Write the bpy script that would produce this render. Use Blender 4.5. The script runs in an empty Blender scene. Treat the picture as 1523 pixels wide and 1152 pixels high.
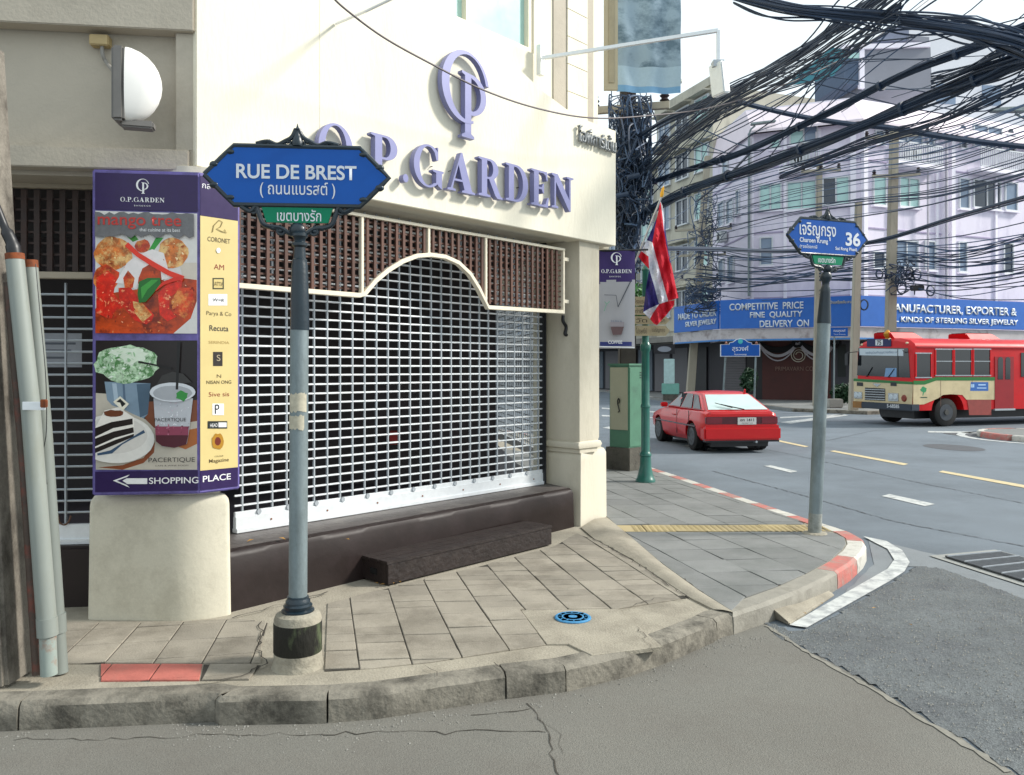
import bpy, bmesh, math, random
from mathutils import Vector as V, Matrix
from mathutils.geometry import tessellate_polygon
random.seed(7)
sc = bpy.context.scene
C = sc.collection
R = math.radians
# ---------------------------------------------------------------- camera, sky, sun, exposure
FOC, CX, CY, EYE = 1200.0, 761.5, 548.0, 1.75
cd = bpy.data.cameras.new('camera')
cd.sensor_width = 36; cd.lens = FOC / 1523 * 36
cd.shift_y = (CY - 576) / 1523
cd.clip_end = 2000; cd.clip_start = 0.05
cam = bpy.data.objects.new('camera', cd); C.objects.link(cam)
cam.location = (0, 0, EYE); cam.rotation_euler = (R(90), 0, 0)
sc.camera = cam
SUN_AZ, SUN_EL = R(88), R(35)          # azimuth clockwise from +Y
w = bpy.data.worlds.new('World'); sc.world = w; w.use_nodes = True
nt = w.node_tree
sky = nt.nodes.new('ShaderNodeTexSky'); sky.sky_type = 'NISHITA'; sky.sun_disc = False
sky.sun_elevation = SUN_EL; sky.sun_rotation = SUN_AZ
sky.air_density = 1.0; sky.dust_density = 1.5; sky.ozone_density = 1.0
# thin bright cloud all over the sky
tcn = nt.nodes.new('ShaderNodeTexCoord'); cn = nt.nodes.new('ShaderNodeTexNoise'); cn.inputs['Scale'].default_value = 1.6; cn.inputs['Detail'].default_value = 5
nt.links.new(tcn.outputs['Generated'], cn.inputs[0])
cr_ = nt.nodes.new('ShaderNodeMapRange'); cr_.inputs[1].default_value = .3; cr_.inputs[2].default_value = .7; cr_.inputs[3].default_value = .86; cr_.inputs[4].default_value = 1.0
nt.links.new(cn.outputs[0], cr_.inputs[0])
cm = nt.nodes.new('ShaderNodeMix'); cm.data_type = 'RGBA'; cm.inputs[7].default_value = (4.75, 5.3, 5.55, 1)
nt.links.new(cr_.outputs[0], cm.inputs[0]); nt.links.new(sky.outputs[0], cm.inputs[6])
nt.links.new(cm.outputs[2], nt.nodes['Background'].inputs[0])
nt.nodes['Background'].inputs[1].default_value = 0.15
sl = bpy.data.lights.new('sun', 'SUN'); sl.energy = 3.2; sl.angle = R(9); sl.color = (1, .955, .88)
so = bpy.data.objects.new('sun', sl); C.objects.link(so)
sd = V((math.sin(SUN_AZ) * math.cos(SUN_EL), math.cos(SUN_AZ) * math.cos(SUN_EL), math.sin(SUN_EL)))
so.rotation_euler = sd.to_track_quat('Z', 'Y').to_euler(); so.location = (20, 0, 20)
sc.view_settings.view_transform = 'Standard'; sc.view_settings.look = 'None'
sc.view_settings.gamma = 1; sc.view_settings.exposure = 0.6
sc.view_settings.use_curve_mapping = False
sc.cycles.max_bounces = 6
# ---------------------------------------------------------------- helpers
Z = V((0, 0, 1))
def Gp(px, py, z=0.0):
    Y = FOC * (EYE - z) / (py - CY)
    return V(((px - CX) / FOC * Y, Y, z))
def Wp(px, py, Y):
    return V(((px - CX) / FOC * Y, Y, EYE - (py - CY) / FOC * Y))
def PLp(px, py, p0, n):
    d = V(((px - CX) / FOC, 1, (CY - py) / FOC)); o = V((0, 0, EYE))
    return o + d * ((p0 - o).dot(n) / d.dot(n))
class Frame:
    def __init__(s, o, r, n=None):
        s.o = V(o); s.r = V(r).normalized(); s.u = V((0, 0, 1)); s.n = s.r.cross(s.u)
    def __call__(s, a, b, c=0.0): return s.o + s.r * a + s.u * b + s.n * c
    def px(s, x, y, d=0.0):           # a pixel's place on this plane, as (a, b)
        p = PLp(x, y, s.o + s.n * d, s.n) - s.o
        return p.dot(s.r), p.dot(s.u)
_m = {}
def lin(c):
    if isinstance(c, str):
        c = [int(c[i:i+2], 16) / 255 for i in (0, 2, 4)]
        c = [x / 12.92 if x <= .04045 else ((x + .055) / 1.055) ** 2.4 for x in c]
    return (c[0], c[1], c[2], 1)
def mat(name, col, rough=.7, metal=0, var=.12, scale=5, bump=.0, bscale=60, stain=None, samt=.5, sscale=1.5, rnd=0, emit=0, aniso=(1,1,1), spec=.5, thr=(.5,.7), coat=0, grain=0, gscale=150):
    if name in _m: return _m[name]
    m = bpy.data.materials.new(name); m.use_nodes = True; _m[name] = m
    nt = m.node_tree; N = nt.nodes; L = nt.links; b = N['Principled BSDF']
    b.inputs['Roughness'].default_value = rough; b.inputs['Metallic'].default_value = metal
    b.inputs['Specular IOR Level'].default_value = spec
    if coat: b.inputs['Coat Weight'].default_value = coat; b.inputs['Coat Roughness'].default_value = .05
    col = lin(col)
    tc = N.new('ShaderNodeTexCoord'); mp = N.new('ShaderNodeMapping'); mp.inputs['Scale'].default_value = aniso
    L.new(tc.outputs['Object'], mp.inputs[0])
    cur = None
    if var:
        n = N.new('ShaderNodeTexNoise'); n.inputs['Scale'].default_value = scale; n.inputs['Detail'].default_value = 8; n.inputs['Roughness'].default_value = .65
        L.new(mp.outputs[0], n.inputs[0])
        r = N.new('ShaderNodeValToRGB'); r.color_ramp.elements[0].position = .28; r.color_ramp.elements[1].position = .72
        r.color_ramp.elements[0].color = tuple(c * (1 - var) for c in col[:3]) + (1,)
        r.color_ramp.elements[1].color = tuple(min(1, c * (1 + var)) for c in col[:3]) + (1,)
        L.new(n.outputs[0], r.inputs[0]); cur = r.outputs[0]
        rr = N.new('ShaderNodeMapRange'); rr.inputs[3].default_value = max(0.02, rough - .08); rr.inputs[4].default_value = min(1, rough + .1)
        L.new(n.outputs[0], rr.inputs[0]); L.new(rr.outputs[0], b.inputs['Roughness'])
    if stain:
        n = N.new('ShaderNodeTexNoise'); n.inputs['Scale'].default_value = sscale; n.inputs['Detail'].default_value = 10; n.inputs['Roughness'].default_value = .7
        L.new(mp.outputs[0], n.inputs[0])
        r = N.new('ShaderNodeValToRGB'); r.color_ramp.elements[0].position = thr[0]; r.color_ramp.elements[1].position = thr[1]
        r.color_ramp.elements[0].color = (0,0,0,1); r.color_ramp.elements[1].color = (samt,)*3 + (1,)
        L.new(n.outputs[0], r.inputs[0])
        x = N.new('ShaderNodeMix'); x.data_type = 'RGBA'; L.new(r.outputs[0], x.inputs[0])
        if cur: L.new(cur, x.inputs[6])
        else: x.inputs[6].default_value = col
        x.inputs[7].default_value = lin(stain); cur = x.outputs[2]
    if grain:
        n = N.new('ShaderNodeTexNoise'); n.inputs['Scale'].default_value = gscale; n.inputs['Detail'].default_value = 3; n.inputs['Roughness'].default_value = .8
        L.new(tc.outputs['Object'], n.inputs[0])
        mr = N.new('ShaderNodeMapRange'); mr.inputs[1].default_value = .32; mr.inputs[2].default_value = .68; mr.inputs[3].default_value = 1 - grain; mr.inputs[4].default_value = 1 + grain
        L.new(n.outputs[0], mr.inputs[0])
        h = N.new('ShaderNodeHueSaturation'); L.new(mr.outputs[0], h.inputs['Value'])
        if cur: L.new(cur, h.inputs['Color'])
        else: h.inputs['Color'].default_value = col
        cur = h.outputs[0]
    if rnd:
        oi = N.new('ShaderNodeObjectInfo'); mr = N.new('ShaderNodeMapRange'); mr.inputs[3].default_value = 1 - rnd; mr.inputs[4].default_value = 1 + rnd
        L.new(oi.outputs['Random'], mr.inputs[0])
        h = N.new('ShaderNodeHueSaturation'); L.new(mr.outputs[0], h.inputs['Value'])
        if cur: L.new(cur, h.inputs['Color'])
        else: h.inputs['Color'].default_value = col
        cur = h.outputs[0]
    if cur: L.new(cur, b.inputs['Base Color'])
    else: b.inputs['Base Color'].default_value = col
    if bump:
        n = N.new('ShaderNodeTexNoise'); n.inputs['Scale'].default_value = bscale; n.inputs['Detail'].default_value = 6
        L.new(mp.outputs[0], n.inputs[0])
        bp = N.new('ShaderNodeBump'); bp.inputs['Strength'].default_value = bump; bp.inputs['Distance'].default_value = .02
        L.new(n.outputs[0], bp.inputs['Height']); L.new(bp.outputs[0], b.inputs['Normal'])
    if emit: b.inputs['Emission Color'].default_value = col; b.inputs['Emission Strength'].default_value = emit
    return m
def flatm(col, rough=.6): return mat('paint_' + (col if isinstance(col, str) else '_'.join('%.2f' % c for c in col)), col, rough, var=.06, scale=30)
class MB:
    def __init__(s): s.v = []; s.f = []; s.m = []; s.mats = []; s.sm = False
    def mi(s, m):
        if m not in s.mats: s.mats.append(m)
        return s.mats.index(m)
    def face(s, pts, m):
        i = len(s.v); s.v += [V(p) for p in pts]; s.f.append(tuple(range(i, i + len(pts)))); s.m.append(s.mi(m))
    def poly(s, pts, m):               # any simple polygon, filled with triangles
        i = len(s.v); pts = [V(p) for p in pts]; s.v += pts; k = s.mi(m)
        for t in tessellate_polygon([pts]): s.f.append(tuple(i + q for q in t)); s.m.append(k)
    def hexa(s, p, m):                 # 8 corners: bottom 4, top 4
        i = len(s.v); s.v += [V(q) for q in p]; k = s.mi(m)
        for f in ((3,2,1,0),(4,5,6,7),(0,1,5,4),(1,2,6,5),(2,3,7,6),(3,0,4,7)): s.f.append(tuple(i + q for q in f)); s.m.append(k)
        return s
    def box(s, fr, a0, a1, b0, b1, c0, c1, m):
        return s.hexa([fr(a0,b0,c1), fr(a1,b0,c1), fr(a1,b0,c0), fr(a0,b0,c0), fr(a0,b1,c1), fr(a1,b1,c1), fr(a1,b1,c0), fr(a0,b1,c0)], m)
    def prism(s, base, off, m):        # closed prism: polygon base swept by vector off
        n = len(base); base = [V(p) for p in base]; i = len(s.v); k = s.mi(m); off = V(off)
        s.v += base + [p + off for p in base]
        for t in tessellate_polygon([base]):
            s.f.append(tuple(i + q for q in t)); s.f.append(tuple(i + n + q for q in reversed(t))); s.m += [k, k]
        for j in range(n):
            q = (j + 1) % n; s.f.append((i + j, i + q, i + n + q, i + n + j)); s.m.append(k)
        return s
    def tube(s, pts, r, m, n=6, caps=True):
        pts = [V(p) for p in pts]; k = s.mi(m); i0 = len(s.v); a = None
        rs = r if isinstance(r, (list, tuple)) else [r] * len(pts)
        for j, p in enumerate(pts):
            d = (pts[min(j + 1, len(pts) - 1)] - pts[max(j - 1, 0)])
            d = d.normalized() if d.length > 1e-9 else V((0, 0, 1))
            if a is None: a = d.orthogonal().normalized()
            else:
                a = (a - d * a.dot(d)); a = a.normalized() if a.length > 1e-6 else d.orthogonal().normalized()
            b = d.cross(a)
            for q in range(n):
                t = 2 * math.pi * q / n; s.v.append(p + (a * math.cos(t) + b * math.sin(t)) * rs[j])
        for j in range(len(pts) - 1):
            for q in range(n):
                A = i0 + j * n + q; B = i0 + j * n + (q + 1) % n; s.f.append((A, B, B + n, A + n)); s.m.append(k)
        if caps:
            s.f.append(tuple(i0 + q for q in reversed(range(n)))); s.f.append(tuple(i0 + (len(pts) - 1) * n + q for q in range(n))); s.m += [k, k]
        return s
    def lathe(s, o, prof, m, n=20, axis=None):   # prof: (radius, height) pairs about a vertical axis at o
        o = V(o); return s.tube([o + V((0, 0, h)) for r, h in prof], [max(r, 1e-4) for r, h in prof], m, n)
    def ell(s, c, rx, ry, rz, m, nu=14, nv=9, jit=0):
        c = V(c); i0 = len(s.v); k = s.mi(m)
        for a in range(nv + 1):
            t = math.pi * a / nv
            for b in range(nu):
                ph = 2 * math.pi * b / nu; j = 1 + random.uniform(-jit, jit)
                s.v.append(c + V((rx * math.sin(t) * math.cos(ph) * j, ry * math.sin(t) * math.sin(ph) * j, rz * math.cos(t) * j)))
        for a in range(nv):
            for b in range(nu):
                A = i0 + a * nu + b; B = i0 + a * nu + (b + 1) % nu; s.f.append((A, A + nu, B + nu, B)); s.m.append(k)
        return s
    def build(s, name, parent=None, smooth=False, bevel=0, label=None, kind=None, seg=2, origin=None):
        me = bpy.data.meshes.new(name)
        o0 = V(origin) if origin is not None else V((0, 0, 0))
        me.from_pydata([tuple(p - o0) for p in s.v], [], s.f)
        for m in s.mats: me.materials.append(m)
        me.polygons.foreach_set('material_index', s.m)
        bm = bmesh.new(); bm.from_mesh(me)
        bmesh.ops.remove_doubles(bm, verts=bm.verts, dist=1e-5) if smooth or bevel else None
        bmesh.ops.recalc_face_normals(bm, faces=bm.faces) if s.recalc else None
        if bevel:
            es = [e for e in bm.edges if len(e.link_faces) == 2 and e.calc_face_angle(0) > R(25)]
            bmesh.ops.bevel(bm, geom=es, offset=bevel, segments=seg, affect='EDGES', clamp_overlap=True)
        bm.to_mesh(me); bm.free()
        if smooth:
            for p in me.polygons: p.use_smooth = True
            try: me.set_sharp_from_angle(angle=R(40))
            except Exception: pass
        o = bpy.data.objects.new(name, me); C.objects.link(o); o.location = o0
        if parent is not None:
            o.parent = parent
            if parent.type == 'EMPTY' or parent.location.length > 0:
                o.matrix_parent_inverse = Matrix.Translation(-wloc(parent))
        if label: o['label'] = label
        if kind: o['kind'] = kind
        return o
    recalc = True
def wloc(o):
    p = V(o.location)
    if o.parent is not None: p = o.matrix_parent_inverse @ p; p = p + wloc(o.parent)
    return p
def tag(o, label, cat, group=None):
    o['label'] = label; o['category'] = cat
    if group: o['group'] = group
    return o
def thing(name, label, cat, loc=(0,0,0), group=None):
    o = bpy.data.objects.new(name, None); C.objects.link(o); o.location = loc; o.empty_display_size = .1
    return tag(o, label, cat, group)
def struct(mb, name, **k):
    return mb.build(name, kind='structure', **k)
def share(src, parent, loc, rot=None):        # another object on the same mesh
    o = bpy.data.objects.new(src.name.split('.')[0], src.data); C.objects.link(o)
    if parent is not None:
        o.parent = parent; o.matrix_parent_inverse = Matrix.Translation(-wloc(parent))
    o.location = loc
    if rot is not None: o.rotation_euler = rot
    return o
def dup(root, loc=None, rotz=None, label=None):
    r = root.copy(); C.objects.link(r)
    if loc is not None: r.location = loc
    if rotz is not None: r.rotation_euler = (0, 0, rotz)
    if label: r['label'] = label
    for ch in list(root.children):
        c = ch.copy(); C.objects.link(c); c.parent = r
        for g in list(ch.children):
            d = g.copy(); C.objects.link(d); d.parent = c
    return r
def text(name, body, parent, ctr, right, h, wd, m, depth=.002, bold=0.0, up=Z, align='C'):
    cu = bpy.data.curves.new(name, 'FONT'); cu.body = body; cu.size = 1; cu.offset = bold
    o = bpy.data.objects.new(name, cu); C.objects.link(o)
    bpy.context.view_layer.update()
    me = bpy.data.meshes.new_from_object(o.evaluated_get(bpy.context.evaluated_depsgraph_get()))
    bpy.data.objects.remove(o); bpy.data.curves.remove(cu)
    return place_flat(name, me, parent, ctr, right, h, wd, m, depth, up, align)
def place_flat(name, me, parent, ctr, right, h, wd, m, depth=.002, up=Z, align='C'):
    xs = [v.co.x for v in me.vertices]; ys = [v.co.y for v in me.vertices]
    if not xs: return None
    x0, x1, y0, y1 = min(xs), max(xs), min(ys), max(ys)
    sy = h / (y1 - y0); sx = wd / (x1 - x0) if wd else sy
    ax = {'C': (x0 + x1) / 2, 'L': x0, 'R': x1}[align]
    right = V(right).normalized(); up = V(up); nn = right.cross(up); ctr = V(ctr)
    bm = bmesh.new(); bm.from_mesh(me)
    bmesh.ops.remove_doubles(bm, verts=bm.verts, dist=1e-4)
    if depth > .003:
        r = bmesh.ops.extrude_face_region(bm, geom=bm.faces[:])
        for g in r['geom']:
            if isinstance(g, bmesh.types.BMVert): g.co.z += 1
    for v in bm.verts:
        zz = v.co.z * depth if depth > .003 else depth * (1 + v.co.z * 5)
        v.co = ctr + right * ((v.co.x - ax) * sx) + up * ((v.co.y - (y0 + y1) / 2) * sy) + nn * zz
    if depth > .003: bmesh.ops.recalc_face_normals(bm, faces=bm.faces)
    bm.to_mesh(me); bm.free()
    me.materials.clear(); me.materials.append(m)
    me.polygons.foreach_set('material_index', [0] * len(me.polygons))
    o = bpy.data.objects.new(name, me); C.objects.link(o)
    if parent is not None:
        o.parent = parent; o.matrix_parent_inverse = Matrix.Translation(-wloc(parent))
    return o
def arc(cx, cy, rx, ry, a0, a1, n=12):
    return [(cx + rx * math.cos(R(a0 + (a1 - a0) * i / n)), cy + ry * math.sin(R(a0 + (a1 - a0) * i / n))) for i in range(n + 1)]
# serif capitals: outline loops, cap height 1
GL = {
 'O': (.86, [arc(.43,.5,.43,.52,0,345,28), arc(.43,.5,.27,.475,0,345,28)]),
 'P': (.74, [[(0,0),(.42,0),(.42,.045),(.30,.07),(.30,.44),(.42,.44)] + arc(.42,.72,.30,.28,-85,90) + [(0,1),(0,.955),(.11,.93),(.11,.07),(0,.045)],
             [(.30,.49),(.36,.49)] + arc(.38,.72,.15,.23,-85,85) + [(.30,.95)]]),
 'R': (.86, [[(0,0),(.42,0),(.42,.045),(.30,.07),(.30,.47),(.37,.47),(.60,.06),(.68,0),(.86,0),(.86,.045),(.79,.07),(.56,.49)] + arc(.42,.74,.29,.26,-50,90) + [(0,1),(0,.955),(.11,.93),(.11,.07),(0,.045)],
             [(.30,.52),(.36,.52)] + arc(.38,.74,.14,.21,-85,85) + [(.30,.95)]]),
 'D': (.86, [[(0,0),(.36,0)] + arc(.38,.5,.46,.5,-88,88,18) + [(.36,1),(0,1),(0,.955),(.11,.93),(.11,.07),(0,.045)],
             [(.30,.055),(.35,.055)] + arc(.36,.5,.28,.445,-85,85,16) + [(.30,.945)]]),
 'E': (.72, [[(0,0),(.68,0),(.72,.28),(.67,.28),(.58,.09),(.50,.055),(.30,.055),(.30,.48),(.42,.48),(.48,.38),(.52,.38),(.52,.65),(.48,.65),(.42,.54),(.30,.54),(.30,.945),(.50,.945),(.58,.9),(.63,.75),(.67,.75),(.65,1),(0,1),(0,.955),(.11,.93),(.11,.07),(0,.045)]]),
 'N': (.95, [[(0,0),(.27,0),(.27,.045),(.17,.08),(.17,.76),(.74,-.02),(.80,-.02),(.80,.93),(.92,.955),(.92,1),(.63,1),(.63,.955),(.74,.93),(.74,.32),(.25,1),(0,1),(0,.955),(.11,.91),(.11,.07),(0,.045)]]),
 'A': (.92, [[(0,0),(.27,0),(.27,.045),(.17,.07),(.225,.27),(.50,.27),(.565,.07),(.48,.045),(.48,0),(.92,0),(.92,.045),(.82,.07),(.49,1.03),(.44,1.03),(.11,.07),(0,.045)],
             [(.245,.325),(.48,.325),(.365,.70)]]),
 'G': (.92, [arc(.46,.5,.46,.52,48,310,26) + [(.74,.10),(.74,.37),(.64,.40),(.64,.44),(.92,.44),(.92,.40),(.86,.37),(.86,.03),(.80,-.02),(.76,.05)][:0] +
             [(.78,.06),(.90,-.01),(.90,.37),(.95,.40),(.95,.44),(.60,.44),(.60,.40),(.71,.37),(.71,.12)] + arc(.47,.5,.29,.475,-55,-290,24) + [(.66,.86),(.72,.68),(.78,.68),(.78,1.0),(.74,1.0)]]),
 '.': (.22, [arc(.1,.1,.1,.1,0,330,11)]),
 ' ': (.30, []),
 'I': (.40, [[(0,0),(.4,0),(.4,.045),(.30,.07),(.30,.93),(.4,.955),(.4,1),(0,1),(0,.955),(.11,.93),(.11,.07),(0,.045)]]),
}
def loops_mesh(loops):
    cu = bpy.data.curves.new('g', 'CURVE'); cu.dimensions = '2D'; cu.fill_mode = 'FRONT'
    for lp in loops:
        sp = cu.splines.new('POLY'); sp.points.add(len(lp) - 1); sp.use_cyclic_u = True
        for i, (x, y) in enumerate(lp): sp.points[i].co = (x, y, 0, 1)
    o = bpy.data.objects.new('g', cu); C.objects.link(o); bpy.context.view_layer.update()
    me = bpy.data.meshes.new_from_object(o.evaluated_get(bpy.context.evaluated_depsgraph_get()))
    bpy.data.objects.remove(o); bpy.data.curves.remove(cu)
    return me
def serif_loops(s, gap=.12):
    out = []; x = 0
    for ch in s:
        wd, lps = GL[ch]; out += [[(x + a, b) for a, b in lp] for lp in lps]; x += wd + gap
    return out
def serif_text(name, s, parent, ctr, right, h, wd, m, depth=.002, gap=.12):
    return place_flat(name, loops_mesh(serif_loops(s, gap)), parent, ctr, right, h, wd, m, depth)
def logo_loops():
    o = []
    # open ring, heavy on its left, whose right end runs into the bowl of the P standing in it
    ring = arc(.46,.64,.46,.46,12,288,30) + arc(.50,.64,.36,.42,286,14,30)
    stem = [(.38,0),(.62,0),(.62,.03),(.56,.06),(.56,.30)] + arc(.56,.56,.30,.26,-85,80,14) + [(.38,.84),(.38,.81),(.44,.79),(.44,.06),(.38,.03)]
    hole = [(.56,.36)] + arc(.56,.56,.19,.21,-80,80,12) + [(.56,.78)]
    return [stem, hole], [ring]
def logo(name, parent, ctr, right, h, wd, m, depth=.002):
    a, b = logo_loops(); me1 = loops_mesh(a); me2 = loops_mesh(b)
    bm = bmesh.new(); bm.from_mesh(me1); n1 = len(bm.verts)
    bm.from_mesh(me2); bm.verts.ensure_lookup_table()
    for v in bm.verts[n1:]: v.co.z += .03
    bm.to_mesh(me1); bm.free(); bpy.data.meshes.remove(me2)
    return place_flat(name, me1, parent, ctr, right, h, wd, m, depth)
def blob(cx, cy, rx, ry, n=18, j=.12, rot=0):
    o = []
    for i in range(n):
        t = 2 * math.pi * i / n; k = 1 + random.uniform(-j, j)
        x, y = rx * math.cos(t) * k, ry * math.sin(t) * k
        o.append((cx + x * math.cos(rot) - y * math.sin(rot), cy + x * math.sin(rot) + y * math.cos(rot)))
    return o
def stroke(pts, wd):      # thick polyline as a polygon in pixels
    L, Rr = [], []
    for i, p in enumerate(pts):
        a = pts[max(i-1,0)]; b = pts[min(i+1,len(pts)-1)]; dx, dy = b[0]-a[0], b[1]-a[1]; l = math.hypot(dx, dy) or 1
        w_ = wd[i] if isinstance(wd, (list, tuple)) else wd
        L.append((p[0]-dy/l*w_/2, p[1]+dx/l*w_/2)); Rr.append((p[0]+dy/l*w_/2, p[1]-dx/l*w_/2))
    return L + Rr[::-1]
def print_px(name, parent, fr, d0, items, step=.0006):   # flat print: layered polygons on the plane of fr
    mb = MB(); mb.recalc = False
    for k, (m, pts) in enumerate(items):
        P = []
        for x, y in pts:
            a, b = fr.px(x, y, d0); P.append(fr(a, b, d0 + k * step))
        ar = sum((P[i] - P[0]).cross(P[i+1] - P[0]).dot(fr.n) for i in range(1, len(P) - 1))
        mb.poly(P if ar > 0 else P[::-1], m if not isinstance(m, str) else flatm(m, .35))
    return mb.build(name, parent)
def bez(p, n=24):       # smooth curve through points (Catmull-Rom)
    p = [V(q) for q in p]; out = []
    for i in range(len(p) - 1):
        a, b, c, d = p[max(i-1,0)], p[i], p[i+1], p[min(i+2,len(p)-1)]
        for k in range(n):
            t = k / n
            out.append(.5 * ((2*b) + (c-a)*t + (2*a-5*b+4*c-d)*t*t + (3*b-a-3*c+d)*t**3))
    return out + [p[-1]]
# ---------------------------------------------------------------- materials
CREAM = mat('cream_plaster', 'e2dcc9', .75, var=.04, scale=2.2, bump=.14, bscale=35, stain='b3aa92', samt=.38, sscale=1.6, thr=(.52,.8), aniso=(1,1,.3), grain=.025, gscale=60)
GREYP = mat('shaded_grey_plaster', 'b4ab9b', .8, var=.06, scale=3, bump=.15, bscale=45, stain='8d8476', samt=.4, sscale=1.6)  # greyer than the cream: shade of the side street put into the plaster
PILL = mat('beige_pillar_paint', 'cbc4b2', .75, var=.05, scale=3, bump=.12, bscale=35, stain='9c947f', samt=.45, sscale=1.8, aniso=(1,1,.4), grain=.03, gscale=80)
BASEP = mat('pillar_plaster', 'cdc7b4', .8, var=.05, scale=3, bump=.10, bscale=26, stain='9a927e', samt=.5, sscale=2.6, grain=.05, gscale=90)
LEDGE = mat('dark_brown_gloss_paint', '231917', .5, var=.2, scale=6, bump=.08, bscale=14, stain='33292a', samt=.4, sscale=5, spec=.35)
LEDGT = mat('grey_ledge_top', '4a4543', .55, var=.25, scale=7, bump=.3, bscale=25, stain='75706a', samt=.5, sscale=4)  # paler grey-brown for the top face of the plinth
ALU = mat('pale_aluminium', 'dfe2e4', .4, metal=.3, var=.06, scale=20)
ALUD = mat('dull_aluminium', 'aab0b5', .45, metal=.4, var=.1, scale=20)
FRM = mat('cream_painted_frame', 'e3d9c3', .5, var=.05, scale=8)
FRMA = mat('shaded_cream_frame', 'a89c88', .55, var=.08, scale=8)  # cream frame on the side street, darkened to carry its shade
WOOD = mat('reddish_brown_slats', '54362a', .6, var=.35, scale=10, aniso=(1,1,.2), rnd=.15)
DWOOD = mat('dark_timber', '33211a', .6, var=.35, scale=10, rnd=.15)
LETT = mat('lilac_metal_letters', '7a7ca6', .4, metal=.1, var=.05)
LETS = mat('small_grey_letters', '8f9293', .4, metal=.4, var=.1)
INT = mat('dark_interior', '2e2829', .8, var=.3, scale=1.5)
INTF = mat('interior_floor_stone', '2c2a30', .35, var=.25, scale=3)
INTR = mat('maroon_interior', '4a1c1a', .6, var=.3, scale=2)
GLASS = mat('pale_window_glass', 'a8cdc4', .2, var=.05, spec=.8)
BLK = mat('black_metal', '15161a', .4, var=.1)
# ---------------------------------------------------------------- O.P. Garden building
aB = R(42.9)
uB = V((math.sin(aB), math.cos(aB), 0)); FB = Frame((-2.03, 5.90, 0), uB)
K0 = V((-2.045, 5.222, 0)); uA = V((-math.sin(R(83)), -math.cos(R(83)), 0))
FA = Frame(K0, -uA)                       # a runs from the street corner leftwards as negative numbers
KC = FB(4.13, 0, .45); uC = V((-math.sin(R(11.4)), math.cos(R(11.4)), 0)); FC_ = Frame(KC, uC)
PV = .135                                  # pavement level
shop = thing('corner_building', 'cream corner shop building with lilac serif letters, pillars and roller grilles', 'building', (-.3, 7.4, 0))
# parapet wall over the openings with its swept top
top = [(4.13,4.29),(3.6,4.29),(3.29,4.33),(2.915,4.42),(2.6,4.54),(2.24,4.69),(1.95,4.75),(1.68,4.79),(1.2,4.84),(.6,4.87)]
out = [(-.507, 3.06), (4.13, 3.06)] + top + [(-.507, 4.88)]
mb = MB(); mb.prism([FB(a, b, .45) for a, b in out], -FB.n * .22, CREAM)
mb.box(FC_, .24, 11, 3.06, 4.29, -.22, 0, CREAM)
mb.build('parapet_wall', shop, bevel=.006)
mb = MB(); mb.prism([FB(a, 0, d) + Z * 3.075 for a, d in ((-.55, .225), (4.30, .225), (4.30, -.2), (-.55, -.2))], Z * .1, CREAM)
mb.box(FC_, .3, 10.5, 3.075, 3.17, -.6, -.225, CREAM); mb.build('soffit', shop)
# thin joint line on the sign wall and its cap
mb = MB(); a1, _ = FB.px(475, 150, .45); mb.box(FB, a1, a1 + .004, 3.35, 4.8, .449, .4515, flatm('cfc9b4')); mb.build('panel_joint', shop)
# upper storeys behind the parapet
mb = MB()
mb.box(FB, -.67, 1.3, 3.18, 7.6, -.3, .12, CREAM)
mb.box(FB, 1.3, 3.18, 3.18, 4.93, -.3, .12, CREAM)
mb.box(FB, 1.3, 3.18, 6.6, 7.6, -.3, .12, CREAM)
mb.box(FB, 3.18, 4.25, 3.18, 7.6, -.3, .12, CREAM)
mb.box(FC_, .5, 11, 4.2, 7.6, -.4, -.12, CREAM)
mb.build('upper_wall', shop)
pxs = lambda x: FB.px(x, 100, .13)[0]
for a, wd, d_, m in ((pxs(823), pxs(842)-pxs(823), .15, GREYP), (pxs(872), pxs(882)-pxs(872), .15, GREYP)):
    MB().box(FB, a, a + wd, 4.0, 7.6, .10, .135, m).build('pilaster', shop)
pan = MB().box(FB, 0, .44, 0, .27, 0, .03, CREAM)
for k in range(12):
    MB().box(FB, pxs(842)+.003, pxs(872)-.003, 4.10 + k * .29, 4.382 + k * .29, .121, .150, CREAM).build('wall_panel', shop)
wf = MB()
for a0, a1, b0, b1 in ((1.3,3.18,4.93,4.98),(1.3,3.18,6.55,6.6),(1.3,1.36,4.98,6.55),(3.12,3.18,4.98,6.55),(2.25,2.31,4.98,6.55)): wf.box(FB, a0, a1, b0, b1, .0, .10, FRM)
wfo = wf.build('window', shop); MB().box(FB, 1.34, 3.14, 4.96, 6.57, .03, .04, GLASS).build('pane', wfo)
# wall over the side street, its shade put into the grey: beams, recess, pilaster
mb = MB(); mb.box(FA, -4, -.02, 3.0, 7.6, -.42, -.11, GREYP); mb.build('side_wall', shop)
MB().box(FA, -4, -.012, 3.93, 4.6, -.11, .015, GREYP).build('upper_beam', shop, bevel=.006)
MB().box(FA, -4, -.045, 3.03, 3.165, -.11, .0, GREYP).build('lower_beam', shop, bevel=.006)
MB().box(FA, -.135, -.013, 3.165, 3.93, -.11, -.03, GREYP).build('pilaster', shop, bevel=.004)
MB().box(FA, -.045, -.013, 3.03, 3.165, -.11, -.03, GREYP).build('pilaster', shop)
MB().box(FA, -4, -.1, 4.6, 7.6, -.11, -.02, GREYP).build('upper_side_wall', shop)
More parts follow.
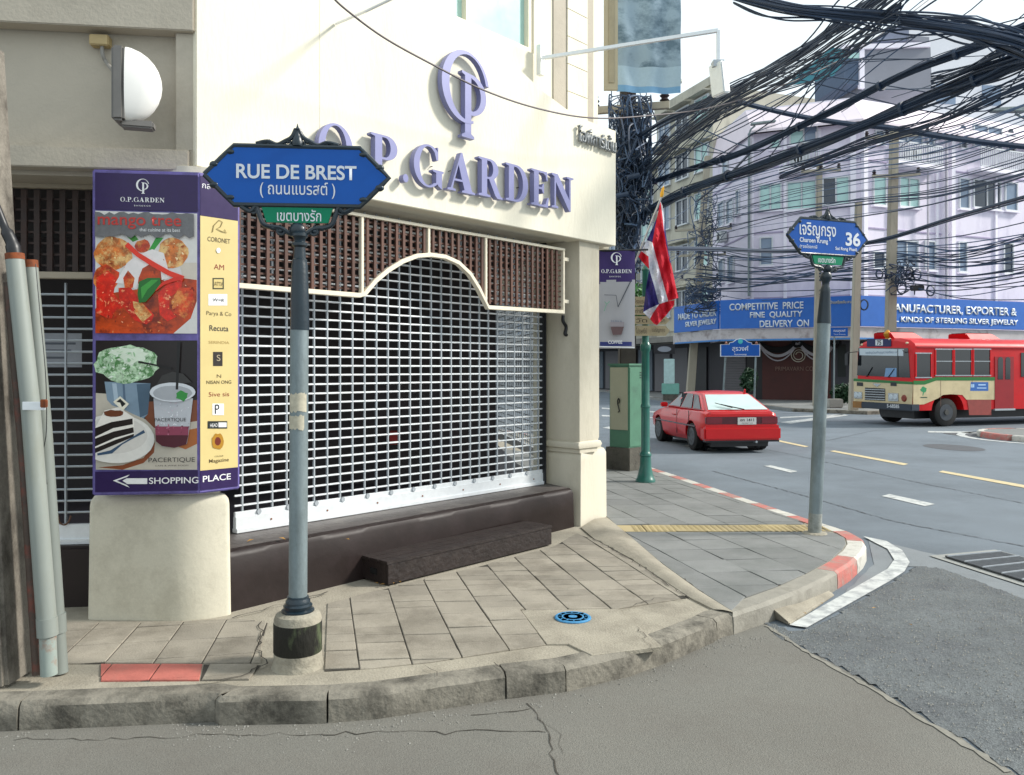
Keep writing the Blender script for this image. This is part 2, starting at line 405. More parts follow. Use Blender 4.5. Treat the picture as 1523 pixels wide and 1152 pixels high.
# pillars
def rounded(poly, rads, n=6):
    o = []
    for i, p in enumerate(poly):
        a, b = V(poly[i-1]), V(poly[(i+1) % len(poly)]); p = V(p); r = rads[i]
        if r <= 0: o.append(p); continue
        d1, d2 = (a-p).normalized(), (b-p).normalized(); p1, p2 = p + d1*r, p + d2*r
        for k in range(n+1):
            t = k/n; o.append(p1*(1-t)**2 + p*2*t*(1-t) + p2*t*t)
    return o
def stack(mbx, base, levels, m):        # levels: (z, inset) rings about the centroid
    c = sum(base, V((0,0,0))) / len(base); i0 = len(mbx.v); k = mbx.mi(m); n = len(base)
    for z, ins in levels:
        for p in base:
            q = p - c; l = q.length; mbx.v.append(V((c.x, c.y, z)) + V((q.x, q.y, 0)) * ((l - ins) / l))
    for j in range(len(levels) - 1):
        for q in range(n):
            A = i0 + j*n + q; B = i0 + j*n + (q+1) % n; mbx.f.append((A, B, B+n, A+n)); mbx.m.append(k)
    mbx.f.append(tuple(i0 + q for q in reversed(range(n)))); mbx.f.append(tuple(i0 + (len(levels)-1)*n + q for q in range(n))); mbx.m += [k, k]
g1, g2, g3 = Gp(127.5, 921, PV), Gp(286, 924, PV), Gp(347.7, 913, PV)
for g in (g1, g2, g3): g.z = 0
c1 = rounded([g1, g2, g3, g3 - FB.n * .45, g1 - FA.n * .45], [.05, .16, .05, 0, 0])
mb = MB(); stack(mb, c1, [(0, 0), (.86, .012), (.895, .018), (.925, .04), (.935, .07), (.955, .07), (.975, .055), (1.0, .06), (3.06, .06)], BASEP)
mb.build('pillar', shop, smooth=True)
q1, q2 = Gp(863.5, 783, PV), Gp(903, 768, PV); q1.z = q2.z = 0
c2 = rounded([q1, q2, q2 + uC * .6, q1 - FB.n * .5 + uB * .1, q1 - FB.n * .5], [.012, .03, 0, 0, 0])
mb = MB(); stack(mb, c2, [(0, 0), (.80, .01), (.845, .012), (.87, .035), (.89, .055)], PILL)
mb.build('pillar_base', shop, smooth=True)
c3 = rounded([q1 + uB*.0 - FB.n*.015, q1 + uB * .34 - FB.n*.015, q1 + uB * .34 + uC * .5, q1 - FB.n * .5 + uB * .1, q1 - FB.n * .5], [.01, .02, 0, 0, 0])
mb = MB(); stack(mb, c3, [(.88, .02), (.92, .02), (.93, -.02), (.96, -.035), (.99, -.02), (1.0, .015), (1.03, .0), (3.07, .0)], PILL)
mb.build('pillar', shop, smooth=True)
MB().box(FB, 3.44, 3.56, .1, 3.07, -.12, -.04, CREAM).build('reveal', shop)
# small swan-neck bracket under the lattice
p0 = FB(3.52, 2.30, .22)
MB().tube(bez([p0, p0 + V((0,0,-.06)), p0 + uB*.05 + V((0,0,-.12)), p0 + uB*.03 + V((0,0,-.19)), p0+uB*.07 + V((0,0,-.2))], 6), .018, BLK, 8).build('bracket', shop, smooth=True)
# dark plinths under the grilles
e1, e2 = Gp(347.6, 909, PV), Gp(854, 783, PV); e1.z = e2.z = 0
f1, f2 = Gp(347.6, 817.6, .54), Gp(852, 726, .54); f1.z = f2.z = 0
def ledge_mesh():
    mb = MB(); k = mb.mi(LEDGE); kt = mb.mi(LEDGT); N_ = 40; rows = []
    a_ = e1 - uB * .06; b_ = e2; c_ = f1 - uB*.06; d_ = f2
    for i in range(N_ + 1):
        t = i / N_; lo = a_.lerp(b_, t); hi = c_.lerp(d_, t); j = .002 * math.sin(i * .7) + random.uniform(-.0012, .0012)
        bk = FB(-.3 + (3.85) * t, 0, -.1); dz = random.uniform(-.0015, .0015)
        rows.append([lo + Z * .1, lo.lerp(hi, .5) + Z * .33 + FB.n * j, hi + Z * (.49 + dz) + FB.n * (j + .004), hi + Z * (.525 + dz) - FB.n * .012, hi + Z * (.542 + dz) - FB.n * .05, bk + Z * .545])
    i0 = len(mb.v)
    for r_ in rows: mb.v += r_
    for i in range(N_):
        for j in range(5):
            A = i0 + i * 6 + j; mb.f.append((A, A + 6, A + 7, A + 1)); mb.m.append(kt if j == 4 else k)
    A = i0 + N_ * 6; mb.f.append(tuple(A + j for j in range(6))); mb.m.append(k)
    mb.f.append((A, A+5, A+5-0, A)[:3]); mb.m.append(k)
    # end wall below the top
    mb.face([rows[-1][5], rows[-1][5] - Z * .45, rows[-1][0]], LEDGE)
    return mb
mb = ledge_mesh(); mb.f = [f for f in mb.f if len(set(f)) == len(f)]; mb.m = mb.m[:len(mb.f)]; mb.build('plinth', shop, smooth=True)
mb = MB(); mb.box(FA, -4, -.6, .1, .545, -.75, -.36, LEDGE); mb.build('side_plinth', shop, bevel=.02)
# interior
mb = MB()
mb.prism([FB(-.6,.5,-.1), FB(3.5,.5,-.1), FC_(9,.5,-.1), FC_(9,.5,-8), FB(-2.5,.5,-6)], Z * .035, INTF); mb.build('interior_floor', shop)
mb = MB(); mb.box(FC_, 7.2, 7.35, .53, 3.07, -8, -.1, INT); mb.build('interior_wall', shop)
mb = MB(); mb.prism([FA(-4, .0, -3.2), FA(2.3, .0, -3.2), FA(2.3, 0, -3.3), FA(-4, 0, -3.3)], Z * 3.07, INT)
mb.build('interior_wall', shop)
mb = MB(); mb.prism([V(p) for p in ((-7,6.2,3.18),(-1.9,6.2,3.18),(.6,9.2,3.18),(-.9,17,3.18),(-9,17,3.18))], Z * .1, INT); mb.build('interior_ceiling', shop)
mb = MB(); mb.box(Frame((-2.4,8.6,0),(1,.1,0)), 0, 1.3, .53, 1.1, -.5, 0, INTR); mb.box(Frame((-2.4,8.6,0),(1,.1,0)), -.04, 1.34, 1.1, 1.14, -.54, .04, DWOOD)
tag(mb.build('counter'), 'low maroon counter inside behind the white roller grille', 'counter')
# roller grilles
def rods(fr, a0, a1, z0, z1, pitch, rp, parent, d=0, rr=.0085, zoff=0, rivet=True, rodm=None):
    n = int((z1 - z0) / pitch); first = None
    for i in range(n):
        z = z0 + (i + .6) * pitch
        if first is None:
            first = MB().tube([fr(a0, z, d), fr(a1, z, d)], rr, ALU, 6, False).build('slat', parent, smooth=True, origin=fr((a0+a1)/2, z, d))
        else: share(first, parent, fr((a0+a1)/2, z, d))
    nv = max(1, int(round((a1 - a0) / rp))); fv = None
    for i in range(nv):
        a = a0 + (i + .5) * (a1 - a0) / nv; c = fr(a, (z0+z1)/2, d)
        if fv is None: fv = MB().box(Frame(c, fr.r), -.0055, .0055, z0-(z0+z1)/2, z1-(z0+z1)/2, -.009, .009, ALUD).build('link_strip', parent, origin=c)
        else: share(fv, parent, c)
gr = MB(); gr.box(FB, .0, 3.44, .548, .58, -.03, .035, ALU); gr.box(FB, .0, 3.44, .58, .665, -.02, .02, ALU); gr.box(FB, 0, 3.44, .665, .70, -.012, .012, ALU)
grille = gr.build('roller_grille', shop, bevel=.003)
rods(FB, 0.0, 3.44, .70, 3.06, .0735, .125, grille)
riv = None
for i in range(13):
    a = .125 * (1 + i * 2) + .0625; c = FB(a, .685, .014)
    if riv is None: riv = MB().prism([FB(a + x, .685 + y, .012) for x, y in arc(0,0,.017,.022,0,330,11)], FB.n * .012, ALUD).build('rivet_tab', grille, origin=c)
    else: share(riv, grille, c)
    if i % 2 == 0: MB().prism([FB(a + .1 + x, .615 + y, .0205) for x, y in arc(0,0,.008,.008,0,300,5)], FB.n * .004, flatm('7a4a2a')).build('screw_head', grille)
MB().box(FB, 3.44, 3.455, .55, 3.06, -.03, .05, BLK).build('guide_rail', shop)
gC = MB(); oC = FC_; gC.box(oC, .85, 7.2, .548, .66, -.30, -.26, ALU); grc = gC.build('roller_grille', shop, label='roller grille of the main street side seen through the shop')
rods(oC, .85, 7.2, .66, 3.06, .0766, .143, grc, d=-.28)
gA = MB(); gA.box(FA, -4, -.5, .547, .58, -.49, -.42, ALU); gA.box(FA, -4, -.5, .58, .68, -.48, -.44, ALU)
gra = gA.build('roller_grille', shop, label='roller grille of the side street opening')
n_ = 20; first = None
for i in range(n_):
    z = .76 + i * .079
    if first is None: first = MB().tube([FA(-4, z, -.46), FA(-.5, z, -.46)], .008, ALUD, 6, False).build('slat', gra, smooth=True, origin=FA(-2.2, z, -.46))
    else: share(first, gra, FA(-2.2, z, -.46))
for a in (-1.35, -.98, -.60):
    MB().box(FA, a - .005, a + .005, .66, 2.34, -.47, -.448, ALUD).build('link_strip', gra)
for a in (-.98,): MB().tube(bez([FA(a-.04, .74, -.44), FA(a-.03, .70, -.43), FA(a, .68, -.43), FA(a+.03, .70, -.43), FA(a+.04, .74, -.44)], 4), .006, flatm('5a3a28'), 6).build('handle', gra)
# paper notice inside
mb = MB(); mb.box(FA, -1.22, -.93, 1.76, 2.0, -.60, -.598, flatm('8f9298')); no = mb.build('paper_notice'); tag(no, 'white paper notice hung behind the grille beside the grey pipes', 'notice')
for k in range(3): MB().box(FA, -1.18, -.97 - .03 * k, 1.92 - .05 * k, 1.935 - .05 * k, -.5979, -.5974, flatm('50545c')).build('text_line', no)
# lattice screens
def in_poly(x, y, P):
    c = False
    for i in range(len(P)):
        x1, y1 = P[i]; x2, y2 = P[i-1]
        if (y1 > y) != (y2 > y) and x < (x2-x1)*(y-y1)/(y2-y1) + x1: c = not c
    return c
def lattice(fr, poly, d, parent, pv, ph, mw, wv=.016):
    # wooden bars clipped to the polygon: uprights in front, rows behind
    xs = [p[0] for p in poly]; zs = [p[1] for p in poly]
    def spans(fn, lo, hi, n=160):
        res = []; st = None
        for i in range(n + 1):
            t = lo + (hi - lo) * i / n; q = in_poly(*fn(t), poly)
            if q and st is None: st = t
            if not q and st is not None: res.append((st, t)); st = None
        if st is not None: res.append((st, hi))
        return [r_ for r_ in res if r_[1] - r_[0] > .02]
    x = min(xs) + pv * .6
    while x < max(xs) - .01:
        for z0, z1 in spans(lambda t: (x, t), min(zs), max(zs)): MB().box(fr, x - wv/2, x + wv/2, z0, z1, d - .008, d + .010, mw).build('lattice_bar', parent)
        x += pv
    z = min(zs) + ph * .55
    while z < max(zs) - .01:
        for a0, a1 in spans(lambda t: (t, z), min(xs), max(xs)): MB().box(fr, a0, a1, z - .007, z + .007, d - .026, d - .0085, mw).build('lattice_bar', parent)
        z += ph
DL = .30
sx = [FB.px(x, 400, DL)[0] for x in (300, 537, 636, 721, 838)]
zb, zt = 2.325, 2.945
arcp = [(FB.px(x, y, DL)) for x, y in ((540,437),(556,418),(575,402),(596,389),(618,380.5),(638,379),(660,382),(680,391),(697,407),(710,428),(724,457))]
frmb = MB()
def bar(p, q, wdt, fr=FB, d0=DL-.02, d1=DL+.025, m=FRM, mbx=None):
    dx, dy = q[0]-p[0], q[1]-p[1]; l = math.hypot(dx, dy); nx, ny = -dy/l*wdt/2, dx/l*wdt/2
    (mbx or frmb).prism([fr(p[0]+nx,p[1]+ny,d0), fr(q[0]+nx,q[1]+ny,d0), fr(q[0]-nx,q[1]-ny,d0), fr(p[0]-nx,p[1]-ny,d0)], fr.n*(d1-d0), m)
def strip(pts, wdt, fr, d0, d1, m, mbx):   # one mitred bar along a polyline
    P = [(V((a, b, 0))) for a, b in pts]; Lh, Rh = [], []
    for i, p in enumerate(P):
        a = P[max(i-1,0)]; b = P[min(i+1,len(P)-1)]; t = (b-a).normalized(); nn = V((-t.y, t.x, 0))*wdt/2
        Lh.append(p+nn); Rh.append(p-nn)
    i0 = len(mbx.v); k = mbx.mi(m)
    for l_, r_ in zip(Lh, Rh): mbx.v += [fr(l_.x,l_.y,d1), fr(r_.x,r_.y,d1), fr(r_.x,r_.y,d0), fr(l_.x,l_.y,d0)]
    for i in range(len(P)-1):
        for j in range(4):
            A = i0+i*4+j; B = i0+i*4+(j+1)%4; mbx.f.append((A,B,B+4,A+4)); mbx.m.append(k)
    for e in (i0, i0+4*(len(P)-1)): mbx.f.append((e,e+1,e+2,e+3)); mbx.m.append(k)
path = [(sx[0], zb), (sx[1]-.03, zb)] + arcp[:] + [(sx[4]-.02, zb)]
strip(path, .036, FB, DL-.02, DL+.03, FRM, frmb)
frmb.box(FB, sx[0], sx[4], zt, zt + .025, DL-.02, DL+.025, FRM)
for a, b0 in ((sx[1]+.0, zb+.02), (sx[2], 2.70), (sx[3]+.0, zb+.02), (sx[4]-.015, zb-.018)):
    frmb.box(FB, a-.013, a+.013, b0, zt-.001, DL-.017, DL+.022, FRM)
scr = frmb.build('lattice_screen', shop, bevel=.003)
for b0 in (2.42, 2.85): MB().box(FB, sx[4], sx[4]+.09, b0, b0+.035, DL-.02, DL+.0, FRM).build('fixing_arm', scr)
def arcz(s_):
    for i in range(len(arcp)-1):
        if arcp[i][0] <= s_ <= arcp[i+1][0]:
            t = (s_-arcp[i][0])/(arcp[i+1][0]-arcp[i][0]); return arcp[i][1]*(1-t)+arcp[i+1][1]*t
    return zb
lattice(FB, [(sx[0], zb+.02), (sx[1]-.015, zb+.02), (sx[1]-.015, zt), (sx[0], zt)], DL, scr, .074, .053, WOOD, .024)
L1 = [(a, b+.02) for a, b in arcp[:6]]; L2 = [(a, b+.02) for a, b in arcp[5:]]
lattice(FB, [(sx[1]+.015, zt)] + L1 + [(sx[2]-.015, L1[-1][1]), (sx[2]-.015, zt)], DL, scr, .074, .053, WOOD, .024)
lattice(FB, [(sx[2]+.015, zt), (sx[2]+.015, L2[0][1])] + L2 + [(sx[3]-.015, zt)], DL, scr, .074, .053, WOOD, .024)
lattice(FB, [(sx[3]+.015, zb+.02), (sx[4]-.03, zb+.02), (sx[4]-.03, zt), (sx[3]+.015, zt)], DL, scr, .074, .053, WOOD, .024)
# side street lattice
fa = MB(); DA = -.38; zA0, zA1 = 2.36, 3.0
for a0, a1, b0, b1 in ((-4, -.62, zA0, zA0+.045), (-4, -.62, zA1-.03, zA1), (-.665, -.62, zA0+.046, zA1-.031)): fa.box(FA, a0, a1, b0, b1, DA-.02, DA+.03, FRMA)
sca = fa.build('lattice_screen', shop, label='lattice screen over the side street opening', bevel=.003)
lattice(FA, [(-2.0, zA0+.05), (-.67, zA0+.05), (-.67, zA1-.04), (-2.0, zA1-.04)], DA, sca, .082, .075, DWOOD, .036)
MB().box(FA, -.66, -.63, 2.2, 2.36, DA-.02, DA+.02, FRMA).build('fixing_arm', sca)
# lettering on the parapet
FBs = lambda x, y, d=.45: FB(*FB.px(x, y, d), d)
SD = .10
WORD = 'O.P.GARDEN'
a_l = FB.px(474, 225, .53)[0]; a_r = FB.px(852, 296, .53)[0]
zc0 = FB.px(600, 250, .53)
caph = .335
loops = serif_loops(WORD, .13); xs = [p[0] for l in loops for p in l]; tw = max(xs)
x = 0; sc_ = (a_r - a_l) / tw
nw = len(WORD)
def zline(a):           # the word stands on a level line
    a0 = FB.px(636, 250, .53)[0]; a1 = FB.px(835, 290, .53)[0]; return 3.235 + (a - a0) / (a1 - a0) * .055
for ch in WORD:
    wd, lps = GL[ch]
    h = caph if ch != '.' else caph * .2
    cx_ = a_l + (x + wd / 2) * sc_
    o = place_flat('letter', loops_mesh(lps), shop, FB(cx_, zline(cx_) + (h/2 if ch != 'O' and ch != 'G' else h/2), .475), FB.r, h * (1.04 if ch in 'OG' else 1), None if 0 else wd * sc_ if ch != '.' else .055, LETT, depth=.055)
    for px_ in (.25, .75):
        if ch != '.': MB().tube([FB(a_l + (x + wd * px_) * sc_, 3.255 + h*.5, .449), FB(a_l + (x + wd * px_) * sc_, 3.255 + h*.5, .48)], .004, BLK, 5).build('stud', shop)
    x += wd + .13
l1 = FB.px(657, 140, .53); l2 = FB.px(727, 140, .53); lt = FB.px(692, 75, .53)[1]; lb = FB.px(697, 205, .53)[1]
logo('emblem', shop, FB((l1[0]+l2[0])/2, (lt+lb)/2, .475), FB.r, lt-lb, l2[0]-l1[0], LETT, depth=.055)
pA = FB.px(858, 200, .47); pB = FB.px(914, 213, .47)
text('small_letters', 'โอพีการ์เด้น', shop, FB((pA[0]+pB[0])/2, FB.px(886,207,.47)[1], .47), FB.r, .17, pB[0]-pA[0]-.01, LETS, depth=.03, bold=.01)
# ---------------------------------------------------------------- sign box wrapped round the first pillar
PUR = mat('dark_purple_print', '2c1b4c', .35, var=.1, scale=20, spec=.4); VIO = mat('violet_edge', '6a5fa0', .5, var=.2, scale=25, stain='3a3358', samt=.6, sscale=9)
SAND = mat('sand_yellow_print', 'd0bc80', .4, var=.04, scale=5); WHT = flatm('e4e4e4', .4)
K1 = Wp(296, 500, 5.13); K1.z = 0
FA1 = Frame(K1, -uA); FB1 = Frame(K1, uB)
aL = FA1.px(137, 500)[0]; aR = FB1.px(357, 500)[0]; z0, z1 = .955, 3.0
box = MB(); box.prism([FA1(aL,z0), FA1(0,z0), FB1(aR,z0), FB1(aR,z0,-.28), FA1(aL,z0,-.28)], Z*(z1-z0), VIO)
sb = thing('advertising_box', 'purple advertising box with food and drink posters wrapped round the left pillar', 'sign', K1 + Z*z0)
box.build('case', sb, bevel=.008)
def quad(fr, a0, a1, b0, b1, d, m, name, parent): return MB().box(fr, a0, a1, b0, b1, d, d+.004, m).build(name, parent)
ex = .022
zz = lambda y, x=220: FA1.px(x, y)[1]
ah = FA1.px(142, 400)[0]
quad(FA1, ah, -.006, zz(313), z1-ex, .0015, PUR, 'header_panel', sb)
quad(FB1, .006, aR-.018, FB1.px(330, 322)[1]-.012, z1-ex, .0015, PUR, 'header_panel', sb)
quad(FA1, ah, -.006, z0+ex, zz(700), .0015, PUR, 'footer_panel', sb)
quad(FB1, .006, aR-.018, z0+ex, FB1.px(330, 697)[1], .0015, PUR, 'footer_panel', sb)
quad(FB1, .006, aR-.018, FB1.px(330, 697)[1]+.002, FB1.px(330, 322)[1]-.014, .0015, SAND, 'shop_list_panel', sb)
logo('emblem', sb, FA1(*FA1.px(212.5, 277), .006), FA1.r, .094, .078, WHT, .001)
serif_text('lettering', 'O.P.GARDEN', sb, FA1(*FA1.px(212.5, 297), .006), FA1.r, .03, .265, WHT, .001)
text('lettering', 'B A N G K O K', sb, FA1(*FA1.px(212.5, 306), .006), FA1.r, .009, .1, WHT, .001)
text('lettering', 'SHOPPING', sb, FA1(*FA1.px(259, 714), .006), FA1.r, .04, .30, WHT, .001, .01)
text('lettering', 'PLACE', sb, FB1(*FB1.px(322, 710), .006), FB1.r, .04, .19, WHT, .001, .01)
text('lettering', 'กล', sb, FB1(*FB1.px(306, 277), .006), FB1.r, .03, None, WHT, .001)
print_px('arrow', sb, FA1, .0062, [(WHT, [(168,714.5),(193,705.5),(187,711),(219,711),(219,719.5),(187,719.5),(193,725)]), (PUR, [(174,714.6),(196,706.5),(182,714.6),(196,724)][:4])])
# food poster
FOOD = mat('saucy_food_print', 'c23a12', .3, var=.75, scale=16, stain='e89a4a', samt=.8, sscale=11, thr=(.48,.6))
FOOD2 = mat('fried_crust_print', 'c9702e', .3, var=.7, scale=22, stain='f2d08a', samt=.8, sscale=17, thr=(.46,.6))
SAUCE = mat('orange_sauce_print', 'b8400f', .3, var=.5, scale=9, stain='5a1606', samt=.8, sscale=8, thr=(.52,.62))
PRAWN = mat('red_prawn_print', 'd8240c', .3, var=.5, scale=20, stain='f7a070', samt=.9, sscale=24, thr=(.56,.63))
GREYB = mat('grey_band_print', '6a6a6c', .4, var=.2, scale=30)
zf = lambda P: [(x/3.492, 230+y/3.492) for x, y in P]
def speckle(P_, n, cols, r0, r1):
    xs_ = [p[0] for p in P_]; ys_ = [p[1] for p in P_]; o = []
    while len(o) < n:
        x, y = random.uniform(min(xs_), max(xs_)), random.uniform(min(ys_), max(ys_))
        if in_poly(x, y, P_): r_ = random.uniform(r0, r1); o.append((random.choice(cols), blob(x, y, r_*random.uniform(.8,2), r_*.6, 7, .3, random.uniform(0,3))))
    return o
food = [('d8d6d2', zf([(495,290),(1024,305),(1024,928),(495,926)])),
 (SAUCE, zf([(495,800),(560,720),(700,700),(900,640),(1022,640),(1022,760),(990,850),(900,928),(495,926)])),
 ('cfc6b8', zf([(930,560),(1022,560),(1022,650),(950,640)])),
 ('3a8a2a', zf([(660,425),(700,415),(720,440),(690,452)])), ('2f9a3a', zf([(770,500),(810,430),(850,430),(800,495)])),
 (FOOD2, zf(blob(590,510,100,85,22,.06))), (FOOD2, zf(blob(900,510,80,78,20,.07))), (FOOD, zf(blob(740,475,45,35,14,.12))),
 (FOOD, zf(blob(550,640,70,70,16,.1))), (SAUCE, zf(blob(780,620,90,60,16,.1))),
 (PRAWN, zf([(500,640),(560,600),(605,640),(590,720),(640,780),(650,850),(560,850),(500,820)])),
 (SAUCE, zf(blob(720,840,150,60,18,.1))),
 ('e8e2e0', zf([(600,665),(660,560),(720,520),(790,490),(850,510),(870,580),(880,640),(840,650),(835,600),(790,560),(740,590),(720,640),(712,700),(690,690),(680,610),(640,670)])),
 (FOOD, zf([(640,640),(665,600),(700,640),(690,690),(650,700)])),
 (PRAWN, zf([(615,690),(680,690),(730,760),(800,830),(790,860),(760,880),(700,860),(650,800),(620,750)])),
 (FOOD2, zf([(690,760),(740,770),(790,830),(740,870),(700,820)])),
 (PRAWN, zf([(820,720),(870,670),(950,650),(940,700),(880,740),(880,800),(920,840),(870,865),(830,830)])),
 (FOOD, zf([(930,690),(1000,690),(1015,780),(960,850),(900,820),(890,760)])),
 *speckle(zf([(510,650),(640,760),(800,870),(700,900),(520,850)]), 26, ['f08a5a','f6b890','8a1808','b81c08','e8502a'], .7, 1.8),
 *speckle(zf([(820,720),(940,660),(1010,700),(1000,820),(900,850)]), 22, ['f08a5a','f6c8a0','7a1408','c82008'], .7, 1.8),
 *speckle(zf([(510,480),(590,430),(680,500),(650,590),(520,580)]), 22, ['f0b868','8a3a12','d8642a','f8dca0'], .7, 2.0), *speckle(zf([(840,480),(900,440),(970,490),(950,580),(850,560)]), 16, ['f8e0b0','9a4a1a','d8742a'], .7, 2.0),
 *speckle(zf([(560,860),(900,860),(860,920),(560,920)]), 14, ['e87a3a','6a1c08','f2b070'], .6, 1.5),
 ('e0341a', zf(stroke([(660,465),(720,520),(800,570),(880,615),(955,645)], [26,24,26,26,30]))),
 ('d62a14', zf(stroke([(950,640),(900,650),(850,670),(810,705)], [22,20,16,8]))),
 ('1f6a26', zf([(725,660),(770,640),(835,640),(838,670),(800,720),(760,765),(725,770),(718,720)])), ('3d9a3c', zf([(735,690),(790,650),(825,650),(770,700),(740,750)])),
 (GREYB, zf([(497,297)] + [(497+i*25, 310+random.uniform(-13,4)) for i in range(1,20)] + [(1010,310),(1010,425)] + [(1010-i*25, 420+random.uniform(-10,18)) for i in range(1,20)] + [(497,425)]))]
fp = print_px('food_poster', sb, FA1, .0056, food, .00011)
REDL = flatm('b8322a', .4)
text('lettering', 'mango tree', sb, FA1(*FA1.px(209.5, 331.5), .022), FA1.r, .085, .50, REDL, .0008, .01)
text('lettering', 'thai cuisine at its best', sb, FA1(*FA1.px(239.5, 342.5), .022), FA1.r, .022, .245, WHT, .0008)
# drinks poster
zd = lambda P: [(x/3.84, 480+y/3.84) for x, y in P]
HERB = mat('pale_herb_print', 'b9d6b4', .4, var=.5, scale=40, stain='3f7a3a', samt=.9, sscale=26, thr=(.5,.58))
DARKP = mat('dark_photo_ground', '1d1514', .35, var=.4, scale=4); GREYL = mat('tabletop_print', 'bdb6a8', .4, var=.1, scale=12)
drink = [(DARKP, zd([(547,100),(1126,100),(1126,560),(547,560)])), ('7a4428', zd([(830,450),(1126,440),(1126,640),(830,600)])),
 (GREYL, zd([(547,400),(620,405),(640,450),(830,550),(880,600),(1126,560),(1126,838),(547,838)])),
 ('8a4a2a', zd([(560,825),(700,812),(820,770),(885,680),(880,740),(820,800),(700,838)])), ('a8622e', zd([(1000,700),(1080,610),(1126,600),(1126,690),(1060,722)])),
 ('7f95a8', zd([(597,335),(860,345),(850,420),(845,520),(820,545),(760,520),(700,490),(640,470),(612,440)])), ('4d6478', zd([(780,350),(860,345),(845,520),(800,540)])), ('a9bccb', zd([(640,345),(665,345),(680,470),(655,465)])), ('586e84', zd([(700,345),(712,345),(722,490),(708,490)])),
 (HERB, zd(blob(725,235,180,105,30,.09))), ('dce9d6', zd(blob(735,190,110,50,22,.18))), (HERB, zd(blob(640,230,60,50,16,.2))), (HERB, zd(blob(810,260,60,50,16,.2))),
 *speckle(zd([(560,200),(660,140),(800,140),(900,240),(840,320),(620,320)]), 80, ['dfeadb','e9f2e6','9cc49a','4f8a4c','c4dcc0'], 1.0, 2.6),
 ('dcdad4', [(max(142.8,a),b) for a,b in zd(blob(660,660,225,140,30,.005,.03))]), ('cfccc6', [(max(142.8,a),b) for a,b in zd(blob(655,640,190,105,30,.005))]),
 ('e8e4dc', zd([(547,600),(600,500),(680,480),(770,540),(768,640),(547,740)])),
 ('1e1512', zd([(547,600),(640,565),(760,545),(762,578),(650,600),(547,650)])), ('1e1512', zd([(547,660),(650,620),(765,595),(768,625),(660,655),(547,705)])), ('1e1512', zd([(547,715),(660,668),(768,632),(768,648),(670,690),(547,742)])),
 ('6b3a22', zd(blob(650,515,55,18,14,.2))), ('e6e2d0', zd([(650,450),(690,418),(740,462),(705,502)])), ('1b1b1b', zd([(668,450),(690,432),(722,462),(700,480),(690,455)])),
 ('37506a', zd(stroke([(560,750),(640,735),(700,690),(770,650),(828,618)], [12,20,8,10,18]))),
 ('b9bcc2', zd([(880,430),(1105,430),(1080,640),(1070,690),(1000,712),(930,705),(895,670)])),  *speckle(zd([(900,450),(1095,450),(1080,580),(900,580)]), 36, ['d6d8de','9a9ca6','c8b8c4','e6e8ec'], .5, 1.3),
 ('8a3a52', zd([(890,590),(1082,590),(1078,650),(893,650)])),  *speckle(zd([(895,585),(1080,585),(1078,640),(898,640)]), 16, ['a85a70','6a2038','b87088'], .6, 1.6), ('4a1020', zd([(893,640),(1080,640),(1068,692),(1000,712),(930,702),(896,675)])),
 ('cfd4da', zd(blob(990,395,130,55,26,.01))), ('a4a8ae', zd(blob(990,400,112,42,26,.02))), ('32302f', zd([(900,350),(930,300),(990,278),(1050,290),(1100,340),(1040,345),(990,335),(940,345)])),
 ('2f8a3c', zd(blob(1045,415,32,28,14,.25))), ('0e0c0c', zd([(1018,110),(1036,110),(1022,380),(1008,380)])), ('0e0c0c', zd(stroke([(795,222),(870,236),(985,262)], [12,9,9])))]
print_px('drinks_poster', sb, FA1, .0056, drink, .00011)
DK = flatm('2a2a2c', .4)
text('lettering', 'PACERTIQUE', sb, FA1(*FA1.px(257, 683.5), .022), FA1.r, .034, .28, DK, .0008)
text('lettering', 'CAFE & WINE ROOM', sb, FA1(*FA1.px(257, 691.5), .022), FA1.r, .009, .2, DK, .0008)
text('lettering', 'PACERTIQUE', sb, FA1(*FA1.px(255, 624), .022), FA1.r, .026, .19, DK, .0008)
# shop list
BR = flatm('5a4a2a', .4); RD = flatm('8a3020', .4)
def lst(s, y, h, wd, m=BR, b=0.0, x=325): text('lettering', s, sb, FB1(*FB1.px(x, y), .006), FB1.r, h, wd, m, .0008, b)
lst('CORONET', 357, .030, .155, BR, .008); lst('AM', 397, .034, .07, RD); lst('Parya & Co', 467, .034, .17, BR); lst('Recuta', 488, .036, .13, DK, .01); lst('SERINDIA', 509, .018, .14, flatm('a88a4a'))
lst('N', 559, .022, .03); lst('NISAN ONG', 568, .022, .17, BR, .01); lst('5ive sis', 586, .028, .14, RD); lst('Magazine', 685, .030, .135, BR, .01); lst('COLOUR', 678, .009, .06)
def sq(x0,x1,y0,y1,c): return (c, [(x0,y0),(x1,y0),(x1,y1),(x0,y1)])
for q_, it_ in enumerate([sq(316,333,413,430,'3a3a22'), sq(318,331,415,428,'cdb878'), sq(310,338,437,454,'e6e6e6'), sq(317,331,523,544,'2c2420'), sq(316,333,600,617,'f0f0f0'), sq(309,338,626,637,'1c2422'), sq(325,337,628,635,'e0e0e0'),
   ('a8791a', blob(324,656,9,12,16,.12)), ('6a2410', blob(324,656,4.5,6.5,12,.05)), ('7a6a3a', stroke([(316,345),(318,335),(326,327),(331,330),(328,337),(322,340),(330,344),(337,346),(334,341)], 1.2)), ('f2f2f2', blob(325,372,3,4,10,.1))]): print_px('shop_logo', sb, FB1, .0058 + q_*.0004, [it_])
text('lettering', 'ATTA', sb, FB1(*FB1.px(324.5,422), .009), FB1.r, .025, .06, BR, .0008); text('lettering', 'W=R', sb, FB1(*FB1.px(324,446), .009), FB1.r, .02, .08, DK, .0008); text('lettering', 'P', sb, FB1(*FB1.px(322,608), .009), FB1.r, .06, .03, DK, .0008)
